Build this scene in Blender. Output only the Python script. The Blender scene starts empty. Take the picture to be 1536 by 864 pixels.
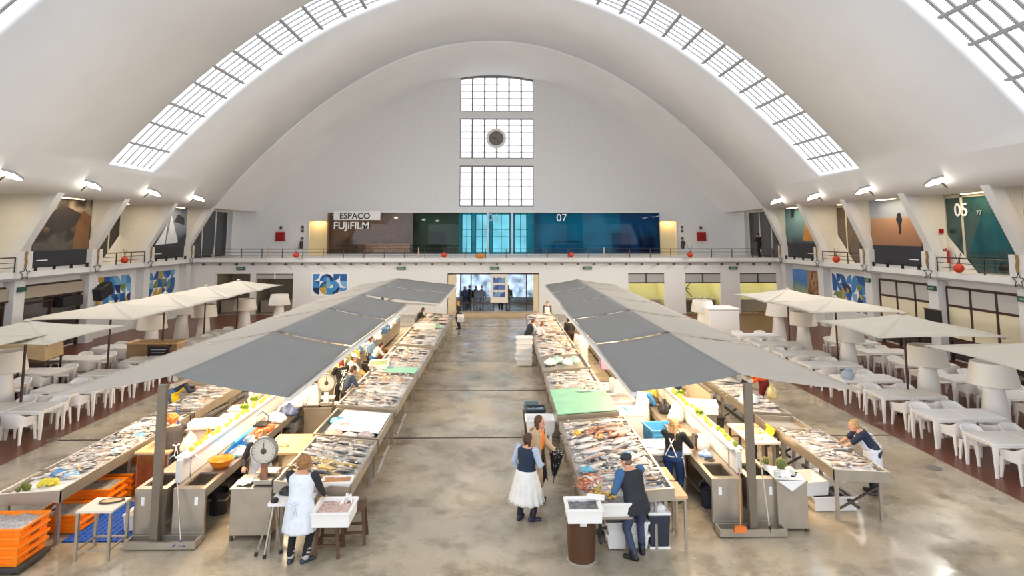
FLOOD = 200; STALLW = 135; SKYE = 2.3; WINE = 1.3
import bpy, bmesh, math, random
from mathutils import Vector, Matrix
random.seed(7)
SC = bpy.context.scene
COL = SC.collection
PI = math.pi
# ---------------------------------------------------------------- camera (1536 x 864 frame)
F_PX, VPX, HORY, PITCH, CAMH = 930.0, 750.0, 352.0, math.radians(6.3), 5.4
PPY = HORY - F_PX * math.tan(PITCH)
YAW = math.atan((768 - VPX) * math.cos(PITCH) / F_PX)
_F = Vector((math.sin(YAW) * math.cos(PITCH), math.cos(YAW) * math.cos(PITCH), math.sin(PITCH)))
_R = Vector((math.cos(YAW), -math.sin(YAW), 0))
_U = _R.cross(_F)
CAMP = Vector((0, 0, CAMH))
def at(px, py, z):
    r = _F + _R * ((px - 768) / F_PX) - _U * ((py - PPY) / F_PX)
    p = CAMP + r * ((z - CAMH) / r.z)
    return p.x, p.y
cam = bpy.data.cameras.new('camera'); camo = bpy.data.objects.new('camera', cam); COL.objects.link(camo)
camo.location = CAMP; camo.rotation_euler = (PI / 2 + PITCH, 0, -YAW)
cam.sensor_width = 36; cam.lens = F_PX / 1536 * 36; cam.shift_y = -(432 - PPY) / 1536
cam.clip_start = .1; cam.clip_end = 500
SC.camera = camo
SC.view_settings.view_transform = 'Standard'; SC.view_settings.look = 'None'
SC.view_settings.gamma = 1; SC.view_settings.use_curve_mapping = False
SC.view_settings.exposure = 0.24
try:
    SC.cycles.max_bounces = 9; SC.cycles.diffuse_bounces = 7; SC.cycles.glossy_bounces = 3
    SC.cycles.transmission_bounces = 4; SC.cycles.transparent_max_bounces = 8
    SC.cycles.caustics_reflective = False; SC.cycles.caustics_refractive = False
    SC.cycles.sample_clamp_indirect = 6
    SC.cycles.use_denoising = True
except Exception:
    pass
# ---------------------------------------------------------------- materials
def lin(c):
    return tuple(((v / 255) / 12.92 if v / 255 <= .04045 else ((v / 255 + .055) / 1.055) ** 2.4) for v in c) + (1,)
MATS = {}
def mat(name, rgb, rough=.5, metal=0, var=0, scale=3, bump=0, bscale=40, emit=0, spec=.5, trans=0, alpha=1, rnd=0, sub=0):
    if name in MATS: return MATS[name]
    m = bpy.data.materials.new(name); m.use_nodes = True
    nt = m.node_tree; N, L = nt.nodes, nt.links
    b = N['Principled BSDF']
    b.inputs['Base Color'].default_value = lin(rgb); b.inputs['Roughness'].default_value = rough
    b.inputs['Metallic'].default_value = metal; b.inputs['Specular IOR Level'].default_value = spec
    if trans: b.inputs['Transmission Weight'].default_value = trans
    if alpha < 1: b.inputs['Alpha'].default_value = alpha
    tc = N.new('ShaderNodeTexCoord')
    src = None
    if var or rnd:
        hs = N.new('ShaderNodeHueSaturation'); hs.inputs['Color'].default_value = lin(rgb); src = hs.outputs[0]
        val = None
        if var:
            nz = N.new('ShaderNodeTexNoise'); nz.inputs['Scale'].default_value = scale; nz.inputs['Detail'].default_value = 5
            L.new(tc.outputs['Object'], nz.inputs['Vector'])
            mr = N.new('ShaderNodeMapRange'); mr.inputs[1].default_value = .3; mr.inputs[2].default_value = .7
            mr.inputs[3].default_value = 1 - var; mr.inputs[4].default_value = 1 + var
            L.new(nz.outputs[0], mr.inputs[0]); val = mr.outputs[0]
        if rnd:
            oi = N.new('ShaderNodeObjectInfo'); m2 = N.new('ShaderNodeMapRange')
            m2.inputs[3].default_value = 1 - rnd; m2.inputs[4].default_value = 1 + rnd
            L.new(oi.outputs['Random'], m2.inputs[0])
            if val:
                mm = N.new('ShaderNodeMath'); mm.operation = 'MULTIPLY'; L.new(val, mm.inputs[0]); L.new(m2.outputs[0], mm.inputs[1]); val = mm.outputs[0]
            else: val = m2.outputs[0]
        L.new(val, hs.inputs['Value']); L.new(src, b.inputs['Base Color'])
    if bump:
        n2 = N.new('ShaderNodeTexNoise'); n2.inputs['Scale'].default_value = bscale; n2.inputs['Detail'].default_value = 4
        L.new(tc.outputs['Object'], n2.inputs['Vector'])
        bp = N.new('ShaderNodeBump'); bp.inputs['Strength'].default_value = bump; bp.inputs['Distance'].default_value = .02
        L.new(n2.outputs[0], bp.inputs['Height']); L.new(bp.outputs[0], b.inputs['Normal'])
    if emit:
        b.inputs['Emission Color'].default_value = lin(rgb); b.inputs['Emission Strength'].default_value = emit
    MATS[name] = m
    return m
def glass_mat(name, tint, gloss=.12, rough=.02, k=1.0):
    m = bpy.data.materials.new(name); m.use_nodes = True; nt = m.node_tree; N, L = nt.nodes, nt.links
    N.remove(N['Principled BSDF'])
    t = N.new('ShaderNodeBsdfTransparent'); t.inputs[0].default_value = lin(tint)
    g = N.new('ShaderNodeBsdfGlossy'); g.inputs['Roughness'].default_value = rough; g.inputs[0].default_value = (.9, .92, .95, 1)
    lw = N.new('ShaderNodeLayerWeight'); lw.inputs[0].default_value = .12
    ad = N.new('ShaderNodeMath'); ad.operation = 'MULTIPLY_ADD'; ad.inputs[1].default_value = .5 * k; ad.inputs[2].default_value = gloss
    L.new(lw.outputs['Fresnel'], ad.inputs[0])
    mx = N.new('ShaderNodeMixShader'); L.new(ad.outputs[0], mx.inputs[0]); L.new(t.outputs[0], mx.inputs[1]); L.new(g.outputs[0], mx.inputs[2])
    L.new(mx.outputs[0], N['Material Output'].inputs[0])
    MATS[name] = m
    return m
def emit_mat(name, rgb, s, var=0, scale=.6):
    m = bpy.data.materials.new(name); m.use_nodes = True; nt = m.node_tree; N, L = nt.nodes, nt.links
    N.remove(N['Principled BSDF'])
    e = N.new('ShaderNodeEmission'); e.inputs[0].default_value = lin(rgb); e.inputs[1].default_value = s
    if var:
        tc = N.new('ShaderNodeTexCoord'); nz = N.new('ShaderNodeTexNoise'); nz.inputs['Scale'].default_value = scale
        L.new(tc.outputs['Object'], nz.inputs['Vector'])
        mr = N.new('ShaderNodeMapRange'); mr.inputs[1].default_value = .3; mr.inputs[2].default_value = .7
        mr.inputs[3].default_value = s * (1 - var); mr.inputs[4].default_value = s * (1 + var)
        L.new(nz.outputs[0], mr.inputs[0]); L.new(mr.outputs[0], e.inputs[1])
    L.new(e.outputs[0], N['Material Output'].inputs[0])
    MATS[name] = m
    return m
# ---------------------------------------------------------------- mesh builder
class MB:
    def __init__(s): s.v = []; s.f = []; s.m = []; s.mi = 0
    def add(s, vs, fs):
        o = len(s.v); s.v += [tuple(p) for p in vs]; s.f += [tuple(i + o for i in f) for f in fs]; s.m += [s.mi] * len(fs); return s
    def box(s, x0, x1, y0, y1, z0, z1):
        return s.hexa([(x0, y0, z0), (x1, y0, z0), (x1, y1, z0), (x0, y1, z0)], [(x0, y0, z1), (x1, y0, z1), (x1, y1, z1), (x0, y1, z1)])
    def hexa(s, lo, hi):
        return s.add(list(lo) + list(hi), [(3, 2, 1, 0), (4, 5, 6, 7), (0, 1, 5, 4), (1, 2, 6, 5), (2, 3, 7, 6), (3, 0, 4, 7)])
    def obox(s, c, size, rz=0, M=None):
        a, b, d = (v / 2 for v in size)
        vs = [(-a, -b, -d), (a, -b, -d), (a, b, -d), (-a, b, -d), (-a, -b, d), (a, -b, d), (a, b, d), (-a, b, d)]
        M = M or Matrix.Rotation(rz, 3, 'Z'); c = Vector(c)
        vs = [c + M @ Vector(p) for p in vs]
        return s.hexa(vs[:4], vs[4:])
    def bar(s, p0, p1, w, h=None, up=(0, 0, 1)):
        p0, p1 = Vector(p0), Vector(p1); h = h or w
        d = (p1 - p0).normalized(); u = Vector(up)
        if abs(d.dot(u)) > .98: u = Vector((1, 0, 0))
        r = d.cross(u).normalized() * (w / 2); q = r.cross(d).normalized() * (h / 2)
        return s.hexa([p0 - r - q, p0 + r - q, p0 + r + q, p0 - r + q], [p1 - r - q, p1 + r - q, p1 + r + q, p1 - r + q])
    def tube(s, pts, r, n=8, r1=None):
        pts = [Vector(p) for p in pts]; rings = []
        for i, p in enumerate(pts):
            d = (pts[min(i + 1, len(pts) - 1)] - pts[max(i - 1, 0)]).normalized()
            u = Vector((0, 0, 1)) if abs(d.z) < .95 else Vector((1, 0, 0))
            a = d.cross(u).normalized(); b = a.cross(d)
            rr = r if r1 is None else r + (r1 - r) * i / (len(pts) - 1)
            rings.append([p + a * math.cos(2 * PI * k / n) * rr + b * math.sin(2 * PI * k / n) * rr for k in range(n)])
        return s.loft(rings)
    def loft(s, rings, caps=True, closed=True):
        n = len(rings[0]); vs = [p for r in rings for p in r]; fs = []
        for i in range(len(rings) - 1):
            for k in range(n if closed else n - 1):
                a, b = i * n + k, i * n + (k + 1) % n
                fs.append((a, b, b + n, a + n))
        if caps and closed: fs += [tuple(range(n - 1, -1, -1)), tuple(range((len(rings) - 1) * n, len(rings) * n))]
        return s.add(vs, fs)
    def lathe(s, prof, c=(0, 0, 0), n=20, caps=True):
        return s.loft([[(c[0] + r * math.cos(2 * PI * k / n), c[1] + r * math.sin(2 * PI * k / n), c[2] + z) for k in range(n)] for r, z in prof], caps)
    def ell(s, c, r, n=12, m=7, M=None):
        c = Vector(c); r = (r, r, r) if not hasattr(r, '__len__') else r; rings = []
        for j in range(m + 1):
            t = PI * (.02 + .96 * j / m) - PI / 2
            ring = []
            for k in range(n):
                p = Vector((math.cos(t) * math.cos(2 * PI * k / n) * r[0], math.cos(t) * math.sin(2 * PI * k / n) * r[1], math.sin(t) * r[2]))
                ring.append(c + (M @ p if M else p))
            rings.append(ring)
        return s.loft(rings)
    def cap(s, p0, p1, r0, r1=None, n=10):
        p0, p1 = Vector(p0), Vector(p1); r1 = r0 if r1 is None else r1
        d = p1 - p0; l = d.length or 1e-6; d = d / l if l > 1e-6 else Vector((0, 0, 1))
        u = Vector((0, 0, 1)) if abs(d.z) < .9 else Vector((1, 0, 0)); a = d.cross(u).normalized(); b = a.cross(d); rings = []
        for t, cx, rr in [(-1, p0, r0), (-.7, p0, r0), (-.35, p0, r0), (0, p0, r0), (0, p1, r1), (.35, p1, r1), (.7, p1, r1), (1, p1, r1)]:
            q = cx + d * rr * t; k2 = max(math.sqrt(max(0, 1 - t * t)), .05) * rr
            rings.append([q + a * math.cos(2 * PI * k / n) * k2 + b * math.sin(2 * PI * k / n) * k2 for k in range(n)])
        return s.loft(rings)
    def prism(s, poly, off):
        off = Vector(off); n = len(poly); a = [Vector(p) for p in poly]; b = [p + off for p in a]
        return s.add(a + b, [tuple(range(n - 1, -1, -1)), tuple(range(n, 2 * n))] + [(i, (i + 1) % n, n + (i + 1) % n, n + i) for i in range(n)])
    def quad(s, *p): return s.add(p, [tuple(range(len(p)))])
    def mesh(s, name, mats, smooth=False, fix=True):
        me = bpy.data.meshes.new(name); me.from_pydata(s.v, [], s.f)
        for m in (mats if isinstance(mats, (list, tuple)) else [mats]): me.materials.append(m)
        if s.m and max(s.m): me.polygons.foreach_set('material_index', s.m)
        if fix:
            bm = bmesh.new(); bm.from_mesh(me); bmesh.ops.recalc_face_normals(bm, faces=bm.faces); bm.to_mesh(me); bm.free()
        if smooth:
            me.polygons.foreach_set('use_smooth', [True] * len(me.polygons))
            if smooth != 'all':
                try: me.set_sharp_from_angle(angle=math.radians(38))
                except Exception: pass
        me.update()
        return me
    def build(s, name, mats, parent=None, smooth=False, bevel=0, loc=None, rz=0):
        o = bpy.data.objects.new(name, s.mesh(name, mats, smooth)); COL.objects.link(o)
        if bevel:
            bm = bmesh.new(); bm.from_mesh(o.data)
            es = [e for e in bm.edges if len(e.link_faces) == 2 and e.calc_face_angle(0) > .6]
            bmesh.ops.bevel(bm, geom=es, offset=bevel, segments=2, affect='EDGES', profile=.6, clamp_overlap=True)
            bm.to_mesh(o.data); bm.free()
        if parent: o.parent = parent
        if loc: o.location = loc
        if rz: o.rotation_euler.z = rz
        return o
def tag(o, label, cat, group=None, kind=None):
    if label: o['label'] = label
    if cat: o['category'] = cat
    if group: o['group'] = group
    if kind: o['kind'] = kind
    return o
def thing(name, label, cat, loc=(0, 0, 0), rz=0, group=None):
    o = bpy.data.objects.new(name, None); COL.objects.link(o); o.location = loc; o.rotation_euler.z = rz
    o.empty_display_size = .2
    return tag(o, label, cat, group)
def struct(name, mb, m, parent=None, smooth=False):
    o = mb.build(name, m, parent, smooth)
    if not parent: o['kind'] = 'structure'
    return o
def copy_tree(o, loc, rz, label=None, group=None, scale=None):
    r = o.copy(); COL.objects.link(r); r.location = loc; r.rotation_euler.z = rz
    if label: r['label'] = label
    if group: r['group'] = group
    if scale: r.scale = scale
    for ch in o.children:
        c = ch.copy(); COL.objects.link(c); c.parent = r
        for g in ch.children:
            d = g.copy(); COL.objects.link(d); d.parent = c
    return r
def text(body, size, m, parent, loc, rot, extr=.01, name='lettering', align='LEFT', bold=0):
    c = bpy.data.curves.new(name, 'FONT'); c.body = body; c.size = size; c.extrude = extr; c.align_x = align; c.offset = bold
    q = bpy.data.objects.new('tmp', c); COL.objects.link(q)
    dg = bpy.context.evaluated_depsgraph_get(); dg.update()
    me = bpy.data.meshes.new_from_object(q.evaluated_get(dg)); bpy.data.objects.remove(q); bpy.data.curves.remove(c)
    me.materials.clear(); me.materials.append(m)
    o = bpy.data.objects.new(name, me); COL.objects.link(o); o.location = loc; o.rotation_euler = rot
    if parent: o.parent = parent
    return o
def area(name, loc, rot, sx, sy, power, rgb, spread=PI):
    l = bpy.data.lights.new(name, 'AREA'); l.shape = 'RECTANGLE'; l.size = sx; l.size_y = sy; l.energy = power; l.color = lin(rgb)[:3]; l.spread = spread
    o = bpy.data.objects.new(name, l); COL.objects.link(o); o.location = loc; o.rotation_euler = rot
    return o
ORD = ['first', 'second', 'third', 'fourth', 'fifth', 'sixth', 'seventh', 'eighth', 'ninth', 'tenth', 'eleventh', 'twelfth']
# common materials
M_white = mat('white_plaster', (232, 230, 226), .8, var=.03, scale=.5)
M_vault = mat('vault_plaster', (238, 238, 238), .85, var=.04, scale=.25, bump=.05, bscale=3)
M_greywall = mat('grey_wall', (222, 222, 222), .8, var=.02)
M_steel = mat('brushed_steel', (182, 172, 158), .38, .75, var=.08, scale=4)
M_post = mat('post_steel', (128, 118, 104), .45, .55, var=.05)
M_steeld = mat('dark_steel', (92, 84, 76), .45, .6)
M_brown = mat('brown_metal', (70, 45, 36), .5, .2)
M_plastic = mat('white_plastic', (242, 241, 239), .35, rnd=.03)
M_foam = mat('polystyrene', (240, 238, 234), .75, bump=.1, bscale=120)
M_wood = mat('wood_board', (216, 178, 128), .6, var=.12, scale=6)
M_woodd = mat('dark_wood', (92, 66, 46), .65, var=.15, scale=8)
M_orange = mat('orange_plastic', (250, 138, 24), .4, var=.05)
M_black = mat('black_plastic', (30, 30, 32), .5)
M_blue = mat('blue_plastic', (30, 95, 190), .4)
M_cream = mat('cream_canvas', (200, 191, 175), .85, var=.03, scale=2)
# ================================================================ THE HALL
XL, XR, DG, DW = -20.7, 19.2, 43.15, 50.0      # gallery fronts, ground floor end wall, upper end wall
SPL, SPR, ZS = -19.3, 18.1, 7.2                # vault springing
ZG0, ZG1 = 3.44, 3.8
def vz(x): return 18.85 - 11.63 * ((x + .6) / 18.6) ** 2
STRUTS = [12.9, 17.75, 22.6, 27.45, 32.3, 37.15, 42.0]
# ---- floor
def floor_material():
    m = bpy.data.materials.new('wet_concrete'); m.use_nodes = True; nt = m.node_tree; N, L = nt.nodes, nt.links
    b = N['Principled BSDF']; tc = N.new('ShaderNodeTexCoord')
    def noise(sc, det, rough=.6):
        n = N.new('ShaderNodeTexNoise'); n.inputs['Scale'].default_value = sc; n.inputs['Detail'].default_value = det; n.inputs['Roughness'].default_value = rough
        L.new(tc.outputs['Object'], n.inputs['Vector']); return n.outputs[0]
    def ramp(src, stops):
        r = N.new('ShaderNodeValToRGB'); e = r.color_ramp.elements
        while len(e) < len(stops): e.new(.5)
        for q, (p, c) in zip(e, stops): q.position = p; q.color = c
        L.new(src, r.inputs[0]); return r.outputs[0]
    base = ramp(noise(.35, 6), [(.3, lin((150, 138, 120))), (.5, lin((182, 170, 150))), (.7, lin((198, 184, 158)))])
    stain = ramp(noise(1.1, 8, .7), [(.36, (.55, .53, .5, 1)), (.52, (1, 1, 1, 1))])
    warm = ramp(noise(.18, 2), [(.45, (1, 1, 1, 1)), (.65, (1.0, .93, .80, 1))])
    def mul(a, c):
        x = N.new('ShaderNodeMix'); x.data_type = 'RGBA'; x.blend_type = 'MULTIPLY'; x.inputs[0].default_value = 1
        L.new(a, x.inputs[6]); L.new(c, x.inputs[7]); return x.outputs[2]
    L.new(mul(mul(base, stain), warm), b.inputs['Base Color'])
    rr = N.new('ShaderNodeMapRange'); rr.inputs[1].default_value = .35; rr.inputs[2].default_value = .65; rr.inputs[3].default_value = .12; rr.inputs[4].default_value = .42
    L.new(noise(.8, 5), rr.inputs[0]); L.new(rr.outputs[0], b.inputs['Roughness'])
    bp = N.new('ShaderNodeBump'); bp.inputs['Strength'].default_value = .06; L.new(noise(4, 6), bp.inputs['Height']); L.new(bp.outputs[0], b.inputs['Normal'])
    return m
M_floor = floor_material()
def tile_mat(name, c, mortar, sx, sy, rough, axes='XY', size=.012):
    m = bpy.data.materials.new(name); m.use_nodes = True; nt = m.node_tree; N, L = nt.nodes, nt.links
    b = N['Principled BSDF']; b.inputs['Roughness'].default_value = rough
    tc = N.new('ShaderNodeTexCoord'); sp = N.new('ShaderNodeSeparateXYZ'); cb = N.new('ShaderNodeCombineXYZ')
    L.new(tc.outputs['Object'], sp.inputs[0]); L.new(sp.outputs[axes[0]], cb.inputs[0]); L.new(sp.outputs[axes[1]], cb.inputs[1])
    br = N.new('ShaderNodeTexBrick'); br.offset = 0; br.inputs['Scale'].default_value = 1; br.inputs['Brick Width'].default_value = sx; br.inputs['Row Height'].default_value = sy
    br.inputs['Mortar Size'].default_value = size; br.inputs['Color1'].default_value = lin(c); br.inputs['Color2'].default_value = lin(tuple(v * .985 for v in c)); br.inputs['Mortar'].default_value = lin(mortar)
    L.new(cb.outputs[0], br.inputs['Vector']); L.new(br.outputs[0], b.inputs['Base Color'])
    return m
M_terra = tile_mat('terracotta_tile', (112, 62, 42), (88, 52, 38), .33, .33, .35)
M_fin = tile_mat('cream_tile', (232, 227, 214), (222, 217, 204), .15, .15, .5, 'XZ', .006)
m = MB().box(-30, 30, -8, 56, -.3, 0); struct('floor', m, M_floor)
m = MB().box(XL - 4, -11.75, 5, DG, 0, .012); struct('floor_terrace_crates', m, M_terra)
m = MB().box(10.62, XR + 4, 5, DG, 0, .012); struct('floor_terrace_cactus', m, M_terra)
for i, y in enumerate([7.1, 17.3, 22.35, 27.4, 32.5, 37.6]):
    m = MB().box(-11.75, 10.62, y - .035, y + .035, 0, .004); o = struct('floor_joint', m, mat('joint', (58, 52, 46), .8)); o['label'] = ORD[i] + ' dark drain joint across the concrete floor'
for pos in [(-1.35, 29.5), at(1400, 702, 0), at(80, 660, 0)]:
    m = MB().lathe([(.17, .004), (.17, .012), (.1, .014), (.06, .006)], (pos[0], pos[1], 0), 16); o = struct('floor_drain', m, mat('drain', (150, 146, 140), .5, .5))
# ---- vault with the three glazed bands
BANDS = [(.9, 4.9), (14.85, 18.85), (28.75, 32.7)]
GX0, GX1 = -18.1, 17.0
xs = [SPL + (SPR - SPL) * i / 72 for i in range(73)]
xs = sorted(set(xs + [GX0, GX1]))
ys = [-7, .9, 4.9, 10, 14.85, 18.85, 24, 28.75, 32.7, 37, 42.0]
m = MB(); idx = {}
for i, x in enumerate(xs):
    for j, y in enumerate(ys): idx[i, j] = len(m.v); m.v.append((x, y, vz(x)))
for i in range(len(xs) - 1):
    for j in range(len(ys) - 1):
        xm = (xs[i] + xs[i + 1]) / 2
        if GX0 < xm < GX1 and any(abs(ys[j] - b[0]) < 1e-6 for b in BANDS): continue
        m.f.append((idx[i, j], idx[i, j + 1], idx[i + 1, j + 1], idx[i + 1, j])); m.m.append(0)
me = m.mesh('ceiling', M_vault, 'all', fix=False)
o = bpy.data.objects.new('ceiling', me); COL.objects.link(o); o['kind'] = 'structure'
sd = o.modifiers.new('t', 'SOLIDIFY'); sd.thickness = .45; sd.offset = 1 if me.polygons[0].normal.z > 0 else -1
# end cove: the last bay curves in a little before the end wall
m = MB(); rows = []
for j in range(9):
    t = j / 8; y = 42 + 8.3 * t; dz = -.12 - .25 * math.sin(min(1, t * 1.3) * PI / 2)
    rows.append([(x, y, max(vz(x) + dz * min(1, (vz(x) - ZS) / 3), ZS - .02)) for x in xs])
m.loft(rows, caps=False, closed=False)
o = struct('ceiling_cove', m, M_vault, smooth='all')
m = MB(); m.loft([[(x, 42, vz(x) + .45) for x in xs], [(x, 42, max(vz(x) - .12 * min(1, (vz(x) - ZS) / 3), ZS - .02)) for x in xs]], False, False); struct('ceiling_cove_step', m, M_vault)
# springing edge beams
for nm, x, s in (('ceiling_edge_crates', SPL, -1), ('ceiling_edge_cactus', SPR, 1)):
    m = MB().box(min(x, x + s * 5.5), max(x, x + s * 5.5), -7, 50.4, ZS - .02, ZS + .3); struct(nm, m, M_white)
# ---- glazing of the bands
M_sky = emit_mat('skylight_glass', (236, 244, 255), SKYE, .1, .9)
M_bar = mat('skylight_bar', (158, 156, 153), .5, 0)
for b, (y0, y1) in enumerate(BANDS):
    N_ = 40; gx = [GX0 + (GX1 - GX0) * i / 200 for i in range(201)]
    m = MB(); m.loft([[(x, y0, vz(x) + .33) for x in gx], [(x, y1, vz(x) + .33) for x in gx]], False, False)
    w = struct('window_%d' % (b + 2), m, M_sky)
    acc = 0; m = MB(); last = gx[0]; step = 1.28
    for i in range(1, 201):
        acc += math.hypot(gx[i] - gx[i - 1], vz(gx[i]) - vz(gx[i - 1]))
        if acc >= step:
            acc -= step; x = gx[i]; m.bar((x, y0 - .02, vz(x) + .1), (x, y1 - .45, vz(x) + .1), .085, .16, (1, 0, 0))
    m.build('crossbar_frame', M_bar, w)
    m = MB()
    for k in range(7):
        y = y0 + .18 + (y1 - y0 - .7) * k / 6
        for d in ((-.04, .04) if b == 1 else (0,)):
            q = .018 if b == 1 else .032
            m.loft([[(x, y + d - q, vz(x) + .22), (x, y + d + q, vz(x) + .22), (x, y + d + q, vz(x) + .3), (x, y + d - q, vz(x) + .3)] for x in gx[::4]])
    m.build('rafter_frame', M_bar, w)
# ---- upper end wall with the tall window
WX0, WX1 = -3.28, 2.72
m = MB(); poly = []
NX = 60
for x0, x1 in ((SPL - 6, WX0), (WX1, SPR + 6)):
    n = 40
    for i in range(n):
        a, c = x0 + (x1 - x0) * i / n, x0 + (x1 - x0) * (i + 1) / n
        za, zc = max(vz(a), ZS) + .3, max(vz(c), ZS) + .3
        m.hexa([(a, DW, 3.6), (c, DW, 3.6), (c, DW + .5, 3.6), (a, DW + .5, 3.6)], [(a, DW, za), (c, DW, zc), (c, DW + .5, zc), (a, DW + .5, za)])
m.box(WX0, WX1, DW, DW + .5, 3.6, 7.66); m.box(WX0, WX1, DW, DW + .5, 11.0 - .02, 11.56); m.box(WX0, WX1, DW, DW + .5, 14.88, 15.42)
struct('wall_back', m, M_greywall)
M_win = emit_mat('frosted_window', (246, 249, 255), WINE, .05, .5)
w = struct('window_1', MB().box(WX0, WX1, DW + .34, DW + .4, 7.6, 19.2), M_win)
m = MB()
for z0, z1 in ((7.66, 10.98), (11.56, 14.88), (15.42, 18.9)):
    for k in range(7):
        x = WX0 + (WX1 - WX0) * k / 6; m.box(x - .06, x + .06, DW + .2, DW + .34, z0, z1)
    m.box(WX0, WX1, DW + .18, DW + .34, z0, z0 + .08); m.box(WX0, WX1, DW + .18, DW + .34, z1 - .08, z1)
m.build('window_frame', mat('window_frame_grey', (118, 117, 116), .5), w)
m = MB()
for z0, z1 in ((7.66, 10.98), (11.56, 14.88), (15.42, 18.9)):
    for k in range(1, 6):
        z = z0 + (z1 - z0) * k / 6; m.box(WX0, WX1, DW + .28, DW + .34, z - .028, z + .028)
m.build('glazing_bar', mat('glazing_bar', (226, 228, 230), .5), w)
n = 24
m = MB(); m.loft([[(x, DW + .1, vz(x) - 1.05 + .55), (x, DW + .34, vz(x) - .5), (x, DW + .34, vz(x) - .36), (x, DW + .1, vz(x) - .36)] for x in [WX0 - .1 + (WX1 - WX0 + .2) * i / n for i in range(n + 1)]])
m.build('arched_head', mat('window_frame_grey', (118, 117, 116), .5), w)
# clock
ck = thing('wall_clock', 'round dark-faced wall clock with white ring hung before the tall window', 'clock', (-.33, DW + .1, 13.2))
Rx = Matrix.Rotation(PI / 2, 3, 'X')
def disc(mb, r0, r1, y0, y1, n=32):
    prof = [(r0, y0), (r1, y0), (r1, y1), (r0, y1)]
    mb.loft([[(r * math.cos(2 * PI * k / n), y, r * math.sin(2 * PI * k / n)) for k in range(n)] for r, y in prof + [prof[0]]], False)
m = MB(); disc(m, .6, .8, -.18, .1); m.build('ring_frame', mat('clock_ring', (225, 222, 218), .4), ck)
m = MB(); m.loft([[(r * math.cos(2 * PI * k / 32), y, r * math.sin(2 * PI * k / 32)) for k in range(32)] for r, y in ((.62, .05), (.62, -.05), (.02, -.05))]); m.build('face', mat('clock_face', (120, 110, 105), .5), ck)
m = MB()
for k in range(12):
    a = k * PI / 6; m.bar((.46 * math.sin(a), -.06, .46 * math.cos(a)), (.56 * math.sin(a), -.06, .56 * math.cos(a)), .035, .02)
m.build('dial_marking', M_black, ck)
m = MB().bar((0, -.075, 0), (-.34, -.075, .06), .05, .02, (0, 1, 0)); m.build('hour_hand', M_black, ck)
m = MB().bar((0, -.085, 0), (.26, -.085, -.4), .035, .02, (0, 1, 0)); m.build('minute_hand', M_black, ck)
m = MB()
for a in range(4):
    c, s_ = math.cos(a * PI / 2), math.sin(a * PI / 2); m.bar((.78 * c, .02, .78 * s_), (1.0 * c, .02, 1.0 * s_), .06, .06, (0, 1, 0))
m.build('bracket_frame', mat('clock_ring', (225, 222, 218), .4), ck)
# ---- gallery
def gallery():
    m = MB()
    m.box(XL - 4.5, XL, -6, DW + .4, ZG0, ZG1); m.box(XR, XR + 4.5, -6, DW + .4, ZG0, ZG1); m.box(XL, XR, DG, DW + .4, ZG0, ZG1)
    struct('floor_gallery', m, M_white)
    m = MB()   # slab nosing
    m.box(XL - .02, XL + .16, -6, DG, ZG0 + .02, ZG0 + .1); m.box(XR - .16, XR + .02, -6, DG, ZG0 + .02, ZG0 + .1); m.box(XL, XR, DG - .16, DG, ZG0 + .02, ZG0 + .1)
    struct('trim_1', m, mat('grey_nosing', (150, 146, 142), .7))
gallery()
M_rail = mat('rail_steel', (84, 74, 68), .45, .5)
def railing(p0, p1, label, n_post, stubs=True):
    t = thing('railing', label, 'railing', (0, 0, 0))
    p0, p1 = Vector(p0), Vector(p1)
    for i, z in enumerate((.62, .4, .2)):
        r = .03 if i == 0 else .014
        MB().tube([p0 + Vector((0, 0, z)), p1 + Vector((0, 0, z))], r, 6).build('rail', M_rail, t)
    for k in range(n_post + 1):
        q = p0.lerp(p1, k / n_post); MB().bar(q, q + Vector((0, 0, .62)), .045).build('post', M_rail, t)
    return t
railing((XL + .2, DG + .1, ZG1), (-1, DG + .1, ZG1), 'brown gallery railing in front of the white shop sign and taupe glass', 14)
railing((-1, DG + .1, ZG1), (XR - .2, DG + .1, ZG1), 'brown gallery railing in front of the deep blue glass', 14)
m = MB()
for k in range(36):
    x = XL + .6 + (XR - XL - 1.2) * k / 35; m.box(x - .06, x + .06, DG - .32, DG - .12, ZG0 - .1, ZG0 + .02)
o = m.build('downlight_row', M_steeld); o['kind'] = 'structure'; o.name = 'trim_2'
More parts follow.
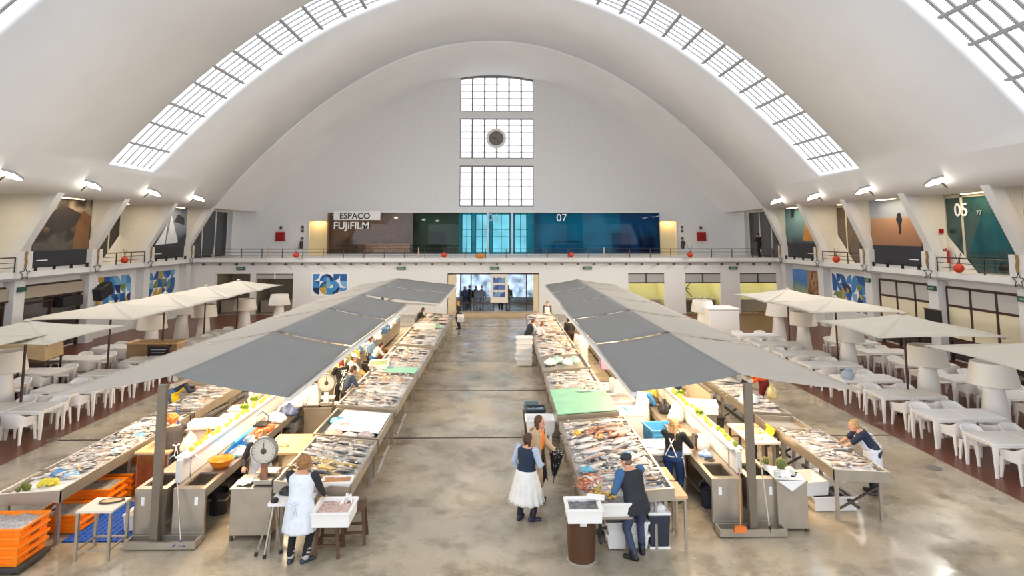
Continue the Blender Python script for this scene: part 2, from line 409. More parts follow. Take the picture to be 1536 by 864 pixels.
# ribs, pillars, bays
M_rib = mat('rib_white', (222, 220, 216), .7)
GALL = {}
DEP = {('crates', k): 1.67 for k in range(-1, 7)}; DEP.update({('cactus', k): .72 if k < 3 else 1.1 for k in range(-1, 7)})
for side, (XG, XS, s) in {'crates': (XL, SPL, -1), 'cactus': (XR, SPR, 1)}.items():
    for i, y in enumerate(STRUTS):
        XO = XG + s * 1.7
        # tiled fin behind the inclined rib
        m = MB()
        closed = (i % 2 == 0)   # fins that close a recessed bay end at the poster wall
        if closed: poly = [(XS, y, ZS), (XG + s * .15, y, ZS), (XG + s * .15, y, ZG1), (XG, y, ZG1), (XG, y, 4.55)]
        else: poly = [(XS, y, ZS), (XG + s * DEP[side, i - 1], y, ZS), (XG + s * DEP[side, i - 1], y, ZG1), (XG, y, ZG1), (XG, y, 4.55)]
        m.prism(poly, (0, .18, 0)); struct('wall_%s_fin' % side, m, M_fin)
        m = MB(); m.hexa([(XG, y - .18, 4.5), (XG - s * .02 + s * .5, y - .18, 4.5), (XG + s * .5, y + .25, 4.5), (XG, y + .25, 4.5)],
                         [(XS - s * .12, y - .18, ZS + .05), (XS + s * .38, y - .18, ZS + .05), (XS + s * .38, y + .25, ZS + .05), (XS - s * .12, y + .25, ZS + .05)])
        struct('pillar_rib_%s' % side, m, M_rib)
        m = MB().box(min(XG - s * .12, XG + s * .5), max(XG - s * .12, XG + s * .5), y - .3, y + .55, ZG0 + .03, 4.66)
        struct('pillar_parapet_%s' % side, m, M_rib)
        m = MB().box(min(XG - s * .02, XG + s * .55), max(XG - s * .02, XG + s * .55), y - .22, y + .4, 0, ZG0)
        struct('pillar_ground_%s' % side, m, M_rib)
        # wire star and garland on the parapet pillar
        if y > 20:
            st = thing('star_ornament', 'wire star on the %s parapet pillar, gallery past the %s' % (ORD[i - 2], 'orange crates' if side == 'crates' else 'cactus cabinet'), 'ornament', (XG - s * .16, y + .12, 3.72), 0, 'wire stars on the gallery pillars')
            m = MB(); pts = [(0, .3 * (1 if k % 2 == 0 else .42) * math.sin(k * PI / 5), .3 * (1 if k % 2 == 0 else .42) * math.cos(k * PI / 5)) for k in range(10)]
            for k in range(10): m.tube([pts[k], pts[(k + 1) % 10]], .014, 5)
            m.build('star_wire', M_black, st)
            m = MB().tube([(0, 0, .3), (0, .03, .5), (0, -.02, .7), (0, .02, .95)], .05, 6); m.build('garland', mat('garland', (150, 118, 62), .6, bump=.5), st)
    # bays
    for i in range(len(STRUTS) - 1):
        y0, y1 = STRUTS[i] + .2, STRUTS[i + 1]
        xw = XG + s * .25 if i % 2 == 1 else XG + s * (DEP[side, i] + .12)
        GALL[side, i] = (xw, y0, y1, i % 2 == 1)
        if i % 2 == 0:
            railing((XG - s * .02, y0 + .35, ZG1), (XG - s * .02, y1 - .3, ZG1), 'brown gallery railing of the %s open bay above the terrace past the %s' % (ORD[i // 2], 'orange crates' if side == 'crates' else 'cactus cabinet'), 3)
            m = MB().box(min(xw, xw + s * .2), max(xw, xw + s * .2), STRUTS[i], STRUTS[i + 1] + .2, ZG1, ZS); struct('wall_%s_recess' % side, m, M_fin); xq = xw - s * .16; m = MB().prism([(xq, y1, 5.45), (xq, y1, ZG1), (xq, y1 - 1.7, ZG1)], (s * .03, 0, 0)); struct('wall_%s_wing' % side, m, M_fin)
        else:
            m = MB().box(min(xw, xw + s * .2), max(xw, xw + s * .2), STRUTS[i] + .03, STRUTS[i + 1] - .01, ZG1, ZS); struct('wall_%s_bay' % side, m, M_white)
            m = MB()
            for k in range(4):
                yy = y0 + .6 + (y1 - y0 - 1.2) * k / 3; m.box(XG - s * .1 - .05, XG - s * .1 + .05, yy - .04, yy + .04, ZG1, ZG1 + .22)
            struct('trim_spotlight', m, M_black)
        # warm strip light under the vault edge
        ym = (y0 + y1) / 2; xl = XG + s * .35 if i % 2 == 0 else XG - s * .35
        lt = thing('strip_light', 'slim lit ceiling strip over the %s gallery bay past the %s' % (ORD[i], 'orange crates' if side == 'crates' else 'cactus cabinet'), 'light', (xl, ym, ZS - .1), 0, 'strip lights along the gallery ceiling')
        MB().box(-.06, .06, -.8, .8, .02, .08).build('housing', M_rib, lt); MB().box(-.045, .045, -.75, .75, -.01, .02).build('tube_lamp', emit_mat('warm_tube', (255, 226, 170), 6) if 'warm_tube' not in MATS else MATS['warm_tube'], lt)
        if y0 > 15: area('gallery_warm', (xl, ym, ZS - .15), (0, 0, 0), .2, 2.4, 40 if i % 2 == 0 else 22, (255, 232, 198))
    # ground floor side wall
    xw = XG + s * .45
    m = MB().box(min(xw, xw + s * .2), max(xw, xw + s * .2), -6, DG, 0, ZG0); struct('wall_%s_ground' % side, m, M_white)
    m = MB().box(min(XG + s * 3.9, XG + s * 4.2), max(XG + s * 3.9, XG + s * 4.2), -6, DW, ZG1, ZS + .3); struct('wall_%s' % side, m, M_white)
    # end bay of the gallery next to the end wall: grey return and shop glass
    m = MB().box(min(XG - s * .1, XG + s * .7), max(XG - s * .1, XG + s * .7), 48.3, DW, ZG1, ZS); struct('wall_%s_end' % side, m, M_greywall)
# ================================================================ UPPER FACADE OF THE GALLERY
M_fascia = mat('white_fascia', (226, 224, 220), .6)
M_text = mat('sign_white', (242, 242, 240), .5)
M_textd = mat('sign_dark', (62, 58, 58), .5)
XF0, XF1 = -13.65, 12.75
facade = [(-13.65, DW - .5), (-6.9, DW - .5), (-3.2, DW - .9), (2.7, DW - .9), (6.6, DW - .5), (12.75, DW - .5)]
# rooms behind the glass
for nm, x0, x1, c in (('taupe', -13.6, -6.7, (120, 110, 102)), ('moss', -6.7, -3.3, (110, 122, 114)), ('blue', -3.3, 12.7, (92, 156, 160))):
    m = MB(); m.box(x0, x1, DW - .06, DW, ZG1, 7.3)
    struct('wall_shop_%s' % nm, m, mat('shop_' + nm, c, .8, var=.25, scale=.7))
M_gl = {'taupe': glass_mat('taupe_glass', (206, 194, 184), .03, k=.4), 'moss': glass_mat('moss_glass', (150, 166, 156), .02, k=.35),
        'cyan': glass_mat('cyan_glass', (190, 226, 234), .0, k=.3), 'blue': glass_mat('deep_blue_glass', (116, 184, 200), .01, k=.45), 'navy': glass_mat('navy_glass', (84, 146, 176), .02, k=.45)}
for x_, w_, c_, e_ in ((-10.2, 6.4, (255, 236, 214), 42), (-5.0, 3.0, (240, 246, 236), 26), (-.3, 5.6, (214, 240, 255), 40), (7.9, 9.4, (220, 238, 255), 80)):
    area('shop_light', (x_, DW - .44, 5.5), (PI / 2, 0, 0), w_, 3.0, e_, c_)  # unseen panels added behind the glass to brighten the shop back walls
def wl(p0, p1, z0, z1, t=.05):
    d = (Vector((*p1, 0)) - Vector((*p0, 0))).normalized(); n = Vector((-d.y, d.x, 0)) * t
    a, b = Vector((*p0, z0)), Vector((*p1, z0)); h = Vector((0, 0, z1 - z0))
    return [a, b, b + n, a + n], [a + h, b + h, b + n + h, a + n + h]
fg = thing('shop_glazing', 'long glazed shop front on the upper gallery below the tall window', 'glass wall', (0, 0, 0))
segs = [(facade[0], (-10.3, DW - .5), 'taupe'), ((-10.3, DW - .5), facade[1], 'taupe'), (facade[1], facade[2], 'moss'), (facade[2], (-.2, DW - .9), 'cyan'), ((-.2, DW - .9), facade[3], 'cyan'), (facade[3], facade[4], 'blue'), (facade[4], (9.6, DW - .5), 'blue'), ((9.6, DW - .5), facade[5], 'navy')]
for p0, p1, k in segs:
    m = MB(); m.hexa(*wl(p0, p1, ZG1 + .02, 7.15)); m.build('glass_pane', M_gl[k], fg)
m = MB()
for (p0, p1) in zip(facade, facade[1:]): m.hexa(*wl((p0[0], p0[1] - .05), (p1[0], p1[1] - .05), 7.13, 7.32, .5))
m.build('fascia_frame', M_fascia, fg)
m = MB()
for (p0, p1) in zip(facade, facade[1:]): m.hexa(*wl((p0[0], p0[1] - .02), (p1[0], p1[1] - .02), ZG1, ZG1 + .1, .1))
for x in (-.95, .95): m.box(x - .06, x + .06, DW - .93, DW - .83, ZG1, 7.15)
m.build('steel_frame', mat('alu', (190, 192, 192), .4, .6), fg)
# daylight windows behind the cyan panes and the lamps of the shops
M_cyanwin = emit_mat('cyan_daylight', (200, 240, 248), 1.1, .2, .8)
for i, (a, b) in enumerate(((-3.0, -2.3), (-1.9, -.9), (-.55, .75), (1.2, 2.1))):
    w = struct('window_%d' % (6 + i), MB().box(a, b, DW - .12, DW - .07, 4.0, 7.0), M_cyanwin)
    m = MB(); m.box(a - .05, a, DW - .16, DW - .1, ZG1, 7.1); m.box(b, b + .05, DW - .16, DW - .1, ZG1, 7.1); m.box((a + b) / 2 - .03, (a + b) / 2 + .03, DW - .16, DW - .1, ZG1, 7.1)
    for z in (5.2, 5.8): m.box(a, b, DW - .16, DW - .1, z, z + .06)
    m.build('window_frame', M_steeld, w)
M_lampw = emit_mat('shop_lamp', (255, 244, 225), 3)
for i, (x, z) in enumerate([(-12.9, 6.95), (-11.2, 6.8), (-9.8, 6.85), (-8.3, 6.75), (-6.1, 6.6), (-5.0, 6.5)]):
    t = thing('spot_lamp', 'lit spot lamp behind upper shop glass, %s from the white sign door' % ORD[i], 'lamp', (x, DW - .2, z))
    MB().cap((0, 0, .02), (0, 0, .2), .03).build('arm', M_steeld, t); MB().ell((0, 0, 0), (.16, .1, .08)).build('lamp_head', M_lampw, t)
for i, (x0, x1, z0, z1) in enumerate([(-12.6, -11.4, 3.85, 5.0), (-10.6, -7.1, 3.85, 4.75), (-5.6, -4.4, 4.2, 5.6), (4.3, 6.3, 3.85, 4.85), (9.0, 10.4, 3.85, 5.5), (11.2, 12.3, 3.85, 5.2)]):
    t = thing('shop_counter', 'low furniture behind the upper shop glass, %s from the white sign' % ORD[i], 'furniture', ((x0 + x1) / 2, DW - .28, ZG1))
    MB().box(-(x1 - x0) / 2, (x1 - x0) / 2, -.12, .12, 0, z1 - ZG1 - .06).build('body', mat('shop_furn%d' % i, [(70, 62, 58), (160, 145, 130), (50, 60, 56), (96, 120, 136), (28, 60, 90), (24, 50, 78)][i], .6, var=.2), t)
    MB().box(-(x1 - x0) / 2 - .04, (x1 - x0) / 2 + .04, -.14, .14, z1 - ZG1 - .06, z1 - ZG1).build('counter_top', M_steeld, t)
# signs
sg = thing('shop_sign', 'white box sign reading ESPAÇO with bare white letters beneath on taupe glass', 'sign', (-13.1, DW - .7, 6.2))
MB().box(0, 3.65, -.06, .06, .35, 1.02).build('sign_board', M_text, sg)
text('ESPAÇO', .66, M_textd, sg, (.45, -.075, .45), (PI / 2, 0, 0), bold=.012); text('FUJiFILM', .78, M_text, sg, (-.02, -.02, -.35), (PI / 2, 0, 0), bold=.014)
for body, x, lab, mm in (('07', 4.45, 'big white number 07 on the deep blue upper glass', M_text), ('06', -.95, 'faint pale number 06 on the cyan upper glass', mat('faint_text', (150, 196, 208), .5))):
    t = thing('shop_number', lab, 'sign', (x, DW - (1.1 if body == '06' else .85), 6.45)); text(body, .85, mm, t, (0, 0, 0), (PI / 2, 0, 0))
# lit door niches beside the facade, hose boxes, call points
M_niche = mat('niche_cream', (232, 214, 170), .7)
for nm, x0, x1 in (('sign', -15.15, -13.75), ('blue glass', 12.85, 14.15)):
    d = struct('door_%d' % (1 if nm == 'sign' else 2), MB().box(x0, x1, DW - .07, DW - .01, ZG1, 6.55), M_niche)
    m = MB(); m.box(x0 - .07, x0, DW - .12, DW, ZG1, 6.62); m.box(x1, x1 + .07, DW - .12, DW, ZG1, 6.62); m.box(x0, x1, DW - .12, DW, 6.55, 6.62); m.build('door_frame', M_fascia, d)
    area('niche_light', ((x0 + x1) / 2, DW - .35, 6.5), (0, 0, 0), .9, .3, 16, (255, 214, 140))
    xs_ = -17.45 if nm == 'sign' else 16.2
    t = thing('hose_box', 'red square hose box on the grey gallery wall, side of the %s' % ('white shop sign' if nm == 'sign' else 'deep blue glass'), 'fire hose box', (xs_, DW - .1, 5.25))
    MB().box(-.36, .36, -.08, .1, -.36, .36).build('cabinet', mat('fire_red', (168, 20, 24), .4), t, bevel=.02); MB().box(-.3, .3, -.1, -.08, -.3, .3).build('door', mat('fire_red_d', (150, 14, 18), .35), t)
    t = thing('wall_sign', 'tiny dark sign above the hose box, side of the %s' % ('white shop sign' if nm == 'sign' else 'deep blue glass'), 'sign', (xs_, DW - .05, 5.95)); MB().box(-.09, .09, -.03, .05, -.12, .12).build('panel', mat('sign_green', (40, 78, 62), .5), t)
    xe = -15.75 if nm == 'sign' else 14.65
    t = thing('fire_extinguisher', 'dark fire extinguisher by the lit door niche, side of the %s' % ('white shop sign' if nm == 'sign' else 'deep blue glass'), 'fire extinguisher', (xe, DW - .15, 4.3))
    MB().lathe([(.02, 0), (.13, .02), (.13, .5), (.06, .62), (.03, .66)], n=12).build('cylinder_body', mat('ext_dark', (60, 40, 38), .4), t, True); MB().tube([(0, -.02, .64), (.12, -.04, .6), (.14, -.04, .3)], .02, 6).build('hose', M_black, t)
    for k, z in enumerate((5.1, 5.7, 6.0)):
        t = thing('wall_plate', 'dark wall plate, %s above extinguisher, side of the %s' % (ORD[k], 'white shop sign' if nm == 'sign' else 'deep blue glass'), 'sign', (xe + .02, DW - .04, z)); MB().box(-.1, .1, -.02, .04, -.1, .1).build('panel', M_steeld, t)
# side glass of the end bays
for side, XG, s, k in (('crates', XL, -1, 'smoke'), ('cactus', XR, 1, 'warmtaupe')):
    gm = glass_mat('gallery_glass_' + k, (60, 62, 64) if s < 0 else (150, 132, 112), .16)
    t = thing('shop_glazing', 'tall glazed shop side at the end of the gallery past the %s' % ('orange crates' if s < 0 else 'cactus cabinet'), 'glass wall', (XG + s * .3, 42.3, ZG1))
    for j in range(3):
        a = j * 2.0 + .05; MB().box(-.03, .03, a, a + 1.9, 0, 3.3).build('glass_pane', gm, t)
    m = MB()
    for j in range(4): m.box(-.06, .06, j * 2 - .05, j * 2 + .06, 0, 3.35)
    m.box(-.06, .06, 0, 6, 3.3, 3.4); m.build('frame', M_fascia, t)
    m = MB().box(min(XG + s * 3.0, XG + s * 3.2), max(XG + s * 3.0, XG + s * 3.2), 42.3, 48.5, ZG1, ZS); struct('wall_shop_%s' % k, m, mat('shopwall' + k, (60, 58, 56) if s < 0 else (170, 150, 128), .7, var=.3))
    area('shop_warm', (XG + s * 1.6, 45, ZS - .2), (0, 0, 0), 2, 3, 25 if s < 0 else 60, (255, 228, 190))
# posters in the closed bays
def photo_mat(name, stops, scale, dist=2.0, axis='Z', zr=(0, 3)):
    m = bpy.data.materials.new(name); m.use_nodes = True; nt = m.node_tree; N, L = nt.nodes, nt.links
    b = N['Principled BSDF']; b.inputs['Roughness'].default_value = .35
    tc = N.new('ShaderNodeTexCoord'); sp = N.new('ShaderNodeSeparateXYZ'); L.new(tc.outputs['Object'], sp.inputs[0])
    nz = N.new('ShaderNodeTexNoise'); nz.inputs['Scale'].default_value = scale; nz.inputs['Detail'].default_value = 6; L.new(tc.outputs['Object'], nz.inputs['Vector'])
    mr = N.new('ShaderNodeMapRange'); mr.inputs[1].default_value, mr.inputs[2].default_value = zr; L.new(sp.outputs[axis], mr.inputs[0])
    ma = N.new('ShaderNodeMath'); ma.operation = 'MULTIPLY_ADD'; ma.inputs[1].default_value = dist; L.new(nz.outputs[0], ma.inputs[0]); L.new(mr.outputs[0], ma.inputs[2])
    sb = N.new('ShaderNodeMath'); sb.operation = 'SUBTRACT'; sb.inputs[1].default_value = dist / 2; L.new(ma.outputs[0], sb.inputs[0])
    r = N.new('ShaderNodeValToRGB'); e = r.color_ramp.elements
    while len(e) < len(stops): e.new(.5)
    for q, (p, c) in zip(e, stops): q.position = p; q.color = lin(c)
    L.new(sb.outputs[0], r.inputs[0]); L.new(r.outputs[0], b.inputs['Base Color'])
    return m
M_cap = mat('poster_caption', (40, 40, 48), .4)
def poster(side, i, label, pm, extras=None, y0=None, y1=None, cap=.75):
    xw, a, b, _ = GALL[side, i]; s = -1 if side == 'crates' else 1
    a = y0 or a + .7; b = y1 or b - .12
    t = thing('wall_poster', label, 'poster', (xw - s * .06, 0, ZG1 + .12))
    h = 3.2
    q = MB().box(-.03, .03, a, b, cap, h).build('photo_panel', pm, t)
    MB().box(-.03, .03, a, b, 0, cap).build('caption_panel', M_cap, t)
    MB().box(-.035 if s > 0 else .03, -.03 if s > 0 else .035, a + .25, a + .95, .3, .34).build('caption_line', M_text, t)
    MB().box(-.05, .05, b, b + .1, -.1, h + .1).build('frame', M_fascia, t)
    X = -.034 * s
    for (pts, c) in (extras or []):
        MB().prism([(X, y, z) for y, z in pts], (-.004 * s, 0, 0)).build('image_shape', mat('pic_%02x%02x%02x' % c, c, .4, var=.15, scale=2), t)
    return t
GO, BR = (120, 88, 52), (74, 62, 52)
poster('crates', 3, 'dark mountain photo poster with golden rock on the gallery past the orange crates', photo_mat('mountain', [(.1, (60, 60, 58)), (.3, (96, 88, 78)), (.42, (58, 52, 48)), (.55, (48, 44, 44)), (.66, (112, 86, 58)), (.8, (176, 156, 130)), (.95, (70, 60, 54))], .9, .8, 'Z', (0, 3.3)), [([(30.9, .8), (32.1, .8), (32.1, 2.4), (31.5, 2.7), (31.0, 1.9)], (128, 88, 52)), ([(28.4, 2.0), (29.1, 2.3), (29.9, 2.9), (30.6, 2.75), (31.4, 2.5), (31.0, 1.9), (29.9, 1.6)], (58, 50, 46))])
poster('crates', 5, 'grey blue photo poster of a white sailboat on the gallery past the orange crates', photo_mat('sea', [(.2, (44, 48, 56)), (.35, (96, 106, 122)), (.6, (140, 148, 162)), (1, (112, 120, 138))], 1.2, .3, 'Z', (.4, 3.3)), [([(38.2, .85), (39.3, .9), (39.5, 2.2), (38.9, 1.5)], (228, 232, 236)), ([(39.4, .9), (40.9, .95), (39.9, 2.7)], (214, 220, 228)), ([(40.4, .8), (41.8, .8), (41.8, 1.6), (41.1, 1.2)], (40, 44, 52)), ([(40.2, 2.3), (41.6, 2.1), (41.5, 2.6), (40.7, 2.8)], (48, 54, 64))], cap=.7)
poster('cactus', 3, 'orange desert dune photo poster with a lone dark figure on the gallery', photo_mat('dune', [(.2, (146, 102, 72)), (.55, (176, 128, 92)), (.68, (190, 148, 112)), (.72, (168, 176, 186)), (1, (150, 160, 176))], .5, .12, 'Z', (0, 3.3)), [([(29.72, 1.5), (29.86, 1.5), (29.9, 1.95), (30.05, 2.2), (29.92, 2.5), (29.7, 2.55), (29.58, 2.2), (29.68, 1.95)], (36, 34, 34))], cap=.95)
poster('cactus', 5, 'teal photo poster with a yellow hooded figure on the gallery', photo_mat('teal', [(.2, (40, 46, 52)), (.4, (84, 122, 126)), (.7, (110, 148, 150)), (1, (84, 124, 128))], 1.0, .35, 'Z', (.2, 3.3)), [([(38.1, 1.1), (39.5, 1.1), (39.2, 2.2), (38.8, 2.55), (38.4, 2.1)], (190, 128, 44)), ([(40.6, 2.6), (41.0, 2.6), (41.05, 3.2), (40.5, 3.2)], (34, 38, 40))], cap=.95)
poster('cactus', 1, 'photo poster of a dark arched doorway at the near end of the gallery', photo_mat('arch', [(.2, (90, 70, 50)), (.5, (150, 120, 82)), (1, (120, 96, 66))], 1.0, .4, 'Z', (0, 3.3)), [([(18.6, .3), (20.9, .3), (20.9, 2.1), (20.4, 2.6), (19.6, 2.75), (18.9, 2.5), (18.6, 2.1)], (40, 38, 52))], cap=.2)
# recessed bays: dark or green shop glass with a frame
for side, i, lab, tint, num in (('crates', 4, 'black shop glass in the recessed gallery bay past the orange crates', (18, 18, 20), None), ('crates', 2, 'teal shop glass in the near recessed bay past the orange crates', (50, 86, 92), None),
                             ('cactus', 2, 'dark green shop glass with white number 05 in a recessed gallery bay', (30, 66, 66), '05'), ('cactus', 4, 'brown shop glass in the recessed gallery bay beside the desert poster', (86, 70, 54), None)):
    xw, a, b, _ = GALL[side, i]; s = -1 if side == 'crates' else 1
    t = thing('shop_glazing', lab, 'glass wall', (xw - s * .08, 0, ZG1))
    MB().box(-.03, .03, a, b, .05, 3.2).build('glass_pane', mat('shopglass_%d%s' % (i, side), tint, .06, spec=.8, var=.4, scale=.8), t)
    m = MB()
    for y in (a, a + (b - a) * .78, b): m.box(-.05, .05, y - .06, y + .06, 0, 3.3)
    m.box(-.05, .05, a, b, 3.2, 3.35); m.build('frame', mat('frame_cream', (200, 190, 165), .5), t)
    if num: text(num, .8, M_text, t, (-.06, 26.85, 2.4), (PI / 2, 0, -PI / 2), .01, bold=.006); text('77', .3, mat('faint2', (150, 165, 160), .5), t, (-.06, 25.6, 2.4), (PI / 2, 0, -PI / 2), .01)
t = thing('fire_extinguisher', 'red fire extinguisher standing on the gallery beside the green 05 glass', 'fire extinguisher', (XR + .5, 27.25, 4.15)); MB().lathe([(.02, 0), (.12, .02), (.12, .5), (.05, .6), (.03, .66)], n=12).build('cylinder_body', mat('fire_red', (168, 20, 24), .4), t, True); MB().tube([(0, 0, .64), (-.12, 0, .6), (-.14, 0, .3)], .02, 6).build('hose', M_black, t)
t = thing('wall_sign', 'small red sign on the cream fin above the red extinguisher', 'sign', (XR + .45, 27.4, 5.55)); MB().box(-.1, .1, -.03, 0, -.1, .1).build('panel', mat('fire_red', (168, 20, 24), .4), t)
# red ball ornaments hanging on the railings
def ball(x, y, dx, dy, label):
    t = thing('ball_ornament', label, 'ornament', (x, y, 4.02), 0, None)
    MB().ell((0, 0, 0), (.2, .2, .19), 14, 9).build('ball', mat('red_ball', (206, 62, 34), .35), t, 'all')
    m = MB(); m.tube([(0, 0, .15), (dx * .16, dy * .16, .62)], .012, 5); m.tube([(0, 0, .15), (-dx * .16, -dy * .16, .62)], .012, 5); m.lathe([(.05, .17), (.04, .22)], n=8); m.build('hanger_wire', M_brown, t)
for i, px in enumerate((449, 667, 856, 1034)):
    x = (px - 750) / F_PX * 42.9; ball(x, DG - .22, 1, 0, 'red ball on the end gallery rail, %s from the mountain poster end' % ORD[i])
ball(XL + .22, 34.6, 0, 1, 'red ball ornament on the gallery rail before the black shop glass'); ball(XR - .22, 25.6, 0, 1, 'large red ball ornament on the gallery rail before the green 05 glass'); ball(XR - .22, 35.0, 0, 1, 'red ball ornament on the gallery rail before the brown shop glass')
t = thing('pumpkin_ornament', 'orange pumpkin ornament on the gallery slab above the entrance', 'ornament', (-1.35, DG - .2, ZG1 + .02)); MB().ell((0, 0, .14), (.36, .14, .16), 14, 8).build('gourd', mat('pumpkin', (204, 132, 50), .5), t, 'all'); MB().cap((0, 0, .28), (.03, 0, .36), .03).build('stem', M_woodd, t)
for i, x in enumerate((-19.6, -15.9, -5.6, 7.2)):
    t = thing('star_ornament', 'pale bow on the end gallery rail, %s from the mountain poster end' % ORD[i], 'ornament', (x, DG + .02, 4.2)); m = MB(); m.cap((0, 0, .3), (0, 0, -.05), .03, .05); m.cap((0, 0, -.05), (-.12, 0, -.3), .03); m.cap((0, 0, -.05), (.12, 0, -.3), .03); m.build('bow', mat('bow_tan', (196, 172, 140), .6), t)
# flood lamps under the vault
for side, X, s, ysl in (('crates', -18.55, -1, (23.73, 28.44, 33.43, 38.4)), ('cactus', 17.45, 1, (24.41, 29.3, 34.07, 38.74))):
    for i, y in enumerate(ysl):
        zz = vz(X) - .36
        t = thing('flood_lamp', '%s lit flood lamp under the vault past the %s, counting into hall' % (ORD[i], 'orange crates' if s < 0 else 'cactus cabinet'), 'lamp', (X, y, zz), 0)
        Mx = Matrix.Rotation(s * -.25, 3, 'Y') @ Matrix.Rotation(-.35, 3, 'X')
        MB().obox((0, 0, .05), (.74, .56, .1), M=Mx).build('housing', mat('lamp_grey', (170, 168, 165), .4), t, bevel=.02)
        MB().obox((0, -.02, -.03), (.66, .5, .08), M=Mx).build('diffuser', emit_mat('flood', (255, 246, 228), 14) if 'flood' not in MATS else MATS['flood'], t)
        MB().bar((s * .1, .05, .05), (s * .75, .12, -.42), .05).build('bracket_arm', M_steeld, t)
        area('flood_light', (X - s * .48, y, zz - .1), (0, s * 1.32, 0), .3, .6, FLOOD, (255, 250, 242), 2.3)
# ================================================================ GROUND FLOOR, END WALL
OPEN = [(-19.35, -17.0, 2.75), (-16.65, -14.1, 2.75), (-3.6, 2.7, 2.78), (8.85, 11.35, 2.75), (12.8, 15.25, 2.75), (16.6, 19.15, 2.75)]
m = MB(); x = XL - 4.5
for a, b, h in OPEN:
    m.box(x, a, DG + .02, DG + .3, 0, ZG0); m.box(a, b, DG + .02, DG + .3, h, ZG0); x = b
m.box(x, XR + 4.5, DG + .02, DG + .3, 0, ZG0); struct('wall_entrance', m, M_white)
m = MB().box(XL, XR, DG + 6, DG + 6.2, 0, ZG0); struct('wall_beyond', m, mat('beyond', (150, 150, 150), .8))
M_lime = mat('lime_wall', (240, 238, 196), .7)
for i, (a, b, h) in enumerate(OPEN):
    if i == 2: continue
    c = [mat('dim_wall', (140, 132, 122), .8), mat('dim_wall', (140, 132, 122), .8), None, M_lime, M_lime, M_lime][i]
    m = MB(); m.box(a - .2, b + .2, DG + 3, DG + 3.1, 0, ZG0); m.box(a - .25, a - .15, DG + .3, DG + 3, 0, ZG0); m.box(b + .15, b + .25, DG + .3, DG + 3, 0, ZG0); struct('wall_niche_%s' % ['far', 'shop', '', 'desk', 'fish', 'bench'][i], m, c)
    area('niche_lamp', ((a + b) / 2, DG + 1.4, 3.2), (0, 0, 0), 1.6, 1.4, 30 if i > 2 else 7, (255, 244, 205) if i > 2 else (255, 230, 190))
    if i >= 3:
        w = struct('window_%d' % (12 + i), MB().box(a, b, DG + .1, DG + .16, 2.12, 2.75), mat('grey_shutter', (176, 174, 170), .6)); m = MB(); m.box(a, b, DG + .06, DG + .1, 2.06, 2.14); m.box((a + b) / 2 - .04, (a + b) / 2 + .04, DG + .06, DG + .1, 2.1, 2.75); m.box(a, b, DG + .06, DG + .1, 2.7, 2.78); m.build('shutter_frame', M_steeld, w)
    if i == 1:
        w = struct('window_11', MB().box(a, b, DG + .1, DG + .16, 2.4, 2.7), mat('grey_shutter', (176, 174, 170), .6)); MB().box((a + b) / 2 - .05, (a + b) / 2 + .05, DG + .06, DG + .1, 2.4, 2.75).build('shutter_frame', M_fascia, w)
    t = thing('shop_counter', 'steel counter in the %s ground floor opening from the dim corner shop' % ORD[i if i < 2 else i - 1], 'counter', ((a + b) / 2, DG + 1.2, 0))
    w_ = (b - a) / 2 - .1
    MB().box(-w_, w_, -.35, .35, .06, .82).build('body', M_steel if i != 4 else mat('ctr_dark', (86, 80, 70), .5), t); MB().box(-w_ - .03, w_ + .03, -.4, .4, .82, .87).build('counter_top', M_steel, t)
    if i == 4:
        for k in range(9):
            o = MB().ell((0, 0, .08), (.12, .1, .08), 8, 5).build('wrapped_parcel', mat('parcel', (220, 214, 200), .7, rnd=.1), None, 'all', loc=((a + b) / 2 - .95 + k * .24, DG + 1.1 + (k % 2) * .2, .87)); tag(o, 'pale wrapped parcel on the counter in the lime-lit opening', 'parcel', 'parcels on the lime-lit counter')
        t = thing('drying_rack', 'dark folding rack standing at the back of the lime-lit opening', 'rack', ((a + b) / 2 - .5, DG + 2.6, .9)); m = MB(); m.bar((-.5, 0, 0), (.4, 0, 1.0), .05); m.bar((.5, 0, 0), (-.4, 0, 1.0), .05); m.bar((-.4, 0, 1), (.4, 0, 1), .05); m.bar((-.3, 0, .6), (.3, 0, .6), .04); m.build('folding_frame', M_steeld, t)
# entrance
E_ = thing('entrance_glazing', 'wide glazed entrance with brown mullions under the gallery', 'glass door', (-.45, DG + .15, 0))
gm = glass_mat('door_glass', (226, 234, 240), .06)
for a, b in ((-2.2, -1.55), (-1.5, -.02), (.95, 2.25), (2.3, 2.7)): MB().box(a, b, -.02, .02, .1, 2.7).build('glass_pane', gm, E_)
m = MB()
for x in (-2.25, -1.53, 0, .9, 2.28): m.box(x - .04, x + .04, -.06, .06, 0, 2.75)
m.box(-3.1, 3.1, -.06, .06, .72, .8); m.box(-3.1, 3.1, -.06, .06, 2.68, 2.76); m.box(-3.1, 3.1, -.06, .06, 0, .1); m.build('mullion_frame', M_brown, E_)
for a, b in ((-3.1, -2.55), (2.75, 3.1)): MB().box(a, b, -.1, .1, 0, 2.68).build('side_panel', mat('pale_wood', (224, 206, 168), .6, var=.06), E_)
pb = thing('entrance_poster', 'cream hanging poster with blue rounded tile motif in the entrance', 'poster', (-.05, DG + .02, .78)); MB().box(-.6, .6, -.03, .03, 0, 1.92).build('poster_sheet', mat('poster_cream', (230, 220, 204), .6), pb)
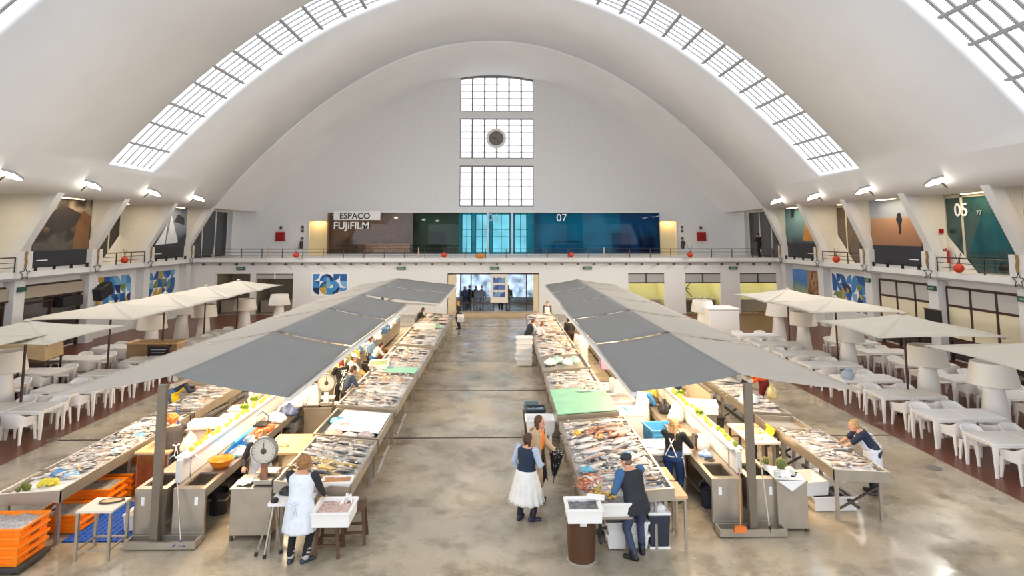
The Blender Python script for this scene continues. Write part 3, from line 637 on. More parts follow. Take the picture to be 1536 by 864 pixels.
for r in range(3):
    for c in range(2):
        for q in range(2):
            xx, zz = -.4 + c * .42, .38 + r * .48
            k = (r + c + q) % 3; col = mat('tile_blue%d' % k, [(70, 112, 168), (116, 154, 196), (48, 86, 146)][k], .4)
            pts = [(xx + .38 * (q == 1), -.035, zz)] + [(xx + .38 * (q == 1) + (.36 if q == 0 else -.36) * math.cos(a), -.035, zz + .36 * math.sin(a)) for a in [PI / 2 * j / 8 for j in range(9)]]
            MB().prism(pts, (0, -.006 - .003 * q, 0)).build('motif', col, pb)
m = MB().box(-3.2, 2.5, DG - 1.2, DG - .2, 0, .22); struct('trim_step', m, mat('step_tan', (196, 172, 140), .6, var=.06))
for i, (x, z, c) in enumerate([(-2.2, 1.5, (46, 78, 130)), (-1.9, 1.7, (40, 34, 34)), (-1.45, 1.62, (60, 40, 34)), (-1.0, 1.7, (34, 36, 44)), (.35, 1.66, (40, 60, 90)), (.9, 1.55, (60, 60, 64))]):
    t = thing('person', 'dark-clothed person outside the glass entrance, %s from the black-coated woman' % ORD[i], 'person', (x - .3, DG + 2 + .3 * (i % 3), 0)); m = MB(); m.cap((-.09, 0, .08), (-.09, 0, .8), .07, .1); m.cap((.09, 0, .08), (.09, 0, .8), .07, .1); m.ell((0, 0, 1.15), (.22, .15, .38)); m.cap((-.24, 0, 1.35), (-.28, .06, .85), .06, .05); m.cap((.24, 0, 1.35), (.28, .06, .85), .06, .05); m.build('clothes', mat('street%d' % i, c, .8), t, 'all'); MB().ell((0, 0, z - .02 if z > 1.6 else 1.62), (.09, .1, .13)).build('head', mat('skin', (214, 160, 130), .6), t, 'all')
# outside beyond the entrance: pale street light
o = struct('window_5', MB().box(-3.6, 2.7, DG + 5.6, DG + 5.7, .6, 3.2), emit_mat('street_daylight', (205, 220, 238), 1.35, .8, 1.5))
# exit signs on the beam
for i, px in enumerate((369, 604, 742, 880, 1098)):
    t = thing('exit_sign', 'dark green exit sign under the end gallery, %s from the dim corner' % ORD[i], 'exit sign', ((px - 750) / F_PX * 43.1, DG - .04, 3.12)); MB().box(-.3, .3, -.05, .05, -.1, .1).build('box', mat('sign_green', (40, 78, 62), .5), t, bevel=.01)
    MB().box(-.2, .2, -.056, -.05, -.045, .045).build('arrow_panel', mat('exit_pale', (120, 150, 130), .5), t)
# ---- murals: quarter discs in blues, ochre and green on white tiles
MURC = [(30, 92, 160), (66, 140, 200), (20, 52, 104), (120, 176, 214), (196, 160, 70), (122, 140, 74)]
def mural(name_, label, O, U, nU, nZ, cell, seed):
    R_ = random.Random(seed); t = thing('wall_mural', label, 'mural', O); U = Vector(U); Nn = U.cross(Vector((0, 0, 1)))
    MB().hexa([-U * .1 - Vector((0, 0, .1)), U * (nU * cell + .1) - Vector((0, 0, .1)), U * (nU * cell + .1) - Vector((0, 0, .1)) - Nn * .02, -U * .1 - Vector((0, 0, .1)) - Nn * .02],
              [-U * .1 + Vector((0, 0, nZ * cell + .1)), U * (nU * cell + .1) + Vector((0, 0, nZ * cell + .1)), U * (nU * cell + .1) + Vector((0, 0, nZ * cell + .1)) - Nn * .02, -U * .1 + Vector((0, 0, nZ * cell + .1)) - Nn * .02]).build('white_tiles', M_text, t)
    m = MB()
    for i in range(nU):
        for j in range(nZ):
            for lay in range(2):
                m.mi = R_.choice([0, 0, 1, 1, 2, 3, 4, 5]); rot = R_.randrange(4); kind = R_.random(); h = cell / 2; rr = cell * (1 if lay == 0 else .55)
                pts = [(0, 0)] + [(rr * math.cos(PI / 2 * k / 8), rr * math.sin(PI / 2 * k / 8)) for k in range(9)]
                if lay == 0 and kind > .8: pts = [(0, 0), (cell, 0), (cell, cell), (0, cell)]
                if lay == 1 and kind > .5: continue
                P = []
                for a, b in pts:
                    a -= h; b -= h
                    for _ in range(rot): a, b = -b, a
                    P.append(U * (i * cell + h + a) + Vector((0, 0, j * cell + h + b)) + Nn * (.004 + .006 * lay))
                m.prism(P, Nn * .004)
    m.build('tile_pattern', [mat('mural%d' % k, c, .4) for k, c in enumerate(MURC)], t)
    return t
mural('m', 'blue and ochre tile mural behind the black speaker', (XL - .42, 32.95, 1.15), (0, 1, 0), 7, 4, .5, 3)
mural('m', 'blue tile mural in the last bay beyond the speaker mural', (XL - .42, 37.75, 1.15), (0, 1, 0), 7, 4, .5, 8)
mural('m', 'blue and ochre tile mural on the white end wall by the grey canopy', (-12.75, DG, 1.35), (1, 0, 0), 5, 3, .46, 5)
mural('m', 'blue tile mural beside the food photo panel', (XR + .42, 36.75, 1.15), (0, -1, 0), 7, 4, .5, 11)
t = thing('food_panel', 'long photo panel of beach and food beside the blue tile mural', 'poster', (XR + .38, 37.6, 1.35)); 
MB().box(-.03, .03, 2.0, 4.0, 0, 1.8).build('beach_photo', photo_mat('beach', [(.2, (150, 160, 130)), (.45, (96, 140, 150)), (.6, (60, 120, 190)), (1, (90, 150, 215))], 1.6, .5, 'Z', (0, 1.8)), t); MB().box(-.03, .03, 0, 2.0, 0, 1.8).build('food_photo', photo_mat('food', [(.2, (70, 44, 34)), (.45, (150, 96, 66)), (.6, (190, 150, 120)), (.8, (90, 50, 36)), (1, (110, 80, 70))], 3.2, 1.2, 'Z', (-1, 3)), t)
MB().box(-.03, .03, 0, 4.0, -.7, -.05).build('lower_board', mat('board_grey', (168, 176, 180), .5), t)
# ---- side windows on the ground floor
def side_window(n, side, y0, y1, blind, label_m, cols=3):
    XG, s = (XL, -1) if side == 'crates' else (XR, 1)
    x = XG + s * .4
    w = struct('window_%d' % n, MB().box(x - .02, x + .02, y0, y1, .1, 3.1), label_m)
    m = MB(); m2 = MB()
    for k in range(cols + 1):
        y = y0 + (y1 - y0) * k / cols; m.box(x - .08, x + .08, y - .05, y + .05, 0, 3.15)
    for z in (.9, 2.35, 3.12): m.box(x - .07, x + .07, y0, y1, z - .05, z + .05)
    m.build('window_frame', M_brown, w)
    if blind:
        MB().box(x - .05, x - .03 if s > 0 else x - .02, y0, y1, 1.0, 2.3).build('blind_pane', mat('blind_cream', (226, 216, 184), .7, emit=0), w); MB().box(x - .05, x - .03, y0, y1, 2.4, 3.08).build('fanlight_pane', mat('fan_pale', (196, 192, 184), .3), w)
M_sglass = mat('side_glass', (52, 48, 46), .08, spec=.8, var=.5, scale=.9)
side_window(20, 'cactus', 27.95, 32.0, True, M_sglass); side_window(21, 'cactus', 23.1, 27.2, True, M_sglass); side_window(22, 'cactus', 18.2, 22.4, True, M_sglass); side_window(23, 'crates', 28.0, 32.0, False, M_sglass, 2); side_window(24, 'crates', 23.1, 27.2, False, M_sglass, 2); side_window(25, 'crates', 18.2, 22.3, False, M_sglass, 2)
for n_, (y0, y1) in enumerate(((28.0, 32.0), (23.1, 27.2))): # pale rolled awnings in the openings past the crates
    t = thing('rolled_awning', 'pale rolled shutter above the dark shop window, %s from the black speaker' % ORD[n_], 'shutter', (XL - .25, y0, 2.6)); MB().box(-.05, .05, 0, y1 - y0, 0, .5).build('shutter_sheet', mat('shutter_tan', (176, 160, 140), .6), t); MB().box(-.08, .08, 0, y1 - y0, -.06, 0).build('bottom_bar', M_brown, t)
t = thing('wall_speaker', 'big black tilted speaker hung before the tile mural', 'speaker', (XL + .2, 32.9, 2.5)); Mx = Matrix.Rotation(.35, 3, 'X'); MB().obox((0, 0, 0), (.5, 1.0, .62), M=Mx).build('cabinet', M_black, t, bevel=.04); MB().bar((-.3, 0, .3), (0, 0, .2), .06).build('bracket', M_steeld, t)
t = thing('air_unit', 'black ceiling unit hung in the shop window opening near the black speaker', 'air conditioner', (XL - .1, 30.9, 2.2)); MB().box(-.2, .2, -.7, .7, -.2, .25).build('cabinet', M_black, t, bevel=.03); MB().box(-.22, .22, -.6, .6, -.24, -.2).build('vent_grille', M_steeld, t)
t = thing('menu_board', 'small black chalk menu board on the white pillar behind the cream parasols', 'sign', (XR - .12, 27.5, 1.75)); MB().box(-.04, .04, -.5, .5, -.35, .35).build('board', M_black, t); MB().box(-.05, .03, -.54, .54, .35, .39).build('frame', M_woodd, t)
for i, (side, y) in enumerate((('cactus', 27.55), ('cactus', 22.7), ('cactus', 32.4), ('crates', 27.6))):
    XG, s = (XL, -1) if side == 'crates' else (XR, 1)
    t = thing('exit_sign', 'small dark green exit sign on the %s white pillar of the side wall' % ['menu board', 'nearest', 'mural', 'tan booth'][i], 'exit sign', (XG - s * .06, y, 3.05)); MB().box(-.04, .04, -.25, .25, -.1, .1).build('box', mat('sign_green', (40, 78, 62), .5), t); MB().box(-.045, -.04, -.17, .17, -.04, .04).build('arrow_panel', mat('exit_pale', (120, 150, 130), .5), t)
# ================================================================ TERRACES: chairs, tables, lamps, parasols
def make_chair():
    t = thing('plastic_armchair', 'white plastic armchair', 'chair')
    m = MB().hexa([(-.22, -.2, .4), (.22, -.2, .4), (.22, .22, .42), (-.22, .22, .42)], [(-.25, -.22, .44), (.25, -.22, .44), (.25, .24, .455), (-.25, .24, .455)]); m.build('seat', M_plastic, t, bevel=.015)
    # wrap-round shell: arms rise into the back (back at -y)
    path = []
    for k in range(17):
        u = k / 16; a = -PI / 2 + 0
        if u < .3: f = u / .3; p = (.29 - .01 * f, .24 - .40 * f); h = .62 + .05 * f
        elif u > .7: f = (1 - u) / .3; p = (-.29 + .01 * f, .24 - .40 * f); h = .62 + .05 * f
        else:
            f = (u - .3) / .4; ang = f * PI; p = (.28 * math.cos(ang), -.16 - .14 * math.sin(ang) ** .6); h = .67 + .13 * math.sin(ang) ** .5
        path.append((p, h))
    ro, ri = [], []
    rings = []
    for (p, h) in path:
        x, y = p; n = Vector((x, y + .05, 0)).normalized() if True else 0
        lean = .05 * max(0, h - .62) / .18
        bo = Vector((x * .93, y * .93, .41)); to = Vector((x, y - lean, h)); th = Vector((n.x, n.y, 0)) * .028
        rings.append([bo, to, to - th, bo - th])
    MB().loft(rings).build('backrest', M_plastic, t, True)
    for sx in (-1, 1):
        for sy in (-1, 1):
            y0 = .2 if sy > 0 else -.24
            m = MB(); top = .46
            a = [(sx * .275, y0 - .05, top), (sx * .275, y0 + .05, top), (sx * .23, y0 + .05, top), (sx * .23, y0 - .05, top)]
            b = [(sx * .30, y0 + sy * .04 - .025, 0), (sx * .30, y0 + sy * .04 + .025, 0), (sx * .265, y0 + sy * .04 + .025, 0), (sx * .265, y0 + sy * .04 - .025, 0)]
            m.hexa(b, a).build('leg', M_plastic, t)
    return t
def make_table():
    t = thing('cafe_table', 'white square table', 'table')
    MB().box(-.475, .475, -.475, .475, .70, .74).build('tabletop', M_plastic, t, bevel=.012)
    MB().box(-.43, .43, -.43, .43, .64, .70).build('apron_frame', M_plastic, t)
    for sx in (-1, 1):
        for sy in (-1, 1):
            b = [(sx * .44 + d, sy * .44 + e, 0) for d, e in ((-.025, -.025), (.025, -.025), (.025, .025), (-.025, .025))]
            a = [(sx * .43 + d, sy * .43 + e, .7) for d, e in ((-.045, -.045), (.045, -.045), (.045, .045), (-.045, .045))]
            MB().hexa(b, a).build('leg', M_plastic, t)
    return t
CH0, TB0 = make_chair(), make_table(); used = {'c': 0, 't': 0}
def place(kind, x, y, rz, label, group):
    src = CH0 if kind == 'c' else TB0
    if not used[kind]:
        used[kind] = 1; src.location = (x, y, .012); src.rotation_euler.z = rz; src['label'] = label; src['group'] = group; return src
    return copy_tree(src, (x, y, .012), rz, label, group)
ROWS = {'cactus': {'aisle': [12.5, 14.68, 16.6, 18.75, 20.75, 22.95, 25.1, 27.3, 29.5], 'wall': [18.55, 20.7, 23.1, 25.4, 27.6]},
        'crates': {'aisle': [15.3, 17.75, 19.9, 22.0, 24.3, 26.6, 28.9, 31.2], 'wall': [17.9, 20.1, 22.3, 24.6, 27.0]}}
jr = random.Random(3)
for side in ('cactus', 'crates'):
    anchor = 'past cactus cabinet' if side == 'cactus' else 'past orange crates'
    for line in ('aisle', 'wall'):
        s = 1 if side == 'cactus' else -1
        x0 = {('cactus', 'aisle'): 11.5, ('cactus', 'wall'): 15.0, ('crates', 'aisle'): -12.6, ('crates', 'wall'): -15.4}[side, line]
        for r, y in enumerate(ROWS[side][line]):
            for k in range(2):
                if side == 'crates' and line == 'wall' and r < 1 and k == 1: continue
                x = x0 + s * k * .97
                end = ('aisle end' if k == 0 else 'wall end') if line == 'aisle' else ('lamp side' if k == 0 else 'wall side')
                place('t', x, y, jr.uniform(-.015, .015), '%s white table, %s, %s line, terrace %s' % (ORD[r], end, line, anchor), 'white tables on the terraces')
                for d in (-1, 1):
                    if jr.random() < .06: continue
                    cx = x + jr.uniform(-.06, .06); dd = jr.uniform(.56, .74)
                    place('c', cx, y + d * dd, (0 if d < 0 else PI) + jr.uniform(-.14, .14),
                          'white armchair, %s side, %s, %s table, %s line, terrace %s' % ('near' if d < 0 else 'far', end, ORD[r], line, anchor), 'white armchairs on the terraces')
# giant white floor lamps
def make_lamp():
    t = thing('giant_floor_lamp', 'giant white floor lamp', 'lamp')
    MB().lathe([(.36, 0), (.38, .02), (.37, .1), (.30, .7), (.24, 1.25), (.2, 1.35)], n=24).build('base', M_plastic, t, True)
    m = MB(); m.lathe([(.60, 1.28), (.62, 1.29), (.5, 1.88), (.48, 1.88), (.58, 1.3), (.60, 1.28)], n=28, caps=False); m.lathe([(.02, 1.62), (.53, 1.62)], n=28, caps=False); m.build('lamp_shade', mat('lamp_shade', (226, 221, 212), .7), t, True)
    MB().cap((0, 0, 1.35), (0, 0, 1.6), .05).build('stem', M_plastic, t)
    return t
LP0 = None
for side, pts in (('cactus', [(13.65, 17.45), (13.6, 20.05), (13.6, 24.6), (13.9, 28.8), (14.2, 32.0), (10.9, 33.8)]), ('crates', [(-15.0, 19.6), (-15.3, 28.2), (-14.9, 32.2), (-14.0, 35.0), (-13.0, 37.5), (-16.6, 33.4)])):
    for i, (x, y) in enumerate(pts):
        lab = '%s giant white floor lamp into the hall, terrace past the %s' % (ORD[i], 'cactus cabinet' if side == 'cactus' else 'orange crates')
        if LP0 is None: LP0 = make_lamp(); LP0.location = (x, y, .012); LP0['label'] = lab; LP0['group'] = 'giant white floor lamps'
        else: copy_tree(LP0, (x, y, .012), 0, lab, 'giant white floor lamps')
# parasols
def parasol(x0, x1, y0, y1, z, zt, label, skew=(0, 0, 0, 0), sag=.07):
    t = thing('parasol', label, 'parasol', ((x0 + x1) / 2, (y0 + y1) / 2, .012), 0, 'cream parasols on the terraces')
    hx, hy = (x1 - x0) / 2, (y1 - y0) / 2; z -= .012; zt -= .012
    cs = [(-hx, -hy, z + skew[0]), (hx, -hy, z + skew[1]), (hx, hy, z + skew[2]), (-hx, hy, z + skew[3])]
    m = MB(); n = 8; top = Vector((0, 0, zt))
    for k in range(4):
        a, b = Vector(cs[k]), Vector(cs[(k + 1) % 4]); rings = []
        for i in range(n + 1):
            u = i / n; row = []
            for j in range(n + 1):
                v = j / n; p = top.lerp(a.lerp(b, v), max(u, .001)); p.z -= sag * 4 * u * (1 - u) * .6 - sag * .0; p.z -= sag * 4 * v * (1 - v) * u * -.6
                row.append(p)
            rings.append(row)
        m.loft(rings, False, False)
    c = m.build('canopy', M_cream, t, 'all'); sd = c.modifiers.new('t', 'SOLIDIFY'); sd.thickness = .012
    MB().tube([(0, 0, 0), (0, 0, zt - .02)], .035, 8).build('pole', M_brown, t)
    MB().box(-.35, .35, -.35, .35, 0, .06).build('base', M_steeld, t)
    for cx, cy, cz in cs: MB().bar((0, 0, zt - .1), (cx * .96, cy * .96, cz - .03), .022).build('rib', M_brown, t)
    MB().lathe([(.06, zt - .02), (.09, zt), (.05, zt + .05)], n=10).build('finial_cap', M_cream, t)
    return t
parasol(10.75, 14.6, 12.2, 15.95, 2.6, 3.05, 'nearest of the cream parasols on the terrace past the cactus cabinet')
parasol(10.5, 14.2, 17.4, 20.9, 2.55, 3.0, 'second cream parasol on the terrace past the cactus cabinet')
parasol(11.2, 14.8, 22.5, 26.0, 2.6, 3.0, 'third cream parasol on the terrace past the cactus cabinet'); parasol(11.0, 14.6, 26.05, 29.6, 2.6, 3.0, 'farthest cream parasol on the terrace past the cactus cabinet')
parasol(-15.9, -12.2, 13.8, 17.4, 2.62, 3.0, 'nearest cream parasol past the orange crates, cut by the photo edge', (0, 0, .1, .1)); parasol(-15.2, -11.55, 16.5, 19.9, 2.6, 2.98, 'second cream parasol past the orange crates, over the covered tan booth')
for i, (y0, y1) in enumerate(((21.1, 24.6), (24.65, 28.2), (28.25, 31.8), (31.85, 35.5))):
    parasol(-15.7, -12.05, y0, y1, 2.6, 3.0, '%s parasol of the long cream row under the tile murals' % ORD[i])
# goods on the terraces
t = thing('covered_stall', 'waist high stall wholly covered with a tan cloth near the wall, past the orange crates', 'stall', (-18.6, 24.4, .012)); MB().box(-.85, .85, -.9, .9, 0, 1.75).build('frame_body', M_steeld, t); 
m = MB(); m.hexa([(-1.0, -1.0, .9), (1.0, -1.0, .85), (1.0, 1.0, .9), (-1.0, 1.0, .9)], [(-.9, -.92, 1.85), (.9, -.92, 1.9), (.9, .92, 1.9), (-.9, .92, 1.82)]); m.build('cloth_cover', mat('tan_cloth', (196, 170, 130), .85, var=.08), t, bevel=.05)
for i, (x, y, w) in enumerate(((-17.6, 19.6, 1.2), (-16.9, 21.0, 1.0), (-17.2, 23.3, 1.1))):
    t = thing('covered_rack', 'black rack half covered by tan cloth under the cream parasols, %s from the photo edge' % ORD[i], 'rack', (x, y, .012)); m = MB()
    for a in (-w, w): m.bar((a, -.4, 0), (a, -.4, 1.5), .05); m.bar((a, .4, 0), (a, .4, 1.5), .05)
    for z in (.3, .75): m.box(-w, w, -.42, .42, z, z + .05)
    m.build('shelf_frame', M_steeld, t); MB().box(-w + .05, w - .05, -.36, .38, .35, .7).build('dark_box', M_black, t)
    m = MB(); m.hexa([(-w - .05, -.48, 1.0 + .1 * i), (w + .05, -.48, .95), (w + .05, .48, 1), (-w - .05, .48, 1)], [(-w - .02, -.44, 1.55), (w + .02, -.44, 1.52), (w + .02, .44, 1.56), (-w - .02, .44, 1.54)]); m.build('cloth_cover', mat('tan_cloth', (196, 170, 130), .85, var=.08), t, bevel=.03)
t = thing('chalkboard', 'black chalkboard sign with a wooden frame by the bar counter, past the orange crates', 'sign', (-13.3, 25.1, .012)); MB().box(-.4, .4, -.03, .03, .15, 1.05).build('board', M_black, t); m = MB(); m.box(-.45, -.4, -.04, .04, 0, 1.1); m.box(.4, .45, -.04, .04, 0, 1.1); m.box(-.45, .45, -.04, .04, 1.05, 1.1); m.build('frame', M_woodd, t)
m = MB()
for k in range(6): m.box(-.3 + .02 * (k % 2), .28 - .05 * (k % 3), -.034, -.03, .92 - k * .12, .945 - k * .12)
m.build('chalk_marks', mat('chalk', (190, 190, 186), .9), t)
t = thing('bar_counter', 'wooden topped bar counter behind the chalkboard, past the orange crates', 'counter', (-14.1, 26.4, .012)); MB().box(-1.0, 1.0, -.35, .35, 0, .98).build('body', mat('bar_tan', (170, 140, 104), .6), t); MB().box(-1.06, 1.06, -.42, .42, .98, 1.04).build('counter_top', M_wood, t); MB().box(-.9, .9, -.3, .3, .3, .34).build('shelf', M_woodd, t)
t = thing('drinks_cooler', 'upright red and white drinks cooler with a glass door by the side wall', 'fridge', (XR - .6, 20.9, .012)); MB().box(-.35, .35, -.35, .35, 0, 1.9).build('cabinet', mat('cooler_red', (170, 24, 28), .4), t, bevel=.02); MB().box(-.38, -.35, -.3, .3, .3, 1.6).build('door', mat('cooler_glass', (210, 216, 220), .1), t); MB().box(-.4, -.38, -.3, .3, 1.62, 1.88).build('top_panel', M_white, t)
for i, y in enumerate((19.6, 22.5)):
    t = thing('planter_bench', 'long low dark bench along the side wall, %s from the drinks cooler' % ('near side' if i == 0 else 'far side'), 'bench', (XR - 1.3, y, .012)); MB().box(-.25, .25, -1.1, 1.1, .4, .46).build('seat', M_steeld, t)
    for a in (-.9, .9): MB().box(-.2, .2, a - .04, a + .04, 0, .4).build('leg', M_steeld, t)
t = thing('chest_freezer', 'white box freezer with glossy lid beside the terrace by the lime-lit opening', 'freezer', (11.6, 33.2, .012)); MB().box(-.8, .8, -.7, .7, .1, 1.5).build('cabinet', M_plastic, t, bevel=.05); MB().box(-.83, .83, -.73, .73, 1.5, 1.6).build('lid', M_plastic, t, bevel=.04); MB().box(-.7, .7, -.6, .6, 0, .1).build('base', M_steeld, t)
t = thing('soft_toy_cushion', 'small pale blue cushion lying on a white terrace table', 'cushion', (11.3, 20.55, .78)); MB().ell((0, 0, .1), (.22, .2, .16), 14, 8).build('pad', mat('cushion_blue', (170, 182, 200), .8), t, 'all'); MB().ell((.05, 0, .27), (.12, .1, .05), 10, 6).build('flap', mat('cushion_blue', (170, 182, 200), .8), t, 'all')
def _coat(t, L, c):
    """open knee length coat over the figure"""
    P, sp, sn, h, W, X, up, fwd = (L[k] for k in ('P', 'sp', 'sn', 'h', 'W', 'X', 'up', 'fwd'))
    m = MB(); rings = []
    for j in range(15):
        u = j / 14
        if u < .45: c_ = P + sp * (.30 - .30 * u / .45) * h; w_, d_ = .104 * W * h + .035, .075 * W * h + .035
        else: v = (u - .45) / .55; c_ = Vector((P.x, P.y, P.z * (1 - v) + .38 * v)); w_, d_ = .108 * W * h + .035 + .05 * v, .085 * W * h + .04 + .05 * v
        g = .62
        rings.append([c_ + X * math.cos(a) * w_ + sn * math.sin(a) * d_ for a in [PI / 2 + g + (2 * PI - 2 * g) * q / 30 for q in range(31)]])
    cm = mat('coat_%02x%02x%02x' % c, c, .85, var=.05, bump=.2, bscale=12)
    m.loft(rings, False, False); o = m.build('coat', cm, t, 'all'); sd = o.modifiers.new('t', 'SOLIDIFY'); sd.thickness = .014
    for sh, el, wr, sx in L['arms']:
        m = MB(); m.cap(sh, el, .050 * h, .042 * h); m.cap(el, el.lerp(wr, .9), .042 * h, .034 * h); vox(m, 'coat_sleeve', cm, t, .011, 2)
    m = MB()
    for sx in (-1, 1): m.cap(L['NK'] - sn * .04 * h + X * sx * .01, L['NK'] - sp * .04 * h + sn * .05 * h + X * sx * .045 * h, .022 * h, .018 * h)
    vox(m, 'collar', cm, t, .01, 1)
def _print(t, L):
    b = L['P'] + L['sp'] * .2 * L['h'] - L['sn'] * (.075 * L['W'] * L['h'] + .018); X, sp, sn = L['X'], L['sp'], L['sn']; m = MB()
    for k in range(3): m.ell(b + X * (k - 1) * .07, (.024, .012, .024), 10, 5)
    m.hexa(*[[b + X * a + sp * z - sn * d for a, z, d in ((-.1, .06, e), (.1, .06, e), (.1, .085, e), (-.1, .085, e))] for e in (-.01, .008)])
    for k in range(2): m.ell(b + X * (k - .5) * .07 - sp * .06, (.02, .012, .02), 10, 5)
    m.build('tee_print', M_text, t)
# ================================================================ PEOPLE
SKIN = mat('skin', (214, 160, 130), .6)
def vox(mb, name, m, parent, size, smooth=3, noise=0):
    me = mb.mesh('tmp', m); o = bpy.data.objects.new('tmp', me); COL.objects.link(o)
    r = o.modifiers.new('r', 'REMESH'); r.mode = 'VOXEL'; r.voxel_size = size; r.use_smooth_shade = True
    if smooth: s = o.modifiers.new('s', 'SMOOTH'); s.factor = .5; s.iterations = smooth
    dg = bpy.context.evaluated_depsgraph_get(); dg.update()
    me2 = bpy.data.meshes.new_from_object(o.evaluated_get(dg)); me2.name = name
    bpy.data.objects.remove(o); bpy.data.meshes.remove(me)
    if noise:
        rr = random.Random(5)
        for v in me2.vertices:
            c = v.co; k = noise * (math.sin(c.x * 95 + 3 * math.sin(c.z * 60)) * math.sin(c.y * 90 + 1) * math.sin(c.z * 85) + .4 * rr.uniform(-1, 1)); v.co = c + v.normal * k
    me2.materials.clear(); me2.materials.append(m)
    me2.polygons.foreach_set('use_smooth', [True] * len(me2.polygons))
    o2 = bpy.data.objects.new(name, me2); COL.objects.link(o2); o2.parent = parent
    return o2
def ik(a, b, l1, l2, pole):
    a, b = Vector(a), Vector(b); d = b - a; L = min(d.length, (l1 + l2) * .995); d = d.normalized(); b = a + d * L
    c = (l1 * l1 - l2 * l2 + L * L) / (2 * L); h = math.sqrt(max(l1 * l1 - c * c, 0)); p = Vector(pole); p = (p - d * p.dot(d)).normalized()
    return a + d * c + p * h, b
def person(label, x, y, face, h=1.65, lean=6, hands=None, feet=None, head=(0, 0), hair='short', hairc=(70, 45, 32), top=(40, 44, 60), sleeve=1.0, sleevec=None, vest=None, vest_long=0, trousers=(36, 38, 48),
           skirt=None, apron=None, shoes=(36, 34, 36), boots=None, cap=None, near=True, wide=1.0, glove=None, extra=None, bowtie=None, z=0, skin=None, gname=None):
    """face: heading in degrees, 0 looks along +Y (into the hall), positive turns to +X"""
    t = thing('person', label, 'person', (x, y, z), -math.radians(face))
    SK = skin or SKIN
    vs = .011 if near else .02
    W = wide; hip_h = .515 * h; ln = math.radians(lean)
    fwd = Vector((0, 1, 0)); up = Vector((0, 0, 1))
    sp = Vector((0, math.sin(ln), math.cos(ln)))               # spine direction
    sn = Vector((0, math.cos(ln), -math.sin(ln)))              # chest normal (forward)
    P = Vector((0, -.10 * math.sin(ln) * 1.4, hip_h))
    feet = feet or [(.1, .02, 8), (-.1, -.02, -8)]
    C = P + sp * .22 * h; S = P + sp * .295 * h; NK = P + sp * .325 * h
    hp, hy = math.radians(head[0]), math.radians(head[1])
    hd = (sp * 1.0 + fwd * .15).normalized()
    HC = NK + hd * .066 * h + sn * .012 * h
    Mh = Matrix.Rotation(-hy, 3, 'Z') @ Matrix.Rotation(-hp, 3, 'X') @ Matrix.Scale(1.1, 3)
    X = Vector((1, 0, 0))
    def torso(m, g=0, z0=-.03, z1=1.0, k=1.0):
        sts = [(-.03, .092, .066, 0), (.03, .098, .072, 0), (.10, .086, .064, .004), (.17, .093, .070, .008), (.235, .102, .070, .006), (.28, .104, .056, 0), (.305, .07, .045, 0), (.325, .034, .036, .004)]
        rings = []
        for a, w, d, off in sts:
            if a < z0 or a > z1: continue
            c = P + sp * a * h + sn * off * h; rw, rd = (w * W * h) * k + g, d * W * h * k + g
            rings.append([c + X * math.cos(q * PI / 9) * rw + sn * math.sin(q * PI / 9) * rd for q in range(18)])
        m.loft(rings)
    legs = []
    for sx, (fx, fy, fr) in zip((1, -1), feet):
        hipj = P + X * sx * .058 * h * W - sp * .0 * h; ank = Vector((fx, fy - .02, .045 * h))
        fr_ = math.radians(fr); fd = Vector((math.sin(fr_), math.cos(fr_), 0))
        kn, ank = ik(hipj, ank, .243 * h, .245 * h, fd + Vector((0, .2, 0)))
        legs.append((hipj, kn, ank, fd))
    arms = []
    hands = hands or [(.22, .12, .78), (-.22, .12, .78)]
    for sx, hh in zip((1, -1), hands):
        sh = S + X * sx * .108 * h * W - sp * .008 * h
        el, wr = ik(sh, Vector(hh), .172 * h, .148 * h, Vector((sx * .55, -.7, -.35)))
        arms.append((sh, el, wr, sx))
    # ---- body: one continuous skin
    m = MB(); torso(m)
    for hipj, kn, ank, fd in legs:
        m.cap(hipj, kn, .052 * h * W, .034 * h); m.cap(kn, ank, .034 * h, .022 * h); m.cap(ank - up * .02 * h - fd * .01, ank - up * .026 * h + fd * .085 * h, .022 * h, .017 * h)
    for sh, el, wr, sx in arms:
        m.cap(sh, el, .032 * h * W, .024 * h); m.cap(el, wr, .024 * h, .0165 * h)
    m.cap(NK - sp * .03 * h, HC, .034 * h, .032 * h)
    m.ell(HC + Mh @ Vector((0, .002, .012)) * h, (.043 * h, .052 * h, .056 * h), 14, 9, Mh)
    m.ell(HC + Mh @ Vector((0, .018, -.028)) * h, (.033 * h, .036 * h, .038 * h), 12, 7, Mh)
    m.cap(HC + Mh @ Vector((0, .054, .004)) * h, HC + Mh @ Vector((0, .062, -.012)) * h, .006 * h, .009 * h, 8)
    for sx in (-1, 1): m.ell(HC + Mh @ Vector((sx * .043, -.004, -.004)) * h, (.007 * h, .014 * h, .018 * h), 8, 5, Mh)
    hm = MB()
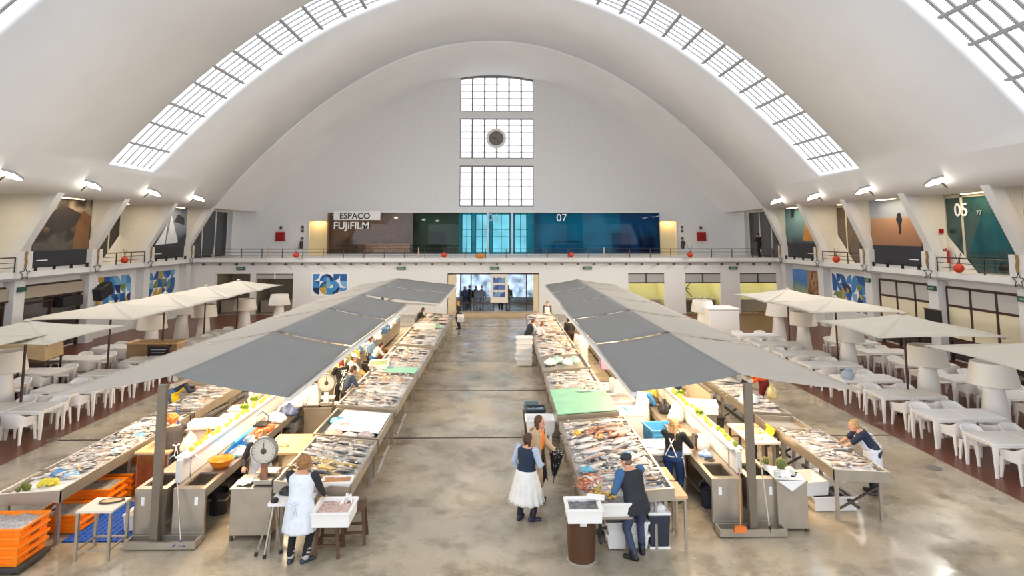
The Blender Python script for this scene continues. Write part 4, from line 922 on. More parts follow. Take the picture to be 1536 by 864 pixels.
    for sh, el, wr, sx in arms:
        d = (wr - el).normalized(); side = d.cross(up).normalized() if abs(d.z) < .95 else Vector((0, 1, 0)).cross(d).normalized() * -sx
        nrm = side.cross(d).normalized()                         # back of the hand
        if nrm.z < 0 and abs(d.z) < .95: nrm = -nrm
        tgt = m if near is False else hm
        pc = wr + d * .028 * h
        Mp = Matrix((side, d, nrm)).transposed()
        tgt.ell(pc, (.024 * h, .032 * h, .012 * h), 12, 7, Mp); tgt.cap(wr - d * .03 * h, wr + d * .02 * h, .0165 * h, .016 * h)
        if near:
            for k, (o, L) in enumerate(((-.0175, .036), (-.006, .043), (.006, .041), (.0175, .033))):
                a = pc + d * .024 * h + side * o * h; q1 = a + (d * .9 - nrm * .25).normalized() * L * .45 * h + side * o * .1 * h
                q2 = q1 + (d * .6 - nrm * .75).normalized() * L * .32 * h; q3 = q2 + (d * .2 - nrm * .95).normalized() * L * .25 * h
                tgt.cap(a - d * .01 * h, q1, .0052 * h, .0050 * h, 8); tgt.cap(q1, q2, .0050 * h, .0046 * h, 8); tgt.cap(q2, q3, .0046 * h, .0038 * h, 8)
            tb = wr + d * .012 * h + side * (-sx) * .018 * h * (1 if True else 0); tdir = (d * .6 + side * (-sx) * .7 - nrm * .25).normalized()
            tgt.cap(tb, tb + tdir * .026 * h, .0066 * h, .0058 * h, 8); tgt.cap(tb + tdir * .026 * h, tb + tdir * .03 * h + d * .022 * h - nrm * .006 * h, .0056 * h, .0044 * h, 8)
    body = vox(m, 'body', SK, t, vs, 2)
    if near:
        hmesh = vox(hm, 'hands_tmp', SK, t, .0045, 1)
        bm = bmesh.new(); bm.from_mesh(body.data); bm.from_mesh(hmesh.data); bm.to_mesh(body.data); bm.free()
        hd_ = hmesh.data; bpy.data.objects.remove(hmesh); bpy.data.meshes.remove(hd_)
        for pgn in body.data.polygons: pgn.use_smooth = True
        for sx in (-1, 1):
            MB().ell(HC + Mh @ Vector((sx * .0185, .0465, .004)) * h, (.0075 * h, .004 * h, .0042 * h), 8, 5, Mh).build('eye', mat('eye_dark', (40, 30, 28), .3), t, 'all')
            MB().ell(HC + Mh @ Vector((sx * .0185, .049, .015)) * h, (.012 * h, .003 * h, .0025 * h), 8, 5, Mh).build('eyebrow', mat('brow', (80, 56, 42), .8), t, 'all')
        MB().ell(HC + Mh @ Vector((0, .0515, -.0335)) * h, (.014 * h, .004 * h, .0045 * h), 8, 5, Mh).build('mouth', mat('lips', (176, 96, 88), .5), t, 'all')
    # ---- clothing
    def cloth(nm, c): return mat('cloth_%02x%02x%02x' % tuple(c), c, .85, var=.06, scale=9, bump=.25, bscale=14)
    m = MB(); torso(m, .012, -.03, .31)
    sc = sleevec or top
    if sleeve > 0 and sleevec is None:
        for sh, el, wr, sx in arms: _sleeve(m, sh, el, wr, h, sleeve, W)
    vox(m, 'shirt', cloth('shirt', top), t, vs, 2)
    if sleeve > 0 and sleevec is not None:
        for sh, el, wr, sx in arms:
            m = MB(); _sleeve(m, sh, el, wr, h, sleeve, W); vox(m, 'sleeve', cloth('s', sc), t, vs, 2)
    if glove:
        for sh, el, wr, sx in arms:
            m = MB(); m.cap(el.lerp(wr, .35), wr, .027 * h, .023 * h); d = (wr - el).normalized(); m.cap(wr, wr + d * .09 * h, .024 * h, .014 * h); m.cap(wr, wr + d * .05 * h + X * -sx * .03 * h, .013 * h, .01 * h); vox(m, 'glove', mat('glove_%02x%02x%02x' % glove, glove, .5), t, vs, 1)
    m = MB(); torso(m, .014, -.03, .11)
    for hipj, kn, ank, fd in legs:
        m.cap(hipj, kn, .057 * h * W, .042 * h * (1.1 if trousers else 1)); m.cap(kn, ank + up * .02 * h, .042 * h, .034 * h)
    vox(m, 'trousers', cloth('tr', trousers), t, vs, 2)
    if vest:
        m = MB(); torso(m, .03, -.03 if not vest_long else -.03, .315)
        for sh, el, wr, sx in arms: m.cap(sh - X * sx * .045 * h - sp * .012 * h, sh - X * sx * .012 * h - sp * .006 * h, .038 * h, .036 * h)
        if vest_long:
            rings = []
            for a, k in ((0, 1.0), (.5, 1.02), (1, 1.04)):
                c = P - up * .06 * h * a * vest_long; rings.append([c + X * math.cos(q * PI / 9) * (.105 * W * h + .03) * k + fwd * math.sin(q * PI / 9) * (.08 * W * h + .03) * k for q in range(18)])
            m.loft(rings)
        vox(m, 'vest', cloth('v', vest), t, vs, 2)
    if skirt:
        c_, z1, flare, pleat = skirt; rings = []; zt = P.z + .06 * h
        for j in range(13):
            u = j / 12; zc = zt + (z1 - zt) * u; ctr = Vector((P.x, (P + sp * .06 * h).y * (1 - u) * 1.0 + 0.0 * u, zc)); ring = []
            for q in range(72):
                a = q * 2 * PI / 72; pl = 1 + pleat * u ** .7 * math.sin(a * 14 + .6 * math.sin(3 * a)); kx = (.104 * W * h + .024) * (1 + flare * u); ky = (.082 * W * h + .024) * (1 + flare * 1.15 * u)
                ring.append(ctr + X * math.cos(a) * kx * pl + fwd * math.sin(a) * ky * pl)
            rings.append(ring)
        o = MB().loft(rings, caps=False).build('skirt' if pleat > .03 else 'apron_skirt', cloth('sk', c_), t, 'all'); sd = o.modifiers.new('t', 'SOLIDIFY'); sd.thickness = .008
    if apron:
        c_, z1 = apron; m = MB(); rings = []
        for j in range(13):
            u = j / 12
            if u < .45: c = (P + sp * (.27 - .27 * u / .45) * h); nrm = sn; w_, d_ = .098 * W * h + .03 - .02 * (1 - u / .45), .075 * W * h + .028
            else: v = (u - .45) / .55; c = Vector((P.x, P.y * (1 - v), P.z + (z1 - P.z) * v)); nrm = fwd; w_, d_ = .105 * W * h + .035 + .03 * v, .08 * W * h + .03 + .05 * v
            hi = PI * (.5 if u > .3 else .36)
            arc = [PI / 2 - hi + 2 * hi * q / 16 for q in range(17)]
            rings.append([c + X * math.cos(a) * w_ + nrm * math.sin(a) * d_ for a in arc])
        m.loft(rings, False, False); o = m.build('apron', cloth('ap', c_), t, 'all'); sd = o.modifiers.new('t', 'SOLIDIFY'); sd.thickness = .01
        m = MB()
        for sx in (-1, 1): m.tube([P + sp * .27 * h + X * sx * .07 * h + sn * .06 * h, S + X * sx * .06 * h + sp * .02 * h, P + sp * .2 * h + X * sx * .01 * h - sn * .098 * h, P + sp * .03 * h + X * sx * -.075 * h - sn * (.088 * h)], .012, 6)
        m.tube([P + sp * .03 * h + X * (.1 * W * h + .03), P + sp * .03 * h - sn * (.083 * h * W + .03), P + sp * .03 * h - X * (.1 * W * h + .03)], .012, 6); m.build('apron_strap', cloth('aps', tuple(min(255, v + 4) for v in c_)), t)
    if bowtie:
        b = P + sp * .05 * h - sn * (.083 * W * h + .05); m = MB(); m.cap(b, b + X * .055 + up * .02, .012, .02); m.cap(b, b - X * .055 + up * .02, .012, .02); m.cap(b, b + X * .035 - up * .17, .01, .014); m.cap(b, b - X * .025 - up * .2, .01, .014); vox(m, 'apron_tie', cloth('bt', bowtie), t, .008, 1)
    for hipj, kn, ank, fd in legs:
        m = MB(); c_ = boots[0] if boots else shoes
        m.cap(ank - up * .028 * h - fd * .028 * h, ank - up * .026 * h + fd * .09 * h, .027 * h, .024 * h)
        if boots: m.cap(ank - up * .02 * h, ank + (kn - ank) * boots[1], .034 * h, .04 * h)
        else: m.cap(ank - up * .02 * h, ank, .028 * h, .026 * h)
        o = vox(m, 'boot' if boots else 'shoe', mat('shoe_%02x%02x%02x' % c_, c_, .45), t, .012, 2)
    # ---- hair / cap
    HM = mat('hair_%02x%02x%02x' % hairc, hairc, .6, var=.25, scale=30)
    m = MB(); H = lambda a, b, c: HC + Mh @ Vector((a, b, c)) * h
    if hair == 'bald': m.ell(H(0, -.016, -.008), (.0445 * h, .042 * h, .03 * h), 12, 7, Mh)
    else:
        m.ell(H(0, -.010, .022), (.049 * h, .054 * h, .052 * h), 14, 9, Mh); m.ell(H(0, -.022, -.004), (.047 * h, .040 * h, .046 * h), 12, 7, Mh)
    if hair == 'curly':
        for k in range(26):
            a = k * 2.4; e = -.3 + 1.5 * ((k * 7) % 26) / 26; m.ell(H(.05 * math.cos(a) * math.cos(e), -.012 + .052 * min(math.sin(a), .45) * math.cos(e), .014 + .055 * math.sin(e)), .026 * h, 7, 5)
    if hair in ('bob', 'long'):
        for sx in (-1, 0, 1): m.cap(H(sx * .038, -.012 - .02 * (sx == 0), .01), H(sx * .042, -.012 - .022 * (sx == 0), -.062), .020 * h, .016 * h)
    if hair == 'long':
        for sx in (-1.2, -.4, .4, 1.2): m.cap(H(sx * .03, -.034, 0), NK - sp * .10 * h - sn * .062 * h + X * sx * .032 * h, .022 * h, .012 * h)
    if hair == 'bun': m.ell(H(0, -.05, .045), .026 * h, 10, 7)
    if hair == 'pony': m.cap(H(0, -.055, .02), H(0, -.085, -.06), .02 * h, .01 * h)
    vox(m, 'hair', HM, t, .008 if near else .014, 1, .0035 if near else 0)
    if cap:
        m = MB(); m.ell(H(0, -.004, .035), (.052 * h, .06 * h, .04 * h), 14, 9, Mh); m.hexa([H(a, b, c) for a, b, c in ((-.04, .04, .028), (.04, .04, .028), (.03, .098, .014), (-.03, .098, .014))], [H(a, b, c) for a, b, c in ((-.04, .04, .034), (.04, .04, .034), (.03, .098, .02), (-.03, .098, .02))])
        vox(m, 'cap', cloth('cap', cap), t, .008, 1)
    if extra: extra(t, locals())
    return t
def _sleeve(m, sh, el, wr, h, L, W):
    m.cap(sh, el if L >= .5 else sh.lerp(el, L * 2), .042 * h * W, .034 * h if L >= .5 else .038 * h)
    if L > .5: m.cap(el, el.lerp(wr, min((L - .5) * 2, .96)), .034 * h, .026 * h)
def socks(t, L):
    for hipj, kn, ank, fd in L['legs']:
        m = MB(); m.mi = 0
        for k in range(6):
            m.mi = k % 2; a = ank + (kn - ank) * (.05 + .07 * k); m.cap(a, ank + (kn - ank) * (.05 + .07 * (k + 1)), .037 * L['h'], .037 * L['h'], 12)
        m.build('striped_sock', [mat('sock_grey', (190, 188, 184), .9), mat('sock_black', (34, 32, 34), .9)], t, 'all')
W_ = (236, 238, 242)
def P_(px, py): return at(px, py, 0)
def HP(px, py, h, lean, face):
    """where a figure stands whose head is seen at a pixel: floor position from head height, lean and heading"""
    l = math.radians(lean); z = .515 * h + .40 * h * math.cos(l); x, y = at(px, py, z); f = (.40 * h - .14) * math.sin(l); a = math.radians(face)
    return x - f * math.sin(a), y - f * math.cos(a)
person('woman in white tabard and apron seen from behind at the polystyrene tray, striped socks', *P_(447, 842), 8, 1.68, 10, [(.26, .38, .92), (-.24, .40, .92)], [(.13, .0, 40), (-.12, -.02, -12)], (8, 0), 'curly', (158, 112, 70), (44, 44, 48), .95, (44, 44, 48), (226, 232, 240), 0, (28, 28, 32), ((226, 232, 240), .50, .25, .02), None, (54, 58, 70), None, None, True, 1.18, None, socks, (214, 226, 240))
person('woman in navy vest and long white pleated skirt standing in the aisle with back turned', *P_(790, 779), 38, 1.60, 4, [(.20, .24, .98), (-.22, .05, .82)], [(.13, .02, 50), (-.11, -.06, -10)], (6, 20), 'bob', (74, 48, 34), (176, 188, 210), 1.0, (176, 188, 210), (34, 48, 70), .5, (40, 38, 50), ((232, 230, 226), .34, .75, .06), None, (46, 42, 62), ((52, 44, 70), .35), None, True, 1.08)
person('woman in beige coat over an orange top holding a dotted umbrella', *P_(806, 752), 112, 1.72, 2, [(.2, .12, .80), (-.18, .30, .98)], None, (6, -8), 'bob', (88, 54, 36), (238, 118, 30), .3, None, None, 0, (48, 44, 46), None, None, (40, 36, 40), None, None, True, 1.0, None,
       lambda t, L: _coat(t, L, (196, 170, 134)))
person('man in black padded vest and dark flat cap leaning over the corner slab', *P_(954, 834), -30, 1.68, 18, [(.10, .46, .96), (-.28, .34, .92)], [(.15, .03, 30), (-.12, -.06, -30)], (16, -12), 'bald', (120, 104, 92), (62, 104, 148), .96, (62, 104, 148), (44, 46, 52), 1.2, (62, 70, 96), None, None, (28, 28, 30), ((28, 28, 30), .22), (56, 58, 64), True, 1.22)
person('blonde woman in black top, jeans and olive rubber boots at the sink counter', *P_(1012, 752), 32, 1.64, 10, [(.30, .40, 1.0), (-.10, .42, .94)], None, (14, 20), 'long', (176, 138, 92), (24, 24, 28), .8, None, None, 0, (38, 66, 112), None, ((224, 220, 212), .52), (88, 86, 50), ((92, 88, 44), .8), None, True, 1.08, None, None, None)
person('woman in white tabard with a bright blue sleeve working at a blue crate', *at(964, 668, 0), 62, 1.62, 12, [(.18, .42, .98), (-.1, .44, .98)], None, (16, 6), 'curly', (166, 106, 62), (62, 128, 184), .62, (62, 128, 184), (238, 236, 232), 0, (60, 56, 54), ((238, 234, 226), .22, .18, .012), None, (60, 56, 54), None, None, True, 1.15)
person('blond woman with hair bun, navy tee and white apron bent over the outer slab', 7.86, 13.55, -72, 1.62, 34, [(.16, .60, .90), (-.16, .62, .90)], None, (20, 6), 'bun', (186, 150, 98), (40, 46, 70), .45, None, None, 0, (56, 60, 70), ((232, 236, 246), .42, .12, .012), ((232, 236, 246), .40), (60, 56, 56), None, None, True, 1.08)
person('smiling woman in white tabard over black sleeves standing behind the dial scale', *HP(392, 654, 1.60, 6, 176), 176, 1.60, 6, [(.22, .34, .98), (-.16, .42, 1.0)], None, (10, -10), 'curly', (198, 140, 84), (40, 38, 42), .96, (40, 38, 42), (238, 238, 238), 0, (60, 56, 56), None, ((236, 234, 230), .42), (60, 56, 54), None, None, True, 1.15)
person('person in dark grey top and black apron with white bow, bent behind the steel post', *HP(259, 629, 1.62, 22, -40), -40, 1.62, 22, [(.1, .62, .95), (-.2, .56, .95)], None, (22, 0), 'curly', (186, 112, 50), (62, 58, 58), .55, None, None, 0, (58, 50, 50), ((58, 52, 50), .55, .12, .01), None, (40, 38, 38), None, None, True, 1.2, None, None, (242, 240, 236))
person('person in jeans and bright yellow apron reaching over the far outer slab', -9.4, 18.7, 62, 1.62, 48, [(.18, .6, .92), (-.18, .56, .92)], None, (20, 0), 'short', (84, 56, 40), (52, 58, 76), .9, None, None, 0, (72, 108, 158), None, ((236, 206, 30), .5), (40, 40, 44), None, None, True, 1.1)
person('red-haired woman in black printed tee and yellow gloves behind the dial scale', *HP(512, 543, 1.62, 8, -40), -40, 1.62, 8, [(.1, .4, .98), (-.3, .32, .92)], None, (10, -10), 'bob', (150, 52, 34), (30, 30, 34), .45, None, None, 0, (50, 48, 52), None, ((236, 232, 226), .5), (50, 46, 46), None, None, True, 1.08, (236, 176, 40), lambda t, L: _print(t, L))
person('man in dark blue pullover and white apron cutting fish beside the dial scale', *HP(529, 554, 1.64, 18, 66), 66, 1.64, 18, [(.16, .46, .96), (-.16, .44, .96)], None, (26, 0), 'short', (70, 52, 42), (74, 88, 108), .7, None, None, 0, (60, 60, 66), None, ((228, 228, 230), .4), (50, 46, 46), None, None, True, 1.1)
person('person in white shirt and white brimmed cap with yellow gloves by the fish heap', *HP(530, 536, 1.68, 12, 78), 78, 1.68, 12, [(.16, .52, .95), (-.16, .5, .95)], None, (14, 0), 'short', (60, 44, 36), (238, 236, 232), .5, None, None, 0, (60, 60, 62), None, ((236, 234, 230), .5), (50, 46, 46), None, (238, 234, 226), True, 1.1, (240, 200, 96))
person('woman in long white apron over a denim blue top talking in the inner aisle', *HP(556, 508, 1.60, 2, 55), 55, 1.60, 2, [(.12, .3, .95), (-.2, .2, .9)], None, (4, 30), 'bob', (64, 44, 36), (116, 146, 178), .7, None, None, 0, (70, 70, 74), None, ((238, 232, 222), .2), (50, 46, 46), None, None, False, 1.12)
person('person in white top and blue skirt bent next to the woman in the long apron', *HP(571, 517, 1.5, 30, 70), 70, 1.5, 30, [(.14, .5, .9), (-.14, .5, .9)], None, (20, 0), 'short', (50, 40, 36), (234, 230, 226), .7, None, None, 0, (54, 96, 146), ((60, 104, 156), .5, .2, .01), None, (50, 46, 46), None, None, False, 1.1)
person('person in black coat bent over the far slab beside the green lettuce', *HP(634, 464, 1.6, 30, 78), 78, 1.6, 30, [(.14, .5, .92), (-.14, .5, .92)], None, (20, 0), 'bob', (40, 32, 30), (38, 36, 42), .9, None, None, 0, (74, 70, 84), None, None, (40, 36, 36), None, None, False, 1.1)
person('fair-haired woman in black coat standing by the entrance with a white bag', -2.35, 36.6, -70, 1.60, 4, [(.16, .22, .95), (-.22, .05, .8)], None, (6, 0), 'bob', (190, 150, 96), (36, 36, 40), .9, None, None, 0, (30, 30, 34), ((30, 32, 36), .55, .2, .01), None, (30, 30, 32), None, None, False, 1.12)
person('person in dark waistcoat and white sleeves bent over orange fish by stacked boxes', 1.35, 29.2, 60, 1.62, 24, [(.16, .46, .95), (-.14, .46, .95)], None, (20, 0), 'short', (112, 74, 48), (236, 234, 232), .9, (236, 234, 232), (50, 52, 60), .5, (54, 54, 60), None, None, (40, 36, 36), None, None, False, 1.12)
person('brown-haired person in a white shirt beside the dark waistcoat seller', 1.75, 28.7, 70, 1.52, 20, [(.16, .4, .95), (-.14, .4, .95)], None, (20, 0), 'short', (130, 84, 56), (232, 230, 228), .7, None, None, 0, (60, 56, 56), None, None, (40, 36, 36), None, None, False, 1.05)
person('farthest seller in dark patterned top behind a white box near the entrance', 2.75, 36.4, 200, 1.62, 4, None, None, (8, 0), 'short', (50, 40, 36), (84, 84, 92), .9, None, None, 0, (60, 56, 56), None, ((238, 236, 232), .4), (40, 36, 36), None, None, False, 1.05)
person('seller in long white coat half under the canopy, behind the green slab', 3.35, 17.9, 20, 1.66, 4, None, None, (4, 0), 'short', (74, 52, 40), (240, 234, 226), .95, None, None, 0, (200, 190, 180), ((240, 234, 226), .3, .12, .015), None, (60, 56, 54), None, None, False, 1.2)
person('seller in long white coat under the canopy by the far fish trays', 3.3, 25.6, 10, 1.66, 4, None, None, (4, 0), 'short', (60, 44, 38), (240, 234, 228), .95, None, None, 0, (200, 190, 180), ((240, 234, 228), .3, .12, .015), None, (60, 56, 54), None, None, False, 1.2)
person('person in black with dark hair under the canopy edge near the far trays', 3.25, 29.3, -20, 1.64, 8, None, None, (6, 0), 'bob', (36, 28, 28), (34, 32, 36), .9, None, None, 0, (60, 40, 36), None, None, (40, 36, 36), None, None, False, 1.1)
person('person in orange jacket and dark red trousers shopping at the outer slab', *P_(1147, 620), -60, 1.66, 6, [(.22, .36, .95), (-.2, .3, .9)], None, (8, 0), 'short', (70, 48, 38), (240, 92, 26), .95, None, None, 0, (112, 32, 26), None, None, (46, 42, 44), None, None, False, 1.2)
person('person in black jacket with an orange chest patch beside the orange jacket', *P_(1119, 608), -70, 1.62, 6, [(.2, .3, .95), (-.2, .24, .9)], None, (8, 0), 'short', (46, 38, 34), (40, 42, 52), .95, None, None, 0, (46, 52, 72), None, None, (40, 36, 36), None, None, False, 1.1, None, lambda t, L: MB().ell(L['P'] + L['sp'] * .18 * L['h'] + L['X'] * .04 * L['h'] + L['sn'] * .085 * L['h'], (.09, .03, .14), 10, 6).build('chest_patch', mat('patch_orange', (240, 120, 50), .7), t, 'all'))
person('person with red hair bent in a white coat at the produce behind the scale', -6.72, 17.6, 120, 1.56, 34, [(.14, .48, .95), (-.14, .46, .95)], None, (16, 0), 'short', (140, 74, 44), (238, 236, 234), .9, None, None, 0, (80, 76, 74), ((238, 236, 234), .5, .15, .012), None, (50, 46, 44), None, None, False, 1.15)
person('man in black standing at the far corner of the upper gallery rail', 18.3, 43.75, -40, 1.72, 4, [(.2, .3, 1.2), (-.16, .34, 1.2)], None, (4, 0), 'short', (30, 26, 26), (26, 24, 28), .95, None, None, 0, (28, 28, 32), None, None, (24, 24, 24), None, None, False, 1.05, None, None, None, ZG1)
# umbrella held by the woman in the coat
ux, uy = at(822, 752, 0)
u = thing('umbrella', 'closed black umbrella with white dots held upside down by the beige-coated woman', 'umbrella', (1.08, 13.28, .42), 0)
def dots_mat():
    m = bpy.data.materials.new('dotted_cloth'); m.use_nodes = True; nt = m.node_tree; N, L = nt.nodes, nt.links; b = N['Principled BSDF']; b.inputs['Roughness'].default_value = .8
    tc = N.new('ShaderNodeTexCoord'); v = N.new('ShaderNodeTexVoronoi'); v.inputs['Scale'].default_value = 16; L.new(tc.outputs['Object'], v.inputs['Vector'])
    r = N.new('ShaderNodeValToRGB'); r.color_ramp.elements[0].color = lin((196, 194, 190)); r.color_ramp.elements[1].color = lin((36, 32, 32)); r.color_ramp.elements[0].position = .2; r.color_ramp.elements[1].position = .28
    L.new(v.outputs['Distance'], r.inputs[0]); L.new(r.outputs[0], b.inputs['Base Color']); return m
rings = []
for j in range(9):
    f = j / 8; R0 = .02 + .13 * f ** .8
    rings.append([(R0 * (1 + .16 * math.sin(k * PI / 4 * 2)) * math.cos(k * PI / 12), R0 * (1 + .16 * math.sin(k * PI / 4 * 2)) * math.sin(k * PI / 12), .06 + .56 * f) for k in range(24)])
MB().loft(rings).build('cloth_canopy', dots_mat(), u, 'all'); MB().tube([(0, 0, -.06), (0, 0, .86)], .01, 6).build('shaft', M_steeld, u); MB().tube([(0, 0, .84), (0, 0, .93), (.03, 0, .96), (.06, 0, .93)], .016, 8).build('handle', M_black, u)
u.location = (1.12, 13.42, .36); u.rotation_euler = (.06, .12, 0)
t = thing('carrier_bag', 'white square carrier bag hanging beside the black-coated woman at the entrance', 'bag', (-2.25, 36.25, .45)); MB().hexa([(-.2, -.08, 0), (.2, -.08, 0), (.2, .08, 0), (-.2, .08, 0)], [(-.19, -.05, .42), (.19, -.05, .42), (.19, .05, .42), (-.19, .05, .42)]).build('bag_body', M_text, t); MB().tube([(-.1, 0, .4), (-.08, 0, .55), (.08, 0, .55), (.1, 0, .4)], .008, 5).build('handle', M_text, t)
# ================================================================ CANOPIES
M_grey = mat('grey_canvas', (134, 133, 131), .9, var=.03, scale=1.5); M_beige = mat('beige_canvas', (186, 177, 165), .9, var=.03, scale=1.5)
def canopy(side, xl, xr, xrd, zr, xo, ys, last_x, label):
    """xr ridge, xl aisle side edge, xo outer edge; ys panel joints; last_x aisle edge of the last panels"""
    t = thing('stall_canopy', label, 'canopy', (xr, ys[0], 0)); zE = 2.45
    def panel(xe, y0, y1, m_, first, over):
        rings = []; ny = 8
        for i in range(ny + 1):
            v = i / ny; y = y0 + (y1 - y0) * v; row = []
            for j in range(9):
                u = j / 8; x = xr + (xe - xr) * u; z = zr + (zE - zr) * u - .025 * 4 * v * (1 - v) * (.4 + .6 * u) - .03 * 4 * u * (1 - u) + over * (1 - v)
                if first and u > .6: x += (xe - xr) * .04 * (u - .6) / .4 * (1 - v)
                row.append((x - xr, y - ys[0], z))
            rings.append(row)
        o = MB().loft(rings, False, False).build('awning_panel', m_, t, 'all'); sd = o.modifiers.new('t', 'SOLIDIFY'); sd.thickness = .01
    for i in range(len(ys) - 1):
        y0, y1 = ys[i], ys[i + 1] - .2
        xe = xl if i < 3 else last_x
        panel(xe, y0, y1, M_grey, i == 0, .0); panel(xo, y0, y1, M_beige, i == 0, .0)
    L_ = ys[-1] - ys[0]
    MB().box(-.05, .05, .1, L_ - .3, zr - .14, zr - .03).build('ridge_beam', M_steel, t)
    for xe, y0, y1 in ((xl, 0, ys[3] - ys[0]), (last_x, ys[3] - ys[0], L_), (xo, 0.4, L_)):
        sgn = -1 if xe > xr else 1
        MB().box(xe - xr - .05 - .02 * sgn, xe - xr + .05 - .02 * sgn, y0 + .25, y1 - .2, zE - .16, zE - .075).build('edge_beam', M_plastic, t)
    for i, y in enumerate(ys[:-1]):
        yy = y - ys[0] + (-.35 if i == 0 else .0)
        MB().box(-.07, .07, yy, yy + .1, 0, zr - .1).build('post', M_post, t)
        for xe in ((xl if i < 3 else last_x, xo) if i else ()): MB().bar((0, yy + .2, zr - .3), ((xe - xr) * .96, yy + .25, zE - .12), .06).build('arm', M_steel, t)
    # warm lamps hung under the ridge
    for i in range(len(ys) - 1):
        ym = (ys[i] + ys[i + 1]) / 2
        for sg, wv in ((1 if xl > xr else -1, 1.0), (-1 if xl > xr else 1, .85)):
            area('canopy_lamp', (xr + sg * .75, ym, 2.22), (0, sg * -.25, 0), .5, (ys[i + 1] - ys[i]) * .8, STALLW * wv, (255, 226, 186))
            MB().box(sg * .75 - .04, sg * .75 + .04, ym - ys[0] - 1.2, ym - ys[0] + 1.2, 2.26, 2.34).build('lamp_housing', M_plastic, t)
    return t
canopy('L', -4.0, -6.0, None, 2.84, -8.3, [11.85, 17.2, 22.4, 27.4, 32.3, 37.6], -2.65, 'long two-sided canopy, grey toward the aisle, over the stalls with the orange crates')
canopy('R', 2.62, 4.6, None, 2.76, 6.85, [12.1, 17.35, 22.4, 27.4, 32.4, 37.6], 2.7, 'long two-sided canopy, grey toward the aisle, over the stalls with the cactus cabinet')
# ================================================================ FISH SLABS
SLABS = {}
def slab(key, x0, x1, y0, y1, label, zin=.92, zout=.80, inner='x0', end=True, legs=True, board=None):
    """sloping steel fish slab; the inner (seller's) edge is higher"""
    t = thing('fish_slab', label, 'fish counter', ((x0 + x1) / 2, (y0 + y1) / 2, 0)); hx, hy = (x1 - x0) / 2, (y1 - y0) / 2
    za, zb = (zin, zout) if inner == 'x0' else (zout, zin)
    def zz(x): return za + (zb - za) * (x + hx) / (2 * hx)
    m = MB(); q = .012; m.hexa([(-hx + q, -hy + q, za - .05), (hx - q, -hy + q, zb - .05), (hx - q, hy - q, zb - .05), (-hx + q, hy - q, za - .05)], [(-hx + q, -hy + q, za), (hx - q, -hy + q, zb), (hx - q, hy - q, zb), (-hx + q, hy - q, za)]); m.build('tray', M_steel, t)
    m = MB(); w = .045; h = .09
    m.hexa([(-hx, -hy, za - .11), (-hx + w, -hy, za - .11), (-hx + w, hy, za - .11), (-hx, hy, za - .11)], [(-hx, -hy, za + h), (-hx + w, -hy, za + h), (-hx + w, hy, za + h), (-hx, hy, za + h)])
    m.hexa([(hx - w, -hy, zb - .11), (hx, -hy, zb - .11), (hx, hy, zb - .11), (hx - w, hy, zb - .11)], [(hx - w, -hy, zb + h), (hx, -hy, zb + h), (hx, hy, zb + h), (hx - w, hy, zb + h)])
    for y in (-hy - .001, hy - w + .001): m.hexa([(-hx, y, za - .11), (hx, y, zb - .11), (hx, y + w, zb - .11), (-hx, y + w, za - .11)], [(-hx, y, za + h), (hx, y, zb + h), (hx, y + w, zb + h), (-hx, y + w, za + h)])
    m.build('rim_frame', M_steel, t)
    n = max(2, round((y1 - y0) / 2.0) + 1)
    for k in range(n):
        y = -hy + .18 + (2 * hy - .36) * k / (n - 1)
        for x in (-hx + .12, hx - .12): MB().box(x - .03, x + .03, y - .03, y + .03, 0, zz(x) - .08).build('leg', M_steel, t)
        MB().bar((-hx + .12, y, .2), (hx - .12, y, .62), .035).build('brace', M_steeld, t)
    MB().box(-.03, .03, -hy + .2, hy - .2, .2, .25).build('stretcher', M_steeld, t)
    SLABS[key] = (x0, x1, y0, y1, za, zb)
    return t
slab('LA1', -4.05, -2.68, 11.75, 14.3, 'aisle slab with yellow striped fish, nearest on the side of the dial scales', inner='x0')
slab('LA2', -4.15, -2.7, 14.42, 16.45, 'aisle slab half covered by a bare white sheet', inner='x0')
slab('LA3', -4.2, -2.66, 16.6, 20.6, 'aisle slab of silver fish just beyond the white sheet', .97, .86, inner='x0')
slab('LA4', -4.2, -2.66, 20.75, 25.4, 'aisle slab starting with a green sheet beyond the brimmed cap', inner='x0')
slab('LA5', -4.2, -2.6, 25.6, 30.3, 'second last aisle slab on the dial scale side', .97, .86, inner='x0')
slab('LA6', -4.2, -2.6, 30.5, 36.0, 'farthest aisle slab, by the black-coated woman at the entrance', inner='x0')
slab('RA1', 1.45, 3.05, 11.3, 15.65, 'aisle slab heaped with mixed fish in front of the capped man', inner='x1')
slab('RA2', 1.42, 2.95, 15.85, 18.5, 'aisle slab covered with a plain mint green cloth', .97, .86, inner='x1')
slab('RA3', 1.45, 3.0, 18.6, 20.9, 'aisle slab of silver fish on white beyond the mint cloth', inner='x1')
slab('RA4', 1.45, 3.0, 21.05, 23.4, 'aisle slab with pale aqua packets beyond the silver fish', .97, .86, inner='x1')
slab('RA5', 1.45, 3.0, 23.55, 29.0, 'long far aisle slab beside the stacked white boxes', inner='x1')
slab('RA6', 1.45, 3.0, 29.2, 36.0, 'farthest aisle slab by the waistcoat seller', inner='x1')
slab('LO1', -8.78, -7.65, 11.5, 16.1, 'outer slab above the orange crates by the blue mat', .88, .82, inner='x1')
slab('LO2', -8.78, -7.65, 16.25, 21.0, 'outer slab in front of the person in the yellow apron', .88, .82, inner='x1')
slab('LO3', -8.78, -7.65, 21.15, 27.0, 'outer slab half hidden by the beige canopy, past the yellow apron', .88, .82, inner='x1')
slab('RO1', 6.32, 7.4, 12.15, 14.75, 'outer slab where the blond woman in the white apron works', .90, .84, inner='x0')
slab('RO2', 6.3, 7.3, 15.95, 20.8, 'outer slab of small dark-backed fish near the orange jacket', .92, .86, inner='x0')
